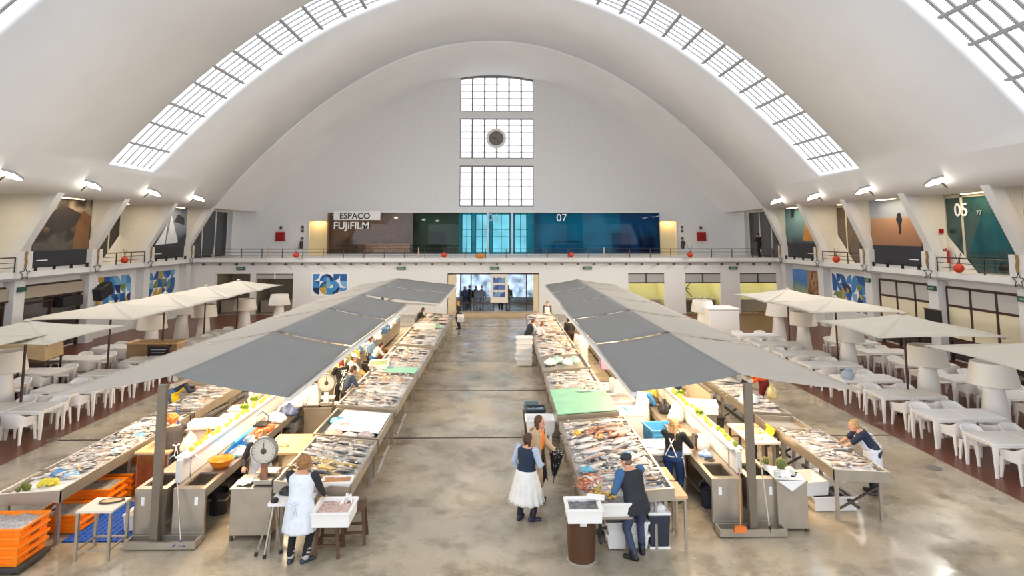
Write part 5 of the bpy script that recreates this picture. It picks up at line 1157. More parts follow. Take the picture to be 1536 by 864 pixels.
slab('RO3', 6.3, 7.3, 14.85, 15.85, 'short empty steel slab between two outer slabs of fish', .88, .82, inner='x0')
slab('RO4', 6.3, 7.3, 21.0, 26.5, 'outer slab mostly hidden under the canopy past the orange jacket', .92, .86, inner='x0')
def sz(key, x):
    x0, x1, y0, y1, za, zb = SLABS[key]; return za + (zb - za) * (x - x0) / (x1 - x0)
M_ice = mat('ice', (240, 240, 240), .35, bump=.6, bscale=30)
def ice(key, label, y0=None, y1=None, x0=None, x1=None, h=.035):
    X0, X1, Y0, Y1, za, zb = SLABS[key]; x0 = x0 or X0 + .06; x1 = x1 or X1 - .06; y0 = y0 or Y0 + .06; y1 = y1 or Y1 - .06
    R_ = random.Random(key); nx, ny = 14, int((y1 - y0) / .11) + 1; rows = []
    for j in range(ny + 1):
        rows.append([(x0 + (x1 - x0) * i / nx, y0 + (y1 - y0) * j / ny, sz(key, x0 + (x1 - x0) * i / nx) + (.004 if i in (0, nx) or j in (0, ny) else h * R_.uniform(.4, 1))) for i in range(nx + 1)])
    o = MB().loft(rows, False, False).build('crushed_ice', M_ice, None, 'all'); tag(o, label, 'ice', kind='stuff'); return o
# ---- fish
def fish_material(name, back, flank, belly, rnd=.2, rough=.28):
    m = bpy.data.materials.new(name); m.use_nodes = True; nt = m.node_tree; N, L = nt.nodes, nt.links; b = N['Principled BSDF']; b.inputs['Roughness'].default_value = rough; b.inputs['Specular IOR Level'].default_value = .6
    tc = N.new('ShaderNodeTexCoord'); sp = N.new('ShaderNodeSeparateXYZ'); L.new(tc.outputs['Generated'], sp.inputs[0])
    nz = N.new('ShaderNodeTexNoise'); nz.inputs['Scale'].default_value = 9; L.new(tc.outputs['Generated'], nz.inputs['Vector'])
    ad = N.new('ShaderNodeMath'); ad.operation = 'MULTIPLY_ADD'; ad.inputs[1].default_value = .25; L.new(nz.outputs[0], ad.inputs[0]); L.new(sp.outputs[1], ad.inputs[2])
    r = N.new('ShaderNodeValToRGB'); e = r.color_ramp.elements; e[0].position = .35; e[0].color = lin(belly); e[1].position = .9; e[1].color = lin(back); q = e.new(.62); q.color = lin(flank)
    L.new(ad.outputs[0], r.inputs[0]); oi = N.new('ShaderNodeObjectInfo'); mr = N.new('ShaderNodeMapRange'); mr.inputs[3].default_value = 1 - rnd; mr.inputs[4].default_value = 1 + rnd; L.new(oi.outputs['Random'], mr.inputs[0])
    hs = N.new('ShaderNodeHueSaturation'); L.new(mr.outputs[0], hs.inputs['Value']); L.new(r.outputs[0], hs.inputs['Color']); L.new(hs.outputs[0], b.inputs['Base Color']); MATS[name] = m; return m
FM = {'silver': fish_material('fish_silver', (92, 96, 104), (186, 184, 182), (228, 224, 218)), 'dark': fish_material('fish_dark', (50, 52, 58), (140, 136, 134), (206, 200, 192)), 'pink': fish_material('fish_pink', (178, 146, 132), (222, 202, 192), (240, 232, 226)),
      'yellow': fish_material('fish_yellow', (120, 96, 40), (196, 160, 70), (226, 204, 150)), 'pale': fish_material('fish_pale', (176, 170, 164), (222, 216, 208), (240, 236, 230)), 'orange': fish_material('fish_orange', (206, 96, 52), (228, 130, 78), (236, 170, 120))}
def fish_geo(mb, L, H, W, M, n=10, fins=True):
    """a fish lying on its flank: length along x, back toward +y, thickness along z"""
    prof = [(0, .06, .1), (.06, .42, .5), (.16, .78, .85), (.3, 1, 1), (.46, .95, .92), (.62, .7, .66), (.76, .42, .4), (.86, .22, .2), (.9, .2, .14)]
    rings = []
    for u, h, w in prof: rings.append([M @ Vector((L * (u - .45), math.cos(2 * PI * k / n) * H * .5 * h, W * .5 + math.sin(2 * PI * k / n) * W * .5 * w)) for k in range(n)])
    mb.loft(rings)
    z = W * .5
    if fins:
        def fin(pts): mb.prism([M @ Vector((L * (a - .45), H * b, z - .003)) for a, b in pts], M.to_3x3() @ Vector((0, 0, .006)))
        fin([(.87, .08), (1.02, .5), (.97, 0), (1.02, -.5), (.87, -.08)]); fin([(.34, .46), (.44, .66), (.6, .36)]); fin([(.5, -.42), (.58, -.58), (.66, -.3)]); 
FMESH = {}
def fish_proto(kind, L, H, W):
    k = (kind, L)
    if k not in FMESH:
        mb = MB(); fish_geo(mb, L, H, W, Matrix.Identity(4)); FMESH[k] = mb.mesh('fish', FM[kind], 'all')
        m2 = MB().ell((L * -.36, H * .06, W * .86), (.012, .012, .006), 8, 5).mesh('eye', M_black, 'all'); FMESH[k, 'e'] = m2
    return FMESH[k], FMESH[k, 'e']
NF = [0]
def lay_fish(key, kinds, y0, y1, rows, pitch, label, group, seed, L=(.42, .52), ang=0, cat='fish', name='fish', lift=.03, x0=None, x1=None, eyes=True, limit=999):
    X0, X1 = SLABS[key][:2]; X0 = x0 or X0 + .08; X1 = x1 or X1 - .08; R_ = random.Random(seed); n = int((y1 - y0) / pitch); c = 0
    for j in range(n):
        for i in range(rows):
            if c >= limit: return
            kind = R_.choice(kinds); l = L[0] if R_.random() < .5 else L[1]; H = l * .25; Wd = l * .12
            me, ey = fish_proto(kind, l, H, Wd)
            o = bpy.data.objects.new(name, me); COL.objects.link(o)
            x = X0 + (X1 - X0) * (i + .5) / rows + R_.uniform(-.06, .06); y = y0 + pitch * (j + .5 + .4 * (i % 2)) + R_.uniform(-.03, .03)
            a = ang + R_.uniform(-.3, .3) + (PI if R_.random() < .45 else 0)
            sl = (SLABS[key][5] - SLABS[key][4]) / (SLABS[key][1] - SLABS[key][0])
            o.matrix_world = Matrix.Translation((x, y, sz(key, x) + lift + R_.choice((0, .012, .035)))) @ Matrix.Rotation(-math.atan(sl), 4, 'Y') @ Matrix.Rotation(a, 4, 'Z') @ Matrix.Rotation(R_.uniform(-.25, .3), 4, 'X')
            tag(o, label, cat, group); NF[0] += 1; c += 1
            if eyes: e = bpy.data.objects.new('eye', ey); COL.objects.link(e); e.parent = o
for k, l in (('LA1', 'crushed ice under the yellow striped fish'), ('LA3', 'crushed ice under the silver fish beyond the white sheet'), ('LA4', 'crushed ice on the slab that starts with a green sheet'), ('LA5', 'crushed ice on the second last slab of the dial scale side'), ('LA6', 'crushed ice on the slab by the black-coated woman'), ('RA1', 'crushed ice under the mixed fish heap before the capped man'), ('RA3', 'crushed ice under silver fish beyond the mint cloth'), ('RA5', 'crushed ice by the stacked white boxes'), ('RA6', 'crushed ice before the waistcoat seller'), ('LO1', 'crushed ice above the orange crates'), ('LO2', 'crushed ice before the yellow apron'), ('LO3', 'crushed ice half hidden by the beige canopy'), ('RO1', 'crushed ice before the blond woman in the white apron'), ('RO2', 'crushed ice near the orange jacket'), ('RO4', 'crushed ice on the hidden outer slab past the orange jacket')): ice(k, l)
lay_fish('RA1', ['silver', 'pale', 'pink', 'silver'], 11.55, 15.5, 4, .145, 'fish in the mixed heap on the slab before the capped man', 'fish in the mixed heap', 1, (.40, .5), 0)
lay_fish('RA1', ['dark', 'silver', 'pink'], 12.4, 15.4, 2, .36, 'large fish lying on top of the mixed heap before the capped man', 'large fish on the mixed heap', 2, (.6, .7), .35, lift=.085)
lay_fish('LA1', ['silver', 'dark'], 13.1, 14.2, 3, .13, 'silver fish at the back of the slab with yellow striped fish', 'silver fish behind the yellow ones', 3, (.40, .46), -.2)
lay_fish('LA1', ['yellow', 'yellow', 'dark'], 12.1, 13.1, 3, .13, 'yellow striped fish beside the woman in white', 'yellow striped fish', 4, (.44, .52), -.2)
lay_fish('LA1', ['pale', 'silver'], 11.8, 12.1, 2, .15, 'pale fish at the near end of the slab with yellow fish', 'pale fish at the near end', 5, (.40, .46), -.1)
lay_fish('LO1', ['silver', 'pink', 'pale', 'dark'], 12.2, 14.9, 3, .135, 'fish in rows on the outer slab above the orange crates', 'fish above the orange crates', 6, (.32, .38), .2)
lay_fish('RO1', ['pale', 'pink', 'silver', 'pale'], 12.4, 14.6, 2, .14, 'fish before the blond woman in the white apron', 'fish on the blond woman\'s slab', 7, (.42, .5), .1)
lay_fish('LA3', ['silver', 'silver', 'dark', 'pale'], 16.75, 18.6, 3, .14, 'silver fish on the slab just beyond the white sheet', 'silver fish beyond the white sheet', 8, (.42, .48), -.15, eyes=False, limit=max(0, 292 - NF[0]))
# the rest of the fish: too many and too small to count
def fish_rest():
    R_ = random.Random(9); mb = MB()
    plan = [('LA3', 18.6, 20.5, 3), ('LA4', 21.9, 25.3, 3), ('LA5', 25.7, 30.2, 3), ('LA6', 31.6, 35.9, 3), ('RA3', 18.7, 20.8, 3), ('RA5', 23.6, 28.9, 3), ('RA6', 29.3, 35.9, 3), ('LO2', 16.4, 20.9, 3), ('LO3', 21.2, 26.9, 2), ('RO2', 16.4, 20.7, 3), ('RO4', 21.2, 26.4, 2), ('LO1', 14.9, 16.0, 3)]
    for key, y0, y1, rows in plan:
        X0, X1 = SLABS[key][0] + .1, SLABS[key][1] - .1; y = y0
        while y < y1:
            for i in range(rows):
                mb.mi = R_.choice([0, 0, 1, 1, 2, 3, 3, 4] if key[0:2] != 'RO' else [0, 0, 1, 0, 3]); l = R_.uniform(.36, .55); x = X0 + (X1 - X0) * (i + .5) / rows + R_.uniform(-.08, .08)
                Mx = Matrix.Translation((x, y + R_.uniform(-.04, .04), sz(key, x) + .03 + R_.choice((0, .02, .04)))) @ Matrix.Rotation(R_.uniform(-.35, .35) + (PI if R_.random() < .5 else 0), 4, 'Z') @ Matrix.Rotation(R_.uniform(-.2, .3), 4, 'X')
                fish_geo(mb, l, l * .25, l * .12, Mx, 6, False)
            y += .15
    for key, y0, y1, n, ll in (('RA1', 11.5, 15.5, 260, (.12, .3)), ('LA1', 11.9, 14.2, 70, (.1, .2)), ('LO1', 12.1, 16.0, 190, (.1, .22)), ('RO1', 12.3, 14.65, 110, (.12, .24)), ('LA3', 16.7, 20.5, 120, (.12, .24)), ('RA3', 18.7, 20.8, 80, (.12, .24)), ('LA4', 21.9, 25.2, 110, (.12, .26)), ('RA5', 23.6, 28.9, 140, (.14, .3)), ('LO2', 16.4, 20.9, 120, (.12, .24))):
        X0, X1 = SLABS[key][0] + .1, SLABS[key][1] - .1
        for k in range(n):
            mb.mi = R_.choice([0, 0, 3, 3, 3, 1, 2, 4]); l = R_.uniform(*ll); x = R_.uniform(X0, X1); y = R_.uniform(y0, y1)
            fish_geo(mb, l, l * .27, l * .14, Matrix.Translation((x, y, sz(key, x) + .075 + R_.uniform(0, .05))) @ Matrix.Rotation(R_.uniform(0, 6.3), 4, 'Z') @ Matrix.Rotation(R_.uniform(-.4, .4), 4, 'X'), 6, False)
    c = [mat('rest_' + k, v, .3, var=.35, scale=14) for k, v in (('silver', (196, 194, 192)), ('dark', (96, 94, 96)), ('pink', (214, 184, 170)), ('pale', (226, 220, 212)), ('tan', (196, 172, 136)))]
    o = mb.build('fish_spread', c, None, 'all'); tag(o, 'small and far fish covering the slabs on both sides of the aisle', 'fish', kind='stuff')
fish_rest()
# ================================================================ SINK COUNTERS, PARTITIONS
def sink_counter(side, xc, y0, y1, s, lab_in, lab_out):
    """two back to back steel counters with a white splash partition between; s=+1 when the aisle lies on +x"""
    for w, sg, lab in (('in', s, lab_in), ('out', -s, lab_out)):
        t = thing('sink_counter', lab, 'counter', (xc, y0, 0)); L_ = y1 - y0; a, b = (.06, .62)
        X = lambda v: sg * v
        def bx(m, x0, x1, *r): return m.box(min(X(x0), X(x1)), max(X(x0), X(x1)), *r)
        m = MB(); bx(m, a, .16, 0, L_, .86, .9); bx(m, .54, b, 0, L_, .86, .9); bx(m, .16, .54, 0, .14, .86, .9); bx(m, .16, .54, .78, L_, .86, .9); m.build('worktop', M_steel, t)
        m = MB(); bx(m, .16, .54, .14, .78, .68, .70); bx(m, .15, .17, .14, .78, .68, .87); bx(m, .53, .55, .14, .78, .68, .87); bx(m, .15, .55, .13, .15, .68, .87); bx(m, .15, .55, .77, .79, .68, .87); m.build('sink_basin', mat('basin_steel', (150, 140, 128), .3, .85), t)
        m = MB(); bx(m, a, b, 0, .04, .06, .86); m.build('end_panel', M_steel, t)
        m = MB(); bx(m, a, .1, .04, L_, .3, .86); m.build('back_panel', M_steel, t)
        m = MB(); bx(m, .58, b, .04, L_, .74, .86); m.build('front_rail', M_steel, t)
        for k in range(int(L_ / 1.6) + 1):
            y = .06 + (L_ - .12) * k / int(L_ / 1.6); m = MB(); bx(m, .56, .61, y - .03, y + .03, 0, .8); m.build('leg', M_steel, t)
        m = MB(); bx(m, .1, .56, 1.0, L_ - .05, .28, .31); m.build('lower_shelf', M_steel, t)
        MB().tube([(X(.12), .46, .9), (X(.12), .46, 1.26), (X(.2), .46, 1.32), (X(.3), .46, 1.24)], .013, 8).build('tap', mat('chrome', (220, 220, 220), .12, 1), t, True)
        m = MB(); bx(m, .44, .50, -.006, 0, .62, .76); m.build('label_plate', M_text, t)
    t = thing('splash_partition', 'white splash partition standing on the twin counters on the side of the %s' % ('orange bowl' if s > 0 else 'broom'), 'partition', (xc, y0 + .25, .9)); L_ = y1 - y0 - .3
    MB().box(-.045, .045, 0, L_, 0, .40).build('panel', M_white, t); MB().box(-.12, .12, .1, L_, .40, .42).build('ledge', M_plastic, t)
    t = thing('post_plinth', 'steel channel plinth at the foot of the canopy post by the %s' % ('blue mat' if s > 0 else 'broom'), 'plinth', (xc, y0 - .14, 0)); m = MB(); m.box(-.6, .62, -.16, -.12, .02, .14); m.box(-.6, .62, .08, .12, .02, .14); m.box(-.595, .615, -.155, .115, .025, .05); m.box(-.605, -.565, -.119, .079, .02, .14); m.box(.585, .625, -.119, .079, .02, .14); m.build('channel', M_steel, t)
    for x in (-.5, .5): MB().lathe([(.04, 0), (.04, .02)], (x, 0, 0), 10).build('foot', M_black, t)
sink_counter('L', -5.86, 11.72, 19.6, 1, 'sink counter with the orange bowl facing the scale woman', 'sink counter facing the outer slab above the blue mat')
sink_counter('R', 4.55, 11.98, 21.0, -1, 'sink counter where the blonde woman in boots works', 'sink counter beside the cactus cabinet facing the outer slabs')
def counter_far(x, y0, y1, lab):
    t = thing('work_counter', lab, 'counter', (x, y0, 0)); L_ = y1 - y0; MB().box(-.4, .4, 0, L_, .86, .9).build('worktop', M_steel, t); MB().box(-.36, .36, .05, L_ - .05, .1, .86).build('body', M_steel, t); MB().box(-.04, .04, 0, L_, .9, 1.25).build('splash_panel', M_white, t)
for x, s_, nm in ((-5.86, 20.0, 'dial scale'), (4.55, 21.4, 'cactus')): 
    for k in range(3): counter_far(x, s_ + k * 5.2, s_ + k * 5.2 + 4.7, '%s far work counter under the canopy on the %s side' % (ORD[k], nm))
# ================================================================ SMALL GOODS
def box_open(name, label, cat, x, y, z, sx, sy, h, m_, rz=0, th=.03, group=None, taper=.92, fill=None, rim=True):
    t = thing(name, label, cat, (x, y, z), rz, group); a, b = sx / 2, sy / 2; m = MB()
    def ring(k, zz): return [(-a * k, -b * k, zz), (a * k, -b * k, zz), (a * k, b * k, zz), (-a * k, b * k, zz)]
    ki = lambda k: k - th / a
    m.loft([ring(taper, 0), ring(1, h), [(p[0] * (1 - th / a), p[1] * (1 - th / b), h) for p in ring(1, h)], [(p[0] * (1 - th / a), p[1] * (1 - th / b), th) for p in ring(taper, 0)]]); m.build('tub', m_, t)
    if rim:
        m = MB()
        for p, q in zip(ring(1.02, h), ring(1.02, h)[1:] + ring(1.02, h)[:1]): m.bar(p, q, .03, .035)
        m.build('rim', m_, t)
    if fill:
        R_ = random.Random(label); m = MB()
        rows = [[(-a * .9 + 1.8 * a * i / 8, -b * .9 + 1.8 * b * j / 8, h * .72 + R_.uniform(0, .04)) for i in range(9)] for j in range(9)]; m.loft(rows, False, False); m.build('contents', fill, t, 'all')
    return t
def crate(label, x, y, z, sx, sy, h, m_, rz=0, group=None, fill=None):
    t = box_open('plastic_crate', label, 'crate', x, y, z, sx, sy, h, m_, rz, .018, group, .95, fill); a, b = sx / 2, sy / 2; m = MB()
    for k in range(3):
        for sg in (-1, 1):
            m.box(-a * .8, a * .8, sg * b * .985 - .012, sg * b * .985 + .012, h * (.25 + .22 * k), h * (.30 + .22 * k)); m.box(sg * a * .985 - .012, sg * a * .985 + .012, -b * .8, b * .8, h * (.25 + .22 * k), h * (.30 + .22 * k))
    m.build('rib_frame', m_, t); m = MB()
    for sg in (-1, 1): m.box(sg * a - .016, sg * a + .016, -.09, .09, h * .62, h * .84)
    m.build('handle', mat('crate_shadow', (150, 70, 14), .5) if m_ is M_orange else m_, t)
    return t
M_fillfish = mat('fish_bits', (170, 166, 164), .3, var=.5, scale=26, bump=.8, bscale=40)
# orange crates: big stack on a dark dolly at the corner, and two stacks under the slab
t = thing('crate_dolly', 'low dark dolly under the big orange crate stack at the corner', 'dolly', (-8.18, 11.0, 0)); MB().box(-.55, .55, -.36, .36, .05, .13).build('platform', mat('dolly', (60, 58, 58), .6), t, bevel=.02)
for a in (-.42, .42):
    for b in (-.25, .25): MB().lathe([(.045, 0), (.045, .05)], (a, b, 0), 10).build('caster', M_black, t)
for k in range(4): crate('orange crate, %s from the floor in the corner stack on the dark dolly' % ORD[k], -8.2 + .01 * (k % 2), 11.0, .13 + .135 * k, 1.02, .66, .16, M_orange, jr.uniform(-.03, .03), 'orange crates in the corner stack', M_fillfish if k == 3 else None)
for q, (y, n) in enumerate(((12.35, 2), (13.15, 3), (13.95, 3), (14.7, 4), (15.35, 3))):
    for k in range(n): crate('orange crate, %s up in the %s stack under the outer slab' % (ORD[k], ORD[q]), -8.05, y, .02 + .135 * k, .86, .62, .16, M_orange, jr.uniform(-.04, .04), 'orange crates under the outer slab', M_fillfish if k == n - 1 else None)
# blue mat, cutting table, knife tray, polystyrene
t = thing('drain_mat', 'blue plastic drainage mat on the floor behind the small cutting table', 'mat', (-7.1, 12.55, 0)); m = MB()
for i in range(12): m.box(-.62 + .105 * i, -.62 + .105 * i + .07, -.8, .85, .006, .022)
for j in range(16): m.box(-.62, .62, -.8 + .105 * j, -.8 + .105 * j + .07, .002, .016)
m.build('slat_grid', M_blue, t)
t = thing('cutting_table', 'small square table with steel legs and pale top by the blue mat', 'table', (-6.79, 11.36, 0)); MB().box(-.30, .30, -.28, .28, .76, .80).build('tabletop', mat('pale_top', (222, 214, 200), .5), t, bevel=.008)
for a in (-.27, .27):
    for b in (-.25, .25): MB().box(a - .022, a + .022, b - .022, b + .022, 0, .76).build('leg', M_steel, t)
for a, b, c, d in ((-.27, -.25, .27, -.25), (-.27, .25, .27, .25), (-.27, -.25, -.27, .25), (.27, -.25, .27, .25)): MB().bar((a, b, .16), (c, d, .16), .025).build('stretcher', M_steel, t)
t = thing('cutting_board', 'dark edged oval wooden board lying on the small cutting table', 'board', (-6.72, 11.46, .80), .3); m = MB(); m.loft([[(.2 * math.cos(a) * k, .11 * math.sin(a) * k, z) for a in [2 * PI * i / 24 for i in range(24)]] for k, z in ((1, 0), (1, .025), (.8, .026), (.78, .018))]); m.build('rim_board', mat('dark_rim', (78, 66, 54), .5), t, True); m = MB(); m.loft([[(.155 * math.cos(a), .085 * math.sin(a), z) for a in [2 * PI * i / 24 for i in range(24)]] for z in (.015, .021)]); m.build('wood_face', M_wood, t)
box_open('polystyrene_box', 'white polystyrene tub on the floor between the blue mat and the sink end', 'box', -6.62, 12.3, .03, .5, .4, .26, M_foam)
t = thing('steel_cabinet', 'steel cabinet with rust-brown door standing under the outer slab end by the blue mat', 'cabinet', (-7.2, 14.0, 0)); MB().box(-.33, .33, -.4, .4, .08, .88).build('body', M_steel, t, bevel=.01); MB().box(-.36, .36, -.44, .44, .88, .92).build('top', M_wood, t); MB().box(-.3, .3, -.415, -.4, .12, .84).build('door', mat('rust_brown_steel', (150, 100, 62), .35, .6, var=.5, scale=2), t)  # door steel is a mottled rust-brown
# scale cabinet with dial scale
def dial_scale(label, x, y, z, rz, rust):
    t = thing('dial_scale', label, 'scale', (x, y, z), rz)
    MB().box(-.17, .17, -.2, .2, .02, .10).build('base', M_steel, t, bevel=.01); MB().box(-.19, .19, -.02, .26, .14, .17).build('weighing_pan', M_steel, t, bevel=.01); MB().box(-.03, .03, .04, .14, .09, .15).build('pan_stem', M_steeld, t)
    m = MB(); m.hexa([(-.06, -.17, .1), (.06, -.17, .1), (.06, -.08, .1), (-.06, -.08, .1)], [(-.05, -.16, .40), (.05, -.16, .40), (.05, -.09, .40), (-.05, -.09, .40)]); m.build('column', rust, t)
    n = 32; m = MB(); m.loft([[(r * math.cos(2 * PI * k / n), yy, .60 + r * math.sin(2 * PI * k / n)) for k in range(n)] for r, yy in ((.2, -.07), (.235, -.09), (.235, -.17), (.215, -.19))]); m.build('dial_housing', mat('dial_rim', (150, 146, 138), .4, .4), t, True)
    m = MB(); m.loft([[(r * math.cos(2 * PI * k / n), yy, .60 + r * math.sin(2 * PI * k / n)) for k in range(n)] for r, yy in ((.205, -.188), (.205, -.196), (.02, -.197))]); m.build('dial_face', mat('dial_face', (206, 200, 184), .35), t)
    m = MB()
    for k in range(20):
        a = k * PI / 10; m.bar((.165 * math.sin(a), -.199, .60 + .165 * math.cos(a)), (.19 * math.sin(a), -.199, .60 + .19 * math.cos(a)), .008, .004, (0, 1, 0))
    m.build('dial_marks', M_black, t); m = MB(); m.bar((0, -.202, .56), (0, -.202, .75), .012, .004, (0, 1, 0)); m.ell((0, -.2, .60), (.055, .012, .055), 14, 5); m.build('pointer', M_steeld, t)
    return t
t = thing('steel_cabinet', 'plain steel cabinet carrying the dial scale in front of the smiling woman', 'cabinet', (-4.43, 12.0, 0)); MB().box(-.36, .36, -.28, .34, .1, .88).build('body', M_steel, t, bevel=.008); MB().box(-.375, .375, -.3, .36, .88, .905).build('top', M_steel, t)
for a in (-.33, .33):
    for b in (-.25, .31): MB().box(a - .02, a + .02, b - .02, b + .02, 0, .1).build('foot', M_steeld, t)
dial_scale('round dial scale with rusty column on the steel cabinet before the smiling woman', -4.27, 12.0, .905, .0, mat('rust_red', (150, 104, 82), .5, .3, var=.3, scale=8))
t = thing('paper_wrap', 'crumpled white wrapping paper beside the dial scale on the steel cabinet', 'paper', (-4.62, 11.95, .905)); R_ = random.Random(4); MB().loft([[(-.14 + .28 * i / 7, -.16 + .32 * j / 7, .01 + .05 * R_.random()) for i in range(8)] for j in range(8)], False, False).build('sheet', M_text, t); 
t = thing('scale_stand', 'steel stand carrying the second dial scale by the woman in the black printed tee', 'stand', (-4.75, 17.2, 0)); MB().box(-.35, .35, -.3, .3, .1, .86).build('body', M_steel, t); MB().box(-.37, .37, -.32, .32, .86, .9).build('top', M_steel, t)
dial_scale('pale round dial scale beside the woman in the black printed tee', -4.6, 17.2, .9, .1, M_plastic)
t = thing('scale_scoop', 'big cream plastic scale hood standing beside the pale dial scale', 'scale', (-4.92, 17.15, .9)); MB().hexa([(-.16, -.2, 0), (.17, -.2, 0), (.17, .2, 0), (-.16, .2, 0)], [(-.06, -.1, .5), (.12, -.1, .5), (.12, .1, .5), (-.06, .1, .5)]).build('hood', mat('cream_plastic', (228, 220, 204), .5), t, bevel=.03); MB().box(-.2, .2, -.24, .24, -.0, .05).build('base', M_steeld, t)
# goods on the inner counter by the orange bowl
t = thing('plastic_bowl', 'orange plastic bowl on the sink counter edge', 'bowl', (-5.42, 12.75, .9)); MB().lathe([(.02, 0), (.13, 0), (.2, .09), (.225, .16), (.24, .165), (.215, .155), (.19, .09), (.12, .015), (.02, .012)], n=28, caps=False).build('bowl_wall', M_orange, t, 'all'); MB().lathe([(.235, .155), (.245, .16), (.235, .168)], n=28, caps=False).build('rim', M_orange, t, 'all')
t = thing('dish_rack', 'bright blue plastic basket leaning on the partition behind the orange bowl', 'basket', (-5.62, 13.65, .92)); m = MB()
Mx = Matrix.Rotation(.7, 3, 'Y')
for i in range(7): m.obox(Mx @ Vector((0, -.42 + .14 * i, .22)), (.03, .1, .4), M=Mx)
for z in (.05, .39): m.obox(Mx @ Vector((0, 0, z)), (.05, .95, .05), M=Mx)
m.build('slat_panel', mat('bright_blue', (40, 160, 230), .4), t); MB().box(-.02, .3, -.45, .45, 0, .03).build('base', mat('bright_blue', (40, 160, 230), .4), t)
def bag(label, x, y, z, sx, sy, h, c, seed, cat='bag', name='plastic_bag', handle=True):
    R_ = random.Random(seed); t = thing(name, label, cat, (x, y, z), R_.uniform(-.5, .5)); m = MB(); rings = []
    ph = [(q, R_.uniform(0, 6), R_.uniform(.03, .11)) for q in (2, 3, 5, 7, 9)]
    for j in range(10):
        u = j / 9; k = (1, 1.06, 1.06, 1.0, .94, .84, .7, .5, .26, .08)[j]; ring = []
        for i in range(28):
            a = 2 * PI * i / 28; w_ = 1 + sum(A * math.sin(q * a + p + 1.6 * u * (q % 3)) for q, p, A in ph) + .05 * R_.uniform(-1, 1); bx_ = max(abs(math.cos(a)), abs(math.sin(a))) ** -.55
            ring.append((sx / 2.3 * k * bx_ * math.cos(a) * w_, sy / 2.3 * k * bx_ * math.sin(a) * w_, h * (u ** .8) * (1 + .16 * math.sin(3 * a + ph[1][1]) + .08 * R_.uniform(-1, 1)) if j else 0))
        rings.append(ring)
    m.loft(rings); m.build('bag_body', mat('bag_%02x%02x%02x' % c, c, .4, bump=.5, bscale=12), t, 'all')
    if handle: MB().tube([(-.04, 0, h * .92), (-.05, .01, h * 1.12), (.04, 0, h * 1.12), (.05, 0, h * .92)], .012, 6).build('knot', mat('bag_%02x%02x%02x' % c, c, .4, bump=.5, bscale=12), t, 'all')
    return t
bag('white plastic bag lying behind the orange bowl on the sink counter', -5.36, 13.45, .9, .34, .5, .16, (240, 240, 240), 1); bag('white bag of ice further along behind the orange bowl', -5.34, 14.1, .9, .34, .6, .15, (232, 230, 226), 2); bag('orange plastic bag on the counter beside the dark scale dish', -5.4, 14.95, .9, .3, .6, .13, (224, 92, 40), 3)
t = thing('knife_tray', 'dark tray with a curved wire handle on the orange bag', 'tray', (-5.5, 15.05, 1.02)); MB().box(-.14, .14, -.2, .2, 0, .04).build('tray_base', M_black, t, bevel=.01); MB().tube([(-.13, 0, .03), (-.13, 0, .2), (0, 0, .3), (.13, 0, .2), (.13, 0, .03)], .012, 6).build('handle', M_black, t)
for i, (y, c, w, h) in enumerate(((15.75, (226, 222, 218), .5, .2), (16.4, (70, 84, 120), .5, .22), (16.5, (206, 206, 210), .4, .25), (17.2, (230, 226, 220), .5, .26), (17.95, (232, 196, 40), .26, .3), (17.8, (236, 232, 228), .45, .3))):
    bag('%s bag in the heap along the inner counter behind the scale woman' % ['low white', 'dark blue', 'grey', 'tall cream', 'bright yellow', 'rounded white'][i], -5.45 + .12 * (i % 2), y, .9, w, .55, h, c, 10 + i)
t = thing('hose', 'blue hose hanging from the counter end behind the scale woman', 'hose', (-5.2, 18.6, 0)); MB().tube([(-.35, 0, 1.2), (-.2, 0, 1.12), (-.02, -.02, 1.0), (.06, -.05, .8), (.05, -.05, .4), (.1, -.1, .05), (.2, -.3, .03)], .028, 8).build('tube_body', mat('hose_blue', (70, 120, 170), .5), t, 'all')
# produce on the partition ledges
def lemon(label, grp, x, y, z, c, r=.045, sq=1.25): o = MB().ell((0, 0, r), (r * sq, r, r), 10, 7).build('lemon', mat('fruit_%02x%02x%02x' % c, c, .5, rnd=.12), None, 'all', loc=(x, y, z), rz=jr.uniform(0, 3)); return tag(o, label, 'fruit', grp)
for k in range(26):
    lemon('yellow lemon on the white ledge over the orange bowl counter', 'lemons over the orange bowl', -5.86 + jr.uniform(-.06, .06), 12.4 + k * .22 + jr.uniform(-.05, .05), 1.32, (226, 206, 60) if k % 3 else (200, 190, 60))
for k in range(30):
    lemon('green-yellow lemon on the white ledge behind the broom counter', 'lemons over the broom counter', 4.55 + jr.uniform(-.06, .06), 12.5 + k * .24 + jr.uniform(-.05, .05), 1.32, (206, 206, 70) if k % 2 else (150, 170, 60), .05)
def lettuce(label, x, y, z, r, c, grp):
    R_ = random.Random(label + str(y)); t = thing('lettuce', label, 'vegetable', (x, y, z), 0, grp); m = MB()
    for k in range(14):
        a = k * 2.4; e = .3 + .9 * (k / 14); d = Vector((math.cos(a) * math.cos(e), math.sin(a) * math.cos(e), math.sin(e))); s_ = d.cross(Vector((0, 0, 1))).normalized()
        b = Vector((0, 0, r * .3)); tip = b + d * r; m.quad(b, b + d * r * .5 + s_ * r * .4 + Vector((0, 0, r * .1)), tip, b + d * r * .5 - s_ * r * .4)
    m.build('leaves', mat('lettuce_%02x%02x%02x' % c, c, .6, var=.2, scale=20), t); MB().ell((0, 0, r * .35), (r * .45, r * .45, r * .35), 10, 6).build('heart', mat('lettuce_heart', (200, 206, 120), .6), t, 'all')
for k, (x, y) in enumerate(((-5.9, 15.0), (-5.95, 15.7), (-5.85, 17.4), (-5.9, 18.3), (-5.8, 18.9))): lettuce('%s leafy green lettuce head on the ledge from the orange bowl' % ORD[k], x, y, 1.32, .17, (150, 172, 62), 'lettuce over the orange bowl counter')
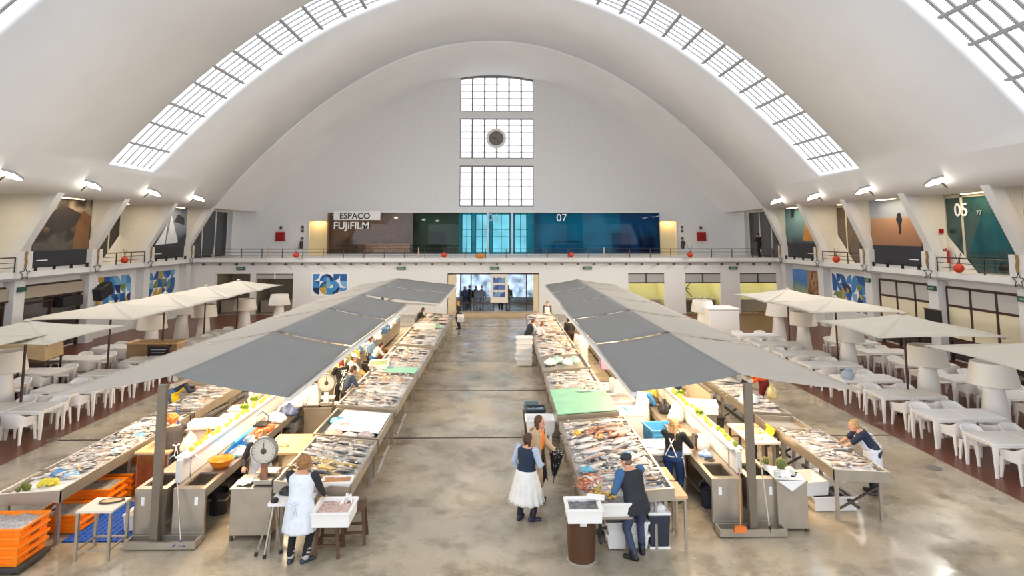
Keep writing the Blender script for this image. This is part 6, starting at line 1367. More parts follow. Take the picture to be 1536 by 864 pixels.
for k, (x, y) in enumerate(((4.5, 14.4), (4.6, 16.2), (4.5, 18.0), (4.55, 19.4))): lettuce('%s leafy green lettuce head on the ledge from the broom' % ORD[k], x, y, 1.32, .15, (140, 164, 60), 'lettuce over the broom counter')
# outer counter goods, polystyrene on a stand
t = thing('box_stand', 'brown crate stand between the outer slab and the bent person by the post', 'stand', (-6.9, 15.5, 0)); MB().box(-.4, .4, -.4, .4, 0, .55).build('body', mat('brown_crate', (150, 92, 46), .6, var=.2), t, bevel=.02); MB().box(-.44, .44, -.44, .44, .55, .6).build('top', M_wood, t)
box_open('polystyrene_box', 'open polystyrene box under the closed white lid by the bent person', 'box', -6.9, 15.45, .6, .8, .62, .3, M_foam, .1)
t = thing('foam_slab', 'thick white polystyrene lid topping the boxes by the bent person', 'lid', (-6.9, 15.4, .91), .15); MB().box(-.45, .45, -.36, .36, 0, .09).build('slab', M_foam, t, bevel=.03); MB().box(-.36, .36, -.27, .27, -.03, 0).build('inner_rim', M_foam, t)
for k, (x, y) in enumerate(((-6.75, 16.6), (-6.8, 17.3))): box_open('polystyrene_box', '%s open polystyrene box in the row past the thick white lid' % ['nearer', 'farther'][k], 'box', x, y, .55 + .02 * k, .7, .5, .24, M_foam, .12); 
for k in range(2):
    t = thing('box_stand', '%s low wooden stand under the row of polystyrene boxes past the white lid' % ['nearer', 'farther'][k], 'stand', (-6.78, 16.6 + .7 * k, 0)); MB().box(-.3, .3, -.26, .26, .5, .545 + .02 * k).build('top', M_wood, t)
    for a in (-.26, .26):
        for b in (-.2, .2): MB().box(a - .03, a + .03, b - .03, b + .03, 0, .5).build('leg', M_woodd, t)
bag('white bag with yellow fruit hanging beside the canopy post', -6.45, 13.6, .9, .32, .3, .36, (240, 230, 210), 31); bag('amber bag on the outer counter behind the canopy post', -6.35, 14.2, .9, .22, .22, .26, (214, 150, 50), 32)
t = thing('cleaning_brush', 'blue handled brush leaning on the outer slab by the white sheet', 'brush', (-7.55, 15.3, .95)); MB().tube([(0, 0, 0), (-.05, -.05, .42)], .014, 6).build('handle', M_blue, t); MB().box(-.05, .05, -.03, .03, -.06, .02).build('brush_head', M_text, t)
t = thing('paper_sheet', 'white sheet spread over the far end of the outer slab above the crates', 'paper', (-8.2, 15.45, sz('LO1', -8.2) + .075)); MB().hexa([(-.5, -.55, -.01), (.48, -.55, .02), (.48, .5, .02), (-.5, .5, -.01)], [(-.5, -.55, 0), (.48, -.55, .03), (.48, .5, .03), (-.5, .5, 0)]).build('sheet', M_text, t)
t = thing('lemon_net', 'net of yellow lemons beside green limes at the corner of the outer slab', 'fruit net', (-8.15, 11.95, sz('LO1', -8.15) + .02)); m = MB()
for k in range(16): m.ell((.26 * ((k * 7 % 16) / 16 - .5), .12 * ((k * 5 % 16) / 16 - .5), .04 + .03 * (k % 3)), (.05, .042, .042), 8, 6)
m.build('lemon', mat('fruit_e2ce3c', (226, 206, 60), .5), t, 'all'); o = t.children[0]; o['kind'] = 'stuff'
t = thing('lime_net', 'net of dark green limes at the corner of the outer slab above the crates', 'fruit net', (-8.45, 11.8, sz('LO1', -8.45) + .02)); m = MB()
for k in range(12): m.ell((.2 * ((k * 7 % 12) / 12 - .5), .11 * ((k * 5 % 12) / 12 - .5), .04 + .025 * (k % 3)), .042, 8, 6)
m.build('lime', mat('lime_green', (104, 112, 40), .5), t, 'all'); t.children[0]['kind'] = 'stuff'
for k, (x, y, c) in enumerate(((-8.0, 12.35, (150, 190, 226)), (-7.95, 13.6, (180, 206, 230)), (-8.35, 12.5, (80, 140, 190)), (-8.05, 14.6, (130, 184, 226)))): bag('%s of the pale blue plastic bags on the outer slab, counting from the limes' % ORD[k], x, y, sz('LO1', x) + .06, .26, .3, .07, c, 40 + k, handle=False)
# aisle slab goods near the woman in white
t = thing('paper_sheet', 'bare white sheet covering half of the aisle slab', 'paper', (-3.36, 15.5, sz('LA2', -3.36) + .095)); h = (SLABS['LA2'][5] - SLABS['LA2'][4]) / 1.45 * .6; MB().hexa([(-.56, -.7, -.02 - h), (.6, -.7, -.02 + h), (.6, .85, -.02 + h), (-.56, .85, -.02 - h)], [(-.56, -.7, -h), (.6, -.7, h), (.6, .85, h), (-.56, .85, -h)]).build('sheet', M_text, t)
for k, (x, y, c, n_) in enumerate(((-3.75, 14.7, (226, 200, 178), 'cut fish'), (-3.4, 14.6, (238, 232, 224), 'white fillet'), (-3.7, 15.2, (222, 196, 176), 'pink fish piece'), (-3.05, 14.75, (190, 180, 178), 'grey squid'), (-3.9, 15.6, (120, 190, 220), 'pale blue crumpled bag'))): bag('%s near the bare white sheet on the aisle slab' % n_, x, y, sz('LA2', x) + .01, .42, .3, .11, c, 60 + k, 'bag' if 'bag' in n_ else 'fish', 'plastic_bag' if 'bag' in n_ else 'fish_piece', False)
t = thing('wooden_table', 'pale wooden cutting table beside the yellow fish slab', 'table', (-4.62, 14.3, 0)); MB().box(-.42, .42, -.62, .62, .8, .85).build('tabletop', M_wood, t)
for a in (-.36, .36):
    for b in (-.55, .55): MB().box(a - .03, a + .03, b - .03, b + .03, 0, .8).build('leg', M_steel, t)
bag('small fish scraps on the pale wooden cutting table', -4.65, 14.1, .85, .2, .16, .05, (206, 160, 120), 66, 'fish', 'fish_piece', False)
box_open('foam_tray', 'white tray with a brown sponge at the near end of the yellow fish slab', 'tray', -2.95, 11.9, sz('LA1', -2.95) + .07, .52, .3, .07, M_foam, .08, fill=mat('sponge', (190, 140, 100), .9, var=.2))
box_open('polystyrene_box', 'polystyrene box of pink fish before the woman in the white tabard', 'box', -2.78, 11.12, .62, .62, .62, .22, M_foam, 0, .04, None, .97, mat('pinkfish', (206, 176, 166), .3, var=.35, scale=18, bump=.6, bscale=30))
t = thing('ice_heap', 'heap of white shells at the corner of the polystyrene box', 'shells', (-2.63, 11.32, .80)); m = MB(); R_ = random.Random(2)
for k in range(14): m.cap((R_.uniform(-.1, .1), R_.uniform(-.08, .08), .02), (R_.uniform(-.1, .1), R_.uniform(-.08, .08), .12), .014, .01, 6)
m.build('shell', M_text, t); t.children[0]['kind'] = 'stuff'
for q, (x, y) in enumerate(((-2.9, 11.3), (-2.58, 11.75))):
    t = thing('wooden_stool', '%s dark wooden stool under the polystyrene box of pink fish' % ['near', 'far'][q], 'stool', (x, y, 0), .1 * q); MB().box(-.19, .19, -.19, .19, .56, .60).build('seat', M_woodd, t)
    for a in (-1, 1):
        for b in (-1, 1): MB().bar((a * .2, b * .2, 0), (a * .15, b * .15, .57), .05).build('leg', M_woodd, t)
    for a, b, c, d in ((-.18, -.18, .18, -.18), (-.18, .18, .18, .18), (-.18, -.18, -.18, .18), (.18, -.18, .18, .18)): MB().bar((a, b, .2), (c, d, .2), .035).build('rung', M_woodd, t)
t = thing('work_table', 'white-topped work table on steel legs to the side of the woman in white', 'table', (-3.62, 11.5, 0)); MB().box(-.36, .36, -.2, .28, .76, .81).build('tabletop', M_text, t)
for a in (-.32, .32):
    for b in (-.16, .24): MB().box(a - .022, a + .022, b - .022, b + .022, 0, .76).build('leg', M_steel, t)
t = thing('tripod', 'folding grey tripod stand leaning by the scale cabinet', 'stand', (-3.88, 11.35, 0)); MB().ell((0, 0, .84), (.07, .07, .05), 10, 6).build('head', M_black, t)
for a, b in ((-.24, -.12), (-.06, -.22), (.16, -.05)): g = MB().bar((0, 0, .82), (a, b, .03), .03).build('leg', M_steel, t); MB().bar((a * .96, b * .96, .06), (a, b, .0), .045).build('rubber_foot', M_black, g)
bag('black bundle of cloth on the work table beside the scale cabinet', -3.8, 11.72, .81, .3, .24, .1, (44, 44, 50), 71, 'cloth', 'cloth_bundle', False)
# far goods on the dial scale side
t = thing('cloth_sheet', 'aqua green cloth at the start of the slab beyond the brimmed cap', 'cloth', (-3.3, 21.25, sz('LA4', -3.3) + .08)); MB().hexa([(-.5, -.4, 0), (.55, -.4, -.03), (.55, .4, -.03), (-.5, .4, 0)], [(-.5, -.4, .03), (.55, -.4, 0), (.55, .4, 0), (-.5, .4, .03)]).build('sheet', mat('aqua_cloth', (150, 206, 180), .8, var=.08), t)
box_open('polystyrene_box', 'white box of greens beside the aqua green cloth', 'box', -4.1, 21.8, .93, .62, .9, .14, M_foam, .1, fill=mat('greens', (150, 170, 110), .7, var=.4, scale=20))
t = thing('cloth_sheet', 'mint green crumpled cloth by the black coat bent over the far slab', 'cloth', (-3.4, 31.0, sz('LA6', -3.4) + .06)); MB().hexa([(-.5, -.35, 0), (.3, -.45, -.03), (.45, .4, -.03), (-.5, .4, 0)], [(-.5, -.35, .05), (.3, -.45, .02), (.45, .4, .06), (-.5, .4, .03)]).build('sheet', mat('mint_cloth', (150, 214, 160), .8, var=.08), t, bevel=.01)
box_open('polystyrene_box', 'big white polystyrene box on the second last slab of the dial scale side', 'box', -3.5, 30.0, .9, .9, .6, .28, M_foam)
CL = [(236, 232, 226), (210, 200, 186), (226, 220, 214), (206, 130, 90), (140, 180, 214), (230, 226, 222), (70, 110, 150), (226, 200, 90), (150, 160, 110), (120, 104, 92), (240, 238, 234)]
def clutter(side, x, y0, n, step, lab, seed):
    R_ = random.Random(seed)
    for k in range(n):
        y = y0 + k * step; xx = x + R_.uniform(-.14, .14); c = R_.choice(CL); q = (k + seed) % 4; L_ = '%s, %s on the far counters %s' % (lab[1][q], ORD[k % 12] + (' again' if k >= 12 else ''), lab[0])
        if q == 0: bag('crumpled bag, ' + L_[L_.index(',') + 2:], xx, y, .9, .34, .42, .2 + R_.uniform(0, .1), c, seed * 50 + k)
        elif q == 1: box_open('polystyrene_box', 'open white box, ' + L_[L_.index(',') + 2:], 'box', xx, y, .9, .42, .5, .2, M_foam, R_.uniform(-.2, .2), fill=M_fillfish)
        elif q == 2: box_open('plastic_crate', 'coloured crate, ' + L_[L_.index(',') + 2:], 'crate', xx, y, .9, .4, .48, .22, mat('cl_%02x%02x%02x' % c, c, .5), R_.uniform(-.2, .2), .02)
        else:
            t = thing('jerry_can', 'upright canister, ' + L_[L_.index(',') + 2:], 'canister', (xx, y, .9), R_.uniform(-1, 1)); MB().box(-.1, .1, -.07, .07, 0, .26).build('body', mat('cl_%02x%02x%02x' % c, c, .5), t, bevel=.02); MB().lathe([(.03, .26), (.03, .31)], n=10).build('cap', M_black, t); MB().tube([(-.07, 0, .27), (-.05, 0, .33), (.03, 0, .33)], .012, 6).build('handle', mat('cl_%02x%02x%02x' % c, c, .5), t)
clutter('L', -5.4, 20.4, 17, .8, ('behind the denim-blue top', ['a', 'b', 'c', 'd']), 3)
clutter('R', 4.0, 19.2, 17, .8, ('behind the long white coats', ['a', 'b', 'c', 'd']), 5)
for k, (y, c) in enumerate(((25.8, (110, 66, 36)), (23.4, (60, 54, 52)))): t = thing('waste_bin', '%s barrel bin in the inner aisle near the long apron' % ['brown', 'dark'][k], 'bin', (-4.75, y, 0)); MB().lathe([(.24, 0), (.3, .75), (.32, .77), (.28, .77), (.22, .05)], n=18).build('barrel', mat('bin_%d' % k, c, .5), t, True); MB().tube([(.3 * math.cos(a), .3 * math.sin(a), .72) for a in [PI * i / 8 for i in range(17)]], .018, 6).build('rim', mat('bin_%d' % k, c, .5), t)
def info_card(label, x, y): t = thing('notice_board', label, 'sign', (x, y, .5), .0); m = MB(); Mx = Matrix.Rotation(.35, 3, 'Y'); m.obox((0, 0, 0), (.02, .62, .36), M=Mx); m.build('card', mat('card_pale', (206, 208, 214), .5), t); MB().obox(Mx @ Vector((0, 0, .19)), (.04, .64, .03), M=Mx).build('clip', M_steel, t); m = MB(); [m.obox(Mx @ Vector((.012, 0, .1 - .08 * k)), (.003, .44, .02), M=Mx) for k in range(3)]; m.build('text_line', mat('card_line', (150, 152, 160), .6), t)
info_card('pale notice card hung on the aisle side of the slab beyond the white sheet', -2.55, 16.75); info_card('pale notice card hung on the aisle side of the yellow fish slab', -2.55, 14.25)
# ---- the cactus side
t = thing('cloth_sheet', 'plain mint green cloth stretched over the aisle slab', 'cloth', (2.18, 17.05, sz('RA2', 2.18) + .095)); h = .053; MB().hexa([(-.74, -1.12, -h), (.74, -1.12, h), (.74, 1.3, h), (-.74, 1.3, -h)], [(-.74, -1.12, -h + .02), (.74, -1.12, h + .02), (.74, 1.3, h + .02), (-.74, 1.3, -h + .02)]).build('sheet', mat('mint_sheet', (158, 214, 178), .75, var=.1, scale=2.5), t)
for k in range(5): t = thing('paper_parcel', '%s white paper of small fish on the far corner of the mint cloth' % ORD[k], 'parcel', (2.3 + .12 * k, 17.9 + .08 * (k % 2), sz('RA2', 2.3) + .14), .3 * k); MB().box(-.09, .09, -.12, .12, 0, .03).build('paper', M_text, t, bevel=.01); MB().ell((0, 0, .035), (.06, .09, .02), 8, 5).build('small_fish', FM['dark'], t, 'all')
for k, (x, y, sx, lab) in enumerate(((3.15, 18.6, .6, 'open white box with a grey fish beyond the mint cloth'), (3.2, 17.4, .62, 'open white box with cut fish beside the mint cloth'))):
    t = thing('box_stand', 'steel stand under the %s' % lab, 'stand', (x + .12, y, 0)); MB().box(-.3, .3, -.4, .4, .8, .84).build('top', M_steel, t)
    for a in (-.26, .26):
        for b in (-.35, .35): MB().box(a - .02, a + .02, b - .02, b + .02, 0, .8).build('leg', M_steel, t)
    box_open('polystyrene_box', lab, 'box', x + .1, y, .84, sx, .84, .16, M_foam, .05, fill=M_fillfish)
t = thing('white_counter', 'tall white clad counter where the blue-sleeved woman works', 'counter', (3.25, 16.35, 0)); MB().box(-.34, .36, -.4, .4, 0, .92).build('body', M_plastic, t); MB().box(-.36, .4, -.42, .42, .92, .96).build('worktop', M_foam, t)
t = thing('cloth_sheet', 'aqua folded cloth on the tall white counter', 'cloth', (3.4, 16.4, .96), .2); MB().box(-.2, .2, -.16, .16, 0, .03).build('fold', mat('aqua', (130, 206, 200), .8), t, bevel=.012)
t = thing('transverse_counter', 'steel drawer counter with white top between the fish heap and the blonde woman', 'counter', (3.42, 13.75, 0)); MB().box(-.42, .42, -.4, .4, .1, .88).build('body', M_steel, t); MB().box(-.5, .56, -.46, .46, .88, .92).build('worktop', M_foam, t)
for z0, z1 in ((.5, .84), (.14, .46)): d = MB().box(-.38, .3, -.42, -.4, z0, z1).build('drawer', mat('drawer_steel', (150, 144, 136), .4, .7), t); MB().box(-.12, .04, -.45, -.42, (z0 + z1) / 2 + .06, (z0 + z1) / 2 + .09).build('handle', M_steeld, d)
for a in (-.38, .38): MB().box(a - .03, a + .03, -.36, .36, 0, .1).build('foot', M_steeld, t)
for k, (x, y, c) in enumerate(((3.1, 13.7, (180, 196, 226)), (3.45, 13.6, (226, 224, 226)), (3.7, 13.9, (120, 150, 190)))): bag('%s crumpled wrap on the white-topped drawer counter' % ['pale blue', 'white', 'grey blue'][k], x, y, .92, .3, .26, .06, c, 95 + k, 'bag', 'plastic_bag', False)
for k, (x, y, c, s_) in enumerate(((1.7, 12.4, (110, 180, 206), 1), (1.95, 13.05, (90, 160, 210), 1), (2.3, 12.1, (80, 150, 205), 1.1), (2.6, 13.0, (140, 190, 225), 1), (2.75, 13.6, (150, 200, 230), .9), (2.2, 14.2, (226, 190, 110), .9), (1.75, 14.6, (230, 180, 60), .9), (2.2, 13.4, (240, 236, 232), 1.1), (2.6, 14.6, (236, 230, 222), 1.1))): bag('%s thin plastic wrap among the mixed heap before the capped man' % ['teal', 'sky blue', 'strong blue', 'pale blue', 'ice blue', 'straw coloured', 'bright yellow', 'white', 'cream'][k], x, y, sz('RA1', x) + .09, .26 * s_, .24 * s_, .08, c, 110 + k, 'bag', 'plastic_bag', False)
def squid(label, grp, x, y, z, rz, c, L_=.3):
    t = thing('squid', label, 'squid', (x, y, z), rz, grp); MB().cap((0, 0, .03), (L_ * .6, 0, .03), .035, .018, 8).build('mantle', mat('squid_%02x' % c[0], c, .35, var=.2, scale=12), t, 'all'); m = MB()
    for k in range(6): a = (k - 2.5) * .2; m.cap((-.02, .01 * (k - 2.5), .025), (-.02 - .16 * math.cos(a), .16 * math.sin(a), .02), .008, .004, 6)
    m.build('tentacle_fringe', mat('squid_%02x' % c[0], c, .35, var=.2, scale=12), t, 'all')
for k in range(18): squid('brownish squid in the cluster on the mixed heap before the capped man', 'squid on the mixed heap', 2.25 + jr.uniform(-.32, .4), 14.35 + jr.uniform(-.3, .35), sz('RA1', 2.25) + .1 + .03 * (k % 3), jr.uniform(0, 6), (176, 120, 92))
def prawn(x, y, z, rz):
    t = thing('prawn', 'orange prawn in the pile at the aisle corner of the mixed heap', 'prawn', (x, y, z), rz, 'orange prawns'); MB().tube([(.08 * math.cos(a) * 1.2, .06 * math.sin(a), .02) for a in [PI * i / 8 for i in range(9)]], .016, 7, .006).build('shell', FM['orange'], t, 'all'); MB().tube([(.096, 0, .02), (.14, -.06, .03), (.16, -.12, .02)], .003, 4).build('feeler', FM['orange'], t)
for k in range(34): prawn(1.62 + jr.uniform(-.14, .24), 11.78 + jr.uniform(-.28, .34), sz('RA1', 1.62) + .04 + .025 * (k % 4), jr.uniform(0, 6))
# nets of shellfish on a foam box at the near corner
box_open('polystyrene_box', 'polystyrene box carrying two nets of shellfish at the near corner of the heap', 'box', 1.86, 11.08, .72, .66, .4, .2, M_foam, .03, fill=M_fillfish)
for k in range(2):
    t = thing('shellfish_net', '%s ochre net of shellfish on the polystyrene box at the heap corner' % ['first', 'second'][k], 'shellfish net', (1.68 + .24 * k, 11.1, .90)); m = MB(); R_ = random.Random(k)
    for q in range(30): m.ell((R_.gauss(0, .055), R_.gauss(0, .05), .06 + abs(R_.gauss(0, .05))), (.035, .026, .022), 7, 5)
    m.build('shell', mat('clam', (196, 158, 76), .5, var=.25, scale=14), t, 'all'); t.children[0]['kind'] = 'stuff'; MB().cap((0, 0, .17), (.02, -.02, .25), .02, .03).build('net_knot', mat('clam', (196, 158, 76), .5), t, 'all')
t = thing('steel_cabinet', 'steel cabinet front under the near end of the mixed fish heap', 'cabinet', (2.2, 11.95, 0)); MB().box(-.5, .72, -.1, .05, .1, .78).build('panel', M_steel, t); MB().box(-.5, .72, -.08, .05, 0, .1).build('kick_plate', M_steeld, t)
t = thing('box_shelf', 'steel bracket shelf holding up the polystyrene box of shellfish nets', 'shelf', (1.86, 11.08, 0)); MB().box(-.36, .36, -.2, .2, .68, .72).build('top', M_steel, t)
for a in (-.32, .32):
    for b in (.12, .18): MB().box(a - .02, a + .02, b - .02, b + .02, 0, .68).build('leg', M_steel, t)
t = thing('waste_bin', 'brown barrel bin under a white polystyrene box of small fish', 'bin', (1.37, 10.95, 0)); m = MB(); m.lathe([(.02, .02), (.22, .02), (.235, .3), (.25, .78), (.27, .8), (.235, .8), (.2, .1)], n=24); m.build('barrel', mat('bin_brown', (84, 54, 34), .45, var=.1), t, True); MB().lathe([(.24, .0), (.25, .04), (.23, .05)], n=24).build('base_ring', mat('bag_grey', (170, 160, 150), .5), t, True); MB().box(-.05, .06, -.262, -.25, .66, .74).build('label_plate', M_text, t); MB().tube([(.25, -.05, .78), (.31, -.08, .6), (.29, -.06, .4), (.33, -.08, .3)], .025, 6).build('liner_bag', M_black, t)
box_open('polystyrene_box', 'white polystyrene box of small grey fish on the brown barrel bin', 'box', 1.37, 10.7, .805, .56, .5, .2, M_foam, .0, .04, None, .97, mat('smallfish', (120, 118, 120), .3, var=.7, scale=30, bump=.8, bscale=50))
t = thing('paper_sheet', 'folded white paper on the rim of the small grey fish box', 'paper', (1.62, 10.92, 1.02), -.2); MB().box(-.14, .14, -.1, .1, 0, .015).build('sheet', M_text, t)
for k in range(2): box_open('polystyrene_box', '%s white polystyrene box on the floor behind the capped man' % ['lower', 'upper'][k], 'box', 2.22, 11.5, .02 + .2 * k, .72, .42, .22, M_foam, .02 * k, .035)
t = thing('waste_bin', 'dark blue square bin with a white lid under the board table', 'bin', (2.78, 11.5, 0)); MB().hexa([(-.16, -.16, .03), (.16, -.16, .03), (.16, .16, .03), (-.16, .16, .03)], [(-.19, -.19, .55), (.19, -.19, .55), (.19, .19, .55), (-.19, .19, .55)]).build('tub', mat('bin_navy', (44, 50, 64), .5), t, bevel=.02); MB().box(-.2, .2, -.2, .2, .55, .6).build('lid', M_foam, t, bevel=.02); MB().box(-.18, .18, -.18, .18, 0, .03).build('base', M_foam, t); bag('white bag bulging on the dark blue square bin', 2.78, 11.5, .6, .3, .28, .14, (238, 236, 232), 130)
for q, (y, w) in enumerate(((11.62, .62), (12.35, .6))):
    t = thing('board_table', '%s wooden-topped cutting table beside the capped man' % ['near', 'far'][q], 'table', (2.98 - .02 * q, y, 0)); MB().box(-.3, .3, -.32, .32, .83, .875).build('tabletop', M_wood, t); MB().box(-.28, .28, -.3, .3, .79, .83).build('frame', M_steel, t)
    for a in (-.26, .26):
        for b in (-.28, .28): MB().box(a - .022, a + .022, b - .022, b + .022, 0, .8).build('leg', M_steel, t)
    o = thing('fish_knife', 'long knife lying on the %s wooden cutting table beside the capped man' % ['near', 'far'][q], 'knife', (2.95, y + .05, .878), -.9 + .3 * q); MB().hexa([(-.02, 0, 0), (.02, 0, 0), (.02, .24, 0), (-.005, .28, 0)], [(-.02, 0, .004), (.02, 0, .004), (.02, .24, .004), (-.005, .28, .004)]).build('blade', M_steel, o); MB().box(-.016, .016, -.12, 0, 0, .02).build('handle', M_wood if q else M_black, o)
# aisle tubs
t = box_open('plastic_tub', 'white tub on the aisle floor beside the mint cloth slab', 'tub', 1.05, 16.75, .36, .74, .6, .3, M_plastic, 0)
t = thing('tub_stand', 'low stand under the white tub beside the mint cloth slab', 'stand', (1.05, 16.75, 0)); MB().box(-.3, .3, -.24, .24, .3, .36).build('top', M_plastic, t)
for a in (-.26, .26):
    for b in (-.2, .2): MB().box(a - .03, a + .03, b - .03, b + .03, 0, .3).build('leg', M_plastic, t)
crate('dark crate of silver bags beside the mint cloth slab', .98, 17.5, .45, .5, .46, .26, mat('crate_dark', (54, 58, 62), .5), 0, None, mat('silver_bags', (150, 170, 190), .3, var=.4, scale=14)); crate('grey green crate behind the dark crate in the aisle', .9, 18.1, .45, .42, .4, .22, mat('crate_grey', (130, 150, 150), .5))
t = thing('tub_stand', 'dark stand under the two crates beside the mint cloth slab', 'stand', (.95, 17.75, 0)); MB().box(-.3, .3, -.5, .6, .4, .45).build('top', M_steeld, t); MB().box(-.26, .26, -.4, .5, .02, .4).build('body', M_steeld, t)
for k in range(5): box_open('polystyrene_box', 'white box, %s from the floor in the aisle stack beside the waistcoat seller' % ORD[k], 'box', 1.02, 26.6, .02 + .22 * k, .66, .56, .23, M_foam, .0, .035, 'stacked white boxes in the aisle')
for k in range(4): bag('%s pale aqua packet on the slab beyond the silver fish' % ORD[k], 1.75 + .3 * k, 22.2 + .3 * (k % 2), sz('RA4', 1.9) + .02, .4, .5, .2, (190, 226, 214) if k % 2 else (236, 238, 236), 140 + k, handle=False)
t = box_open('plastic_crate', 'white and mauve crate high by the canopy edge beyond the mint cloth', 'crate', 3.75, 21.6, .9, .7, .5, .5, mat('mauve', (206, 160, 196), .5), 0)
# counter goods near the blonde woman
crate('sky blue lattice crate between the blue-sleeved and blonde women', 3.75, 15.0, .55, .62, .66, .4, mat('sky_crate', (90, 170, 220), .45), .12); t = thing('crate_stand', 'wooden stand under the sky blue lattice crate', 'stand', (3.75, 15.0, 0)); MB().box(-.3, .3, -.32, .32, .5, .55).build('top', M_wood, t)
for a in (-.26, .26):
    for b in (-.28, .28): MB().box(a - .03, a + .03, b - .03, b + .03, 0, .5).build('leg', M_woodd, t)
t = thing('kitchen_scale', 'flat steel electronic scale with display on the sink counter before the blonde woman', 'scale', (4.22, 14.2, .9)); MB().box(-.2, .2, -.24, .24, 0, .14).build('base', M_steel, t, bevel=.015); MB().box(-.22, .22, -.26, .26, .14, .165).build('weighing_pan', M_steel, t, bevel=.008); MB().box(-.02, .12, -.4, -.26, .04, .16).build('display', M_black, t, bevel=.01)
t = thing('roll_dispenser', 'white roll dispenser tipped on the sink counter beyond the basin', 'dispenser', (4.3, 13.65, .9), .2); m = MB(); m.lathe([(.02, 0), (.15, 0), (.16, .04), (.15, .22), (.12, .26), (.02, .27)], n=20); m.build('drum', M_plastic, t, True); MB().box(-.2, -.12, -.06, .06, 0, .3).build('stand_bracket', M_steeld, t)
bag('blue and white wrap on the sink counter behind the round drain hole', 4.22, 13.2, .9, .28, .3, .1, (150, 180, 222), 160, handle=False)
t = thing('drain_hole', 'round dark waste hole in the sink counter behind the basin', 'drain', (4.22, 12.95, .9)); MB().lathe([(.02, .002), (.085, .003), (.1, .012), (.11, .004)], n=20).build('rim', mat('hole_dark', (36, 32, 30), .5), t, True)
bag('red orange cloth on the sink counter in front of the blonde woman', 4.1, 14.9, .9, .3, .4, .1, (226, 80, 40), 161, 'cloth', 'cloth_bundle', False); bag('white sack leaning on the splash partition past the blonde woman', 4.3, 15.6, .9, .4, .5, .4, (226, 220, 214), 162); bag('black bag among the white sacks past the blonde woman', 4.2, 16.3, .9, .32, .4, .28, (40, 40, 44), 163); bag('yellow bag hanging high behind the blue-sleeved woman', 4.2, 17.6, .9, .3, .4, .5, (226, 200, 90), 164); bag('dark handbag on the counter behind the blue-sleeved woman', 4.05, 17.0, .9, .4, .3, .22, (66, 56, 52), 165); bag('tall pale bag at the counter end behind the yellow bag', 4.25, 18.4, .9, .4, .5, .42, (236, 228, 216), 166)
for k in range(2):
    t = thing('spray_bottle', '%s white spray bottle on the ledge past the blonde woman' % ['near', 'far'][k], 'bottle', (4.5, 16.7 + .3 * k, 1.32)); MB().lathe([(.02, 0), (.05, 0), (.05, .16), (.02, .22), (.02, .25)], n=12).build('bottle_body', M_plastic, t, True); MB().box(-.05, .02, -.015, .015, .25, .29).build('trigger_cap', M_blue, t)
# broom, mop, cabinet with cactus
t = thing('broom', 'broom with orange bristle head leaning on the steel sink end', 'broom', (4.30, 11.74, .02)); MB().tube([(0, -.12, .1), (.1, .1, 1.12)], .016, 8).build('handle', mat('broom_handle', (196, 140, 80), .5), t); MB().hexa([(-.13, -.17, .12), (.11, -.17, .12), (.11, -.11, .12), (-.13, -.11, .12)], [(-.1, -.16, .22), (.09, -.16, .22), (.09, -.11, .22), (-.1, -.11, .22)]).build('broom_head', mat('broom_orange', (226, 120, 50), .6), t)
t = thing('mop_pole', 'thin pale pole leaning on the sink end beside the canopy post', 'pole', (4.86, 11.72, .1)); MB().tube([(0, -.02, .02), (-.08, .12, 1.36)], .014, 8).build('shaft', mat('pole_pale', (206, 190, 170), .5), t); MB().cap((0, -.02, .0), (0, -.02, .08), .022).build('foot', M_black, t)
t = thing('mop', 'blue headed mop leaning against the canopy post beside the blue mat', 'mop', (-5.62, 11.52, .06)); MB().tube([(.12, -.06, .06), (-.1, .14, 1.0)], .014, 8).build('handle', M_steel, t); m = MB(); R_ = random.Random(6); 
for k in range(16): m.cap((.12, -.06, .09), (.12 + R_.uniform(-.14, .14), -.06 + R_.uniform(-.08, .06), .01), .014, .01, 6)
m.build('mop_fringe', mat('mop_blue', (80, 80, 150), .9), t, 'all')
t = thing('steel_cabinet', 'plain steel cabinet topped with a cloth and cactus pots', 'cabinet', (5.38, 12.22, 0)); MB().box(-.28, .28, -.34, .34, .06, .87).build('body', M_steel, t, bevel=.008); MB().box(-.29, .29, -.36, .36, .87, .9).build('top', M_steel, t); MB().box(.22, .28, -.34, -.28, 0, .06).build('foot', M_steeld, t); MB().box(-.28, -.22, -.34, -.28, 0, .06).build('foot', M_steeld, t)
t = thing('patterned_cloth', 'white cloth with pale pattern draped over the cactus cabinet corner', 'cloth', (5.38, 12.22, .9)); m = MB(); m.hexa([(-.28, -.3, .004), (.26, -.36, .004), (.3, .32, .004), (-.26, .36, .004)], [(-.28, -.3, .012), (.26, -.36, .012), (.3, .32, .012), (-.26, .36, .012)]); m.prism([(-.28, -.375, .01), (.26, -.375, .01), (-.02, -.38, -.17)], (0, -.006, 0)); m.build('sheet', M_text, t); m = MB()
for k in range(7): m.lathe([(.012, .0135), (.045, .0135)], (-.18 + .07 * k, -.18 + .09 * (k % 4), 0), 12)
m.build('leaf_print', mat('print_grey', (176, 190, 180), .7), t)
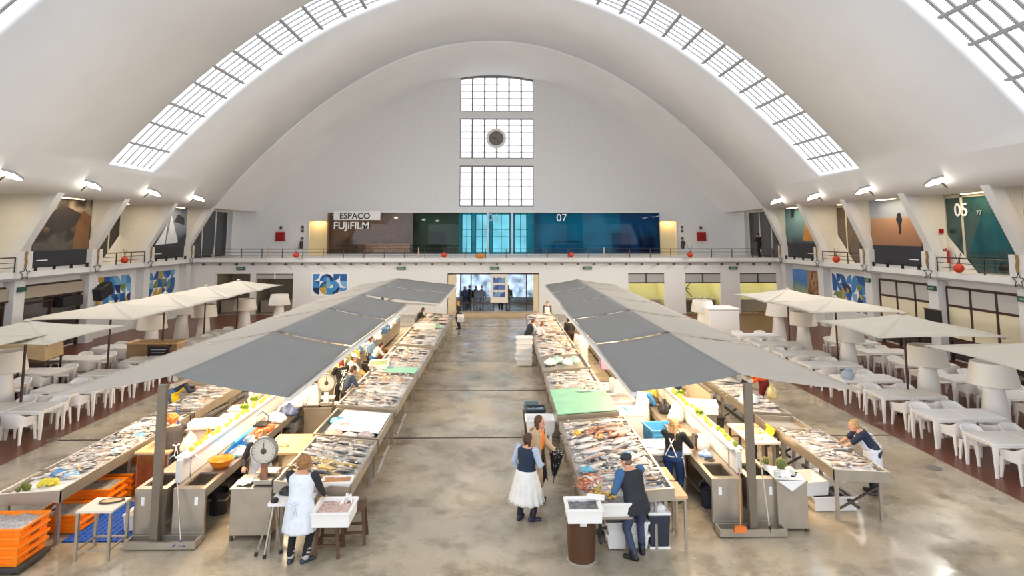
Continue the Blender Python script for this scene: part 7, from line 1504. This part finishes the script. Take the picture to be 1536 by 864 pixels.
for k, (x, y, r) in enumerate(((5.3, 12.12, .085), (5.12, 12.36, .06))):
    t = thing('cactus', '%s round ribbed cactus in a white pot on the steel cabinet' % ['larger', 'smaller'][k], 'potted plant', (x, y, .912)); MB().lathe([(.02, 0), (r * .75, 0), (r * 1.0, .12), (r * .9, .12), (r * .8, .02)], n=18).build('pot', M_plastic, t, True); m = MB(); rings = []
    for j in range(9):
        u = PI * (.05 + .9 * j / 8); rings.append([(r * math.sin(u) * (1 + .12 * math.cos(10 * a)) * math.cos(a), r * math.sin(u) * (1 + .12 * math.cos(10 * a)) * math.sin(a), .11 + r * 1.1 * (1 - math.cos(u))) for a in [2 * PI * i / 40 for i in range(40)]])
    m.loft(rings); m.build('ribbed_body', mat('cactus_green', (104, 116, 60), .6, var=.15), t, 'all'); m = MB()
    for q in range(10):
        a = q * PI / 5
        for j in range(5): u = PI * (.2 + .15 * j); c = Vector((r * 1.12 * math.sin(u) * math.cos(a), r * 1.12 * math.sin(u) * math.sin(a), .11 + r * 1.1 * (1 - math.cos(u)))); m.cap(c, c + Vector((math.cos(a), math.sin(a), .3)) * .02, .005, .002, 5)
    m.build('spine_fringe', mat('spine', (216, 200, 110), .6), t)
for k, (x, y) in enumerate(((5.5, 12.1), (5.16, 12.02))): t = thing('glass_cup', '%s clear cup beside the cactus pots' % ['farther', 'nearer'][k], 'cup', (x, y, .912)); MB().lathe([(.02, 0), (.04, 0), (.05, .11), (.044, .11), (.036, .01)], n=16).build('cup_wall', mat('cup_pale', (224, 230, 226), .15, alpha=.7), t, True); MB().lathe([(.045, .108), (.052, .112), (.045, .116)], n=16, caps=False).build('rim', M_text, t)
# boxes and goods near the outer slab, cactus side
box_open('polystyrene_box', 'open white box tilted on top of another under the blond woman\'s slab', 'box', 6.25, 13.05, .27, .5, .6, .26, M_foam, .1); box_open('polystyrene_box', 'lower white box with dark contents under the blond woman\'s slab', 'box', 6.6, 13.0, .01, .9, .62, .26, M_foam, .05, fill=mat('dark_fill', (70, 74, 88), .5, var=.3))
t = thing('side_table', 'low table of pale scraps beside the empty steel slab', 'table', (5.86, 14.85, 0)); MB().box(-.34, .34, -.7, .7, .8, .84).build('tabletop', mat('pale_top', (222, 214, 200), .5), t)
for a in (-.3, .3):
    for b in (-.62, 0, .62): MB().box(a - .025, a + .025, b - .025, b + .025, 0, .8).build('leg', M_steeld, t)
for z in (.2,): MB().box(-.3, .3, -.02, .02, z, z + .04).build('stretcher', M_steeld, t)
for k, (x, y, c) in enumerate(((5.75, 15.2, (222, 196, 150)), (5.95, 14.9, (206, 176, 130)), (6.05, 15.35, (216, 160, 130)), (5.8, 14.5, (226, 216, 190)))): bag('%s scrap heap on the low table beside the empty steel slab' % ['straw', 'tan', 'pink', 'pale'][k], x, y, .84, .3, .3, .07, c, 170 + k, 'fish', 'fish_piece', False)
t = thing('waste_bin', 'black tapered bin on the floor by the white lidded box', 'bin', (5.62, 16.9, 0)); MB().hexa([(-.2, -.18, 0), (.2, -.18, 0), (.2, .18, 0), (-.2, .18, 0)], [(-.25, -.22, .62), (.25, -.22, .62), (.25, .22, .62), (-.25, .22, .62)]).build('tub', mat('bin_black', (52, 52, 56), .5), t, bevel=.03); MB().box(-.27, .27, -.24, .24, .62, .66).build('rim', M_black, t)
t = thing('box_stand', 'low stand under the white lidded box by the black bin', 'stand', (5.2, 16.5, 0)); MB().box(-.3, .3, -.3, .3, 0, .85).build('body', M_steel, t); MB().box(-.34, .34, -.34, .34, .85, .88).build('top', M_steel, t)
t = thing('polystyrene_box', 'closed white polystyrene box tilted on the ledge by the black bin', 'box', (5.18, 16.45, .885), -.25); MB().box(-.4, .4, -.3, .3, 0, .16).build('tub', M_foam, t, bevel=.015); MB().box(-.41, .41, -.31, .31, .16, .24).build('lid', M_foam, t, bevel=.02)
t = thing('closing_board', 'tall pale panel closing the side of the outer slab near the orange jacket', 'panel', (6.12, 19.6, 0)); MB().box(-.03, .03, -1.2, 1.2, .02, .86).build('sheet', mat('panel_tan', (206, 192, 170), .6), t); MB().box(-.05, .05, -1.2, 1.2, .86, .9).build('edge_trim', M_steel, t)
t = thing('yellow_cloth', 'bright yellow cloth draped over the rim corner of the blond woman\'s slab', 'cloth', (6.28, 14.72, .8)); MB().loft([[(-.08 - .03 * math.sin(v * 3), -.22 + .44 * v, .2 - .0 * v) for v in (0, .25, .5, .75, 1)], [(-.02, -.22 + .44 * v, .22) for v in (0, .25, .5, .75, 1)], [(-.1, -.2 + .4 * v, .02) for v in (0, .25, .5, .75, 1)], [(-.12, -.18 + .36 * v, -.16 - .04 * (v > .4)) for v in (0, .25, .5, .75, 1)]], False, False).build('drape', mat('yellow_cloth', (236, 206, 40), .7), t, 'all')
bag('cream shopping bag held by the person in the orange jacket', at(1158, 588, .8)[0], at(1158, 588, .8)[1], .62, .3, .24, .36, (226, 206, 150), 180)
bag('white bag with blue print hanging on the post over the outer slab', 6.6, 16.9, .93, .5, .4, .3, (226, 230, 236), 181)
t = thing('plastic_chair', 'blue and black chair in the far service aisle under the canopy', 'chair', (5.7, 20.6, 0)); MB().box(-.22, .22, -.22, .22, .42, .46).build('seat', M_black, t); MB().box(-.22, .22, .18, .22, .46, .9).build('backrest', M_blue, t)
for a in (-.2, .2):
    for b in (-.2, .2): MB().box(a - .015, a + .015, b - .015, b + .015, 0, .42).build('leg', M_steel, t)

t = thing('waste_bin', 'black bucket standing under the sink counter with the orange bowl', 'bin', (-5.5, 12.9, 0)); MB().lathe([(.02, .0), (.16, 0), (.2, .4), (.215, .41), (.19, .41), (.15, .03)], n=20).build('bucket_wall', M_black, t, True); MB().tube([(-.2, 0, .4), (-.16, .05, .5), (0, .08, .55), (.16, .05, .5), (.2, 0, .4)], .008, 5).build('handle', M_steel, t)
t = thing('waste_bin', 'black bucket standing under the sink counter of the blonde woman', 'bin', (4.2, 13.0, 0)); MB().lathe([(.02, .0), (.15, 0), (.19, .36), (.205, .37), (.18, .37), (.14, .03)], n=20).build('bucket_wall', mat('bucket_navy', (40, 46, 70), .5), t, True); MB().tube([(-.19, 0, .36), (-.15, .05, .46), (0, .08, .5), (.15, .05, .46), (.19, 0, .36)], .008, 5).build('handle', M_steel, t)
bag('red cloth hanging under the sink counter of the blonde woman', 4.02, 14.0, .32, .12, .3, .3, (206, 70, 50), 190, 'cloth', 'cloth_bundle', False)
for k, (y, c) in enumerate(((14.2, (60, 58, 60)), (15.0, (206, 200, 190)), (16.0, (90, 80, 74)), (17.0, (210, 206, 200)))): crate('crate on the lower shelf of the orange bowl counter, %s from the sink' % ORD[k], -5.45, y, .32, .36, .6, .24, mat('shelfcrate%d' % k, c, .5), 0, 'crates on the lower shelf of the orange bowl counter')
# ================================================================ DAYLIGHT
w = bpy.data.worlds.new('world'); SC.world = w; w.use_nodes = True
bg = w.node_tree.nodes['Background']; bg.inputs[0].default_value = lin((238, 245, 255)); bg.inputs[1].default_value = 2.1
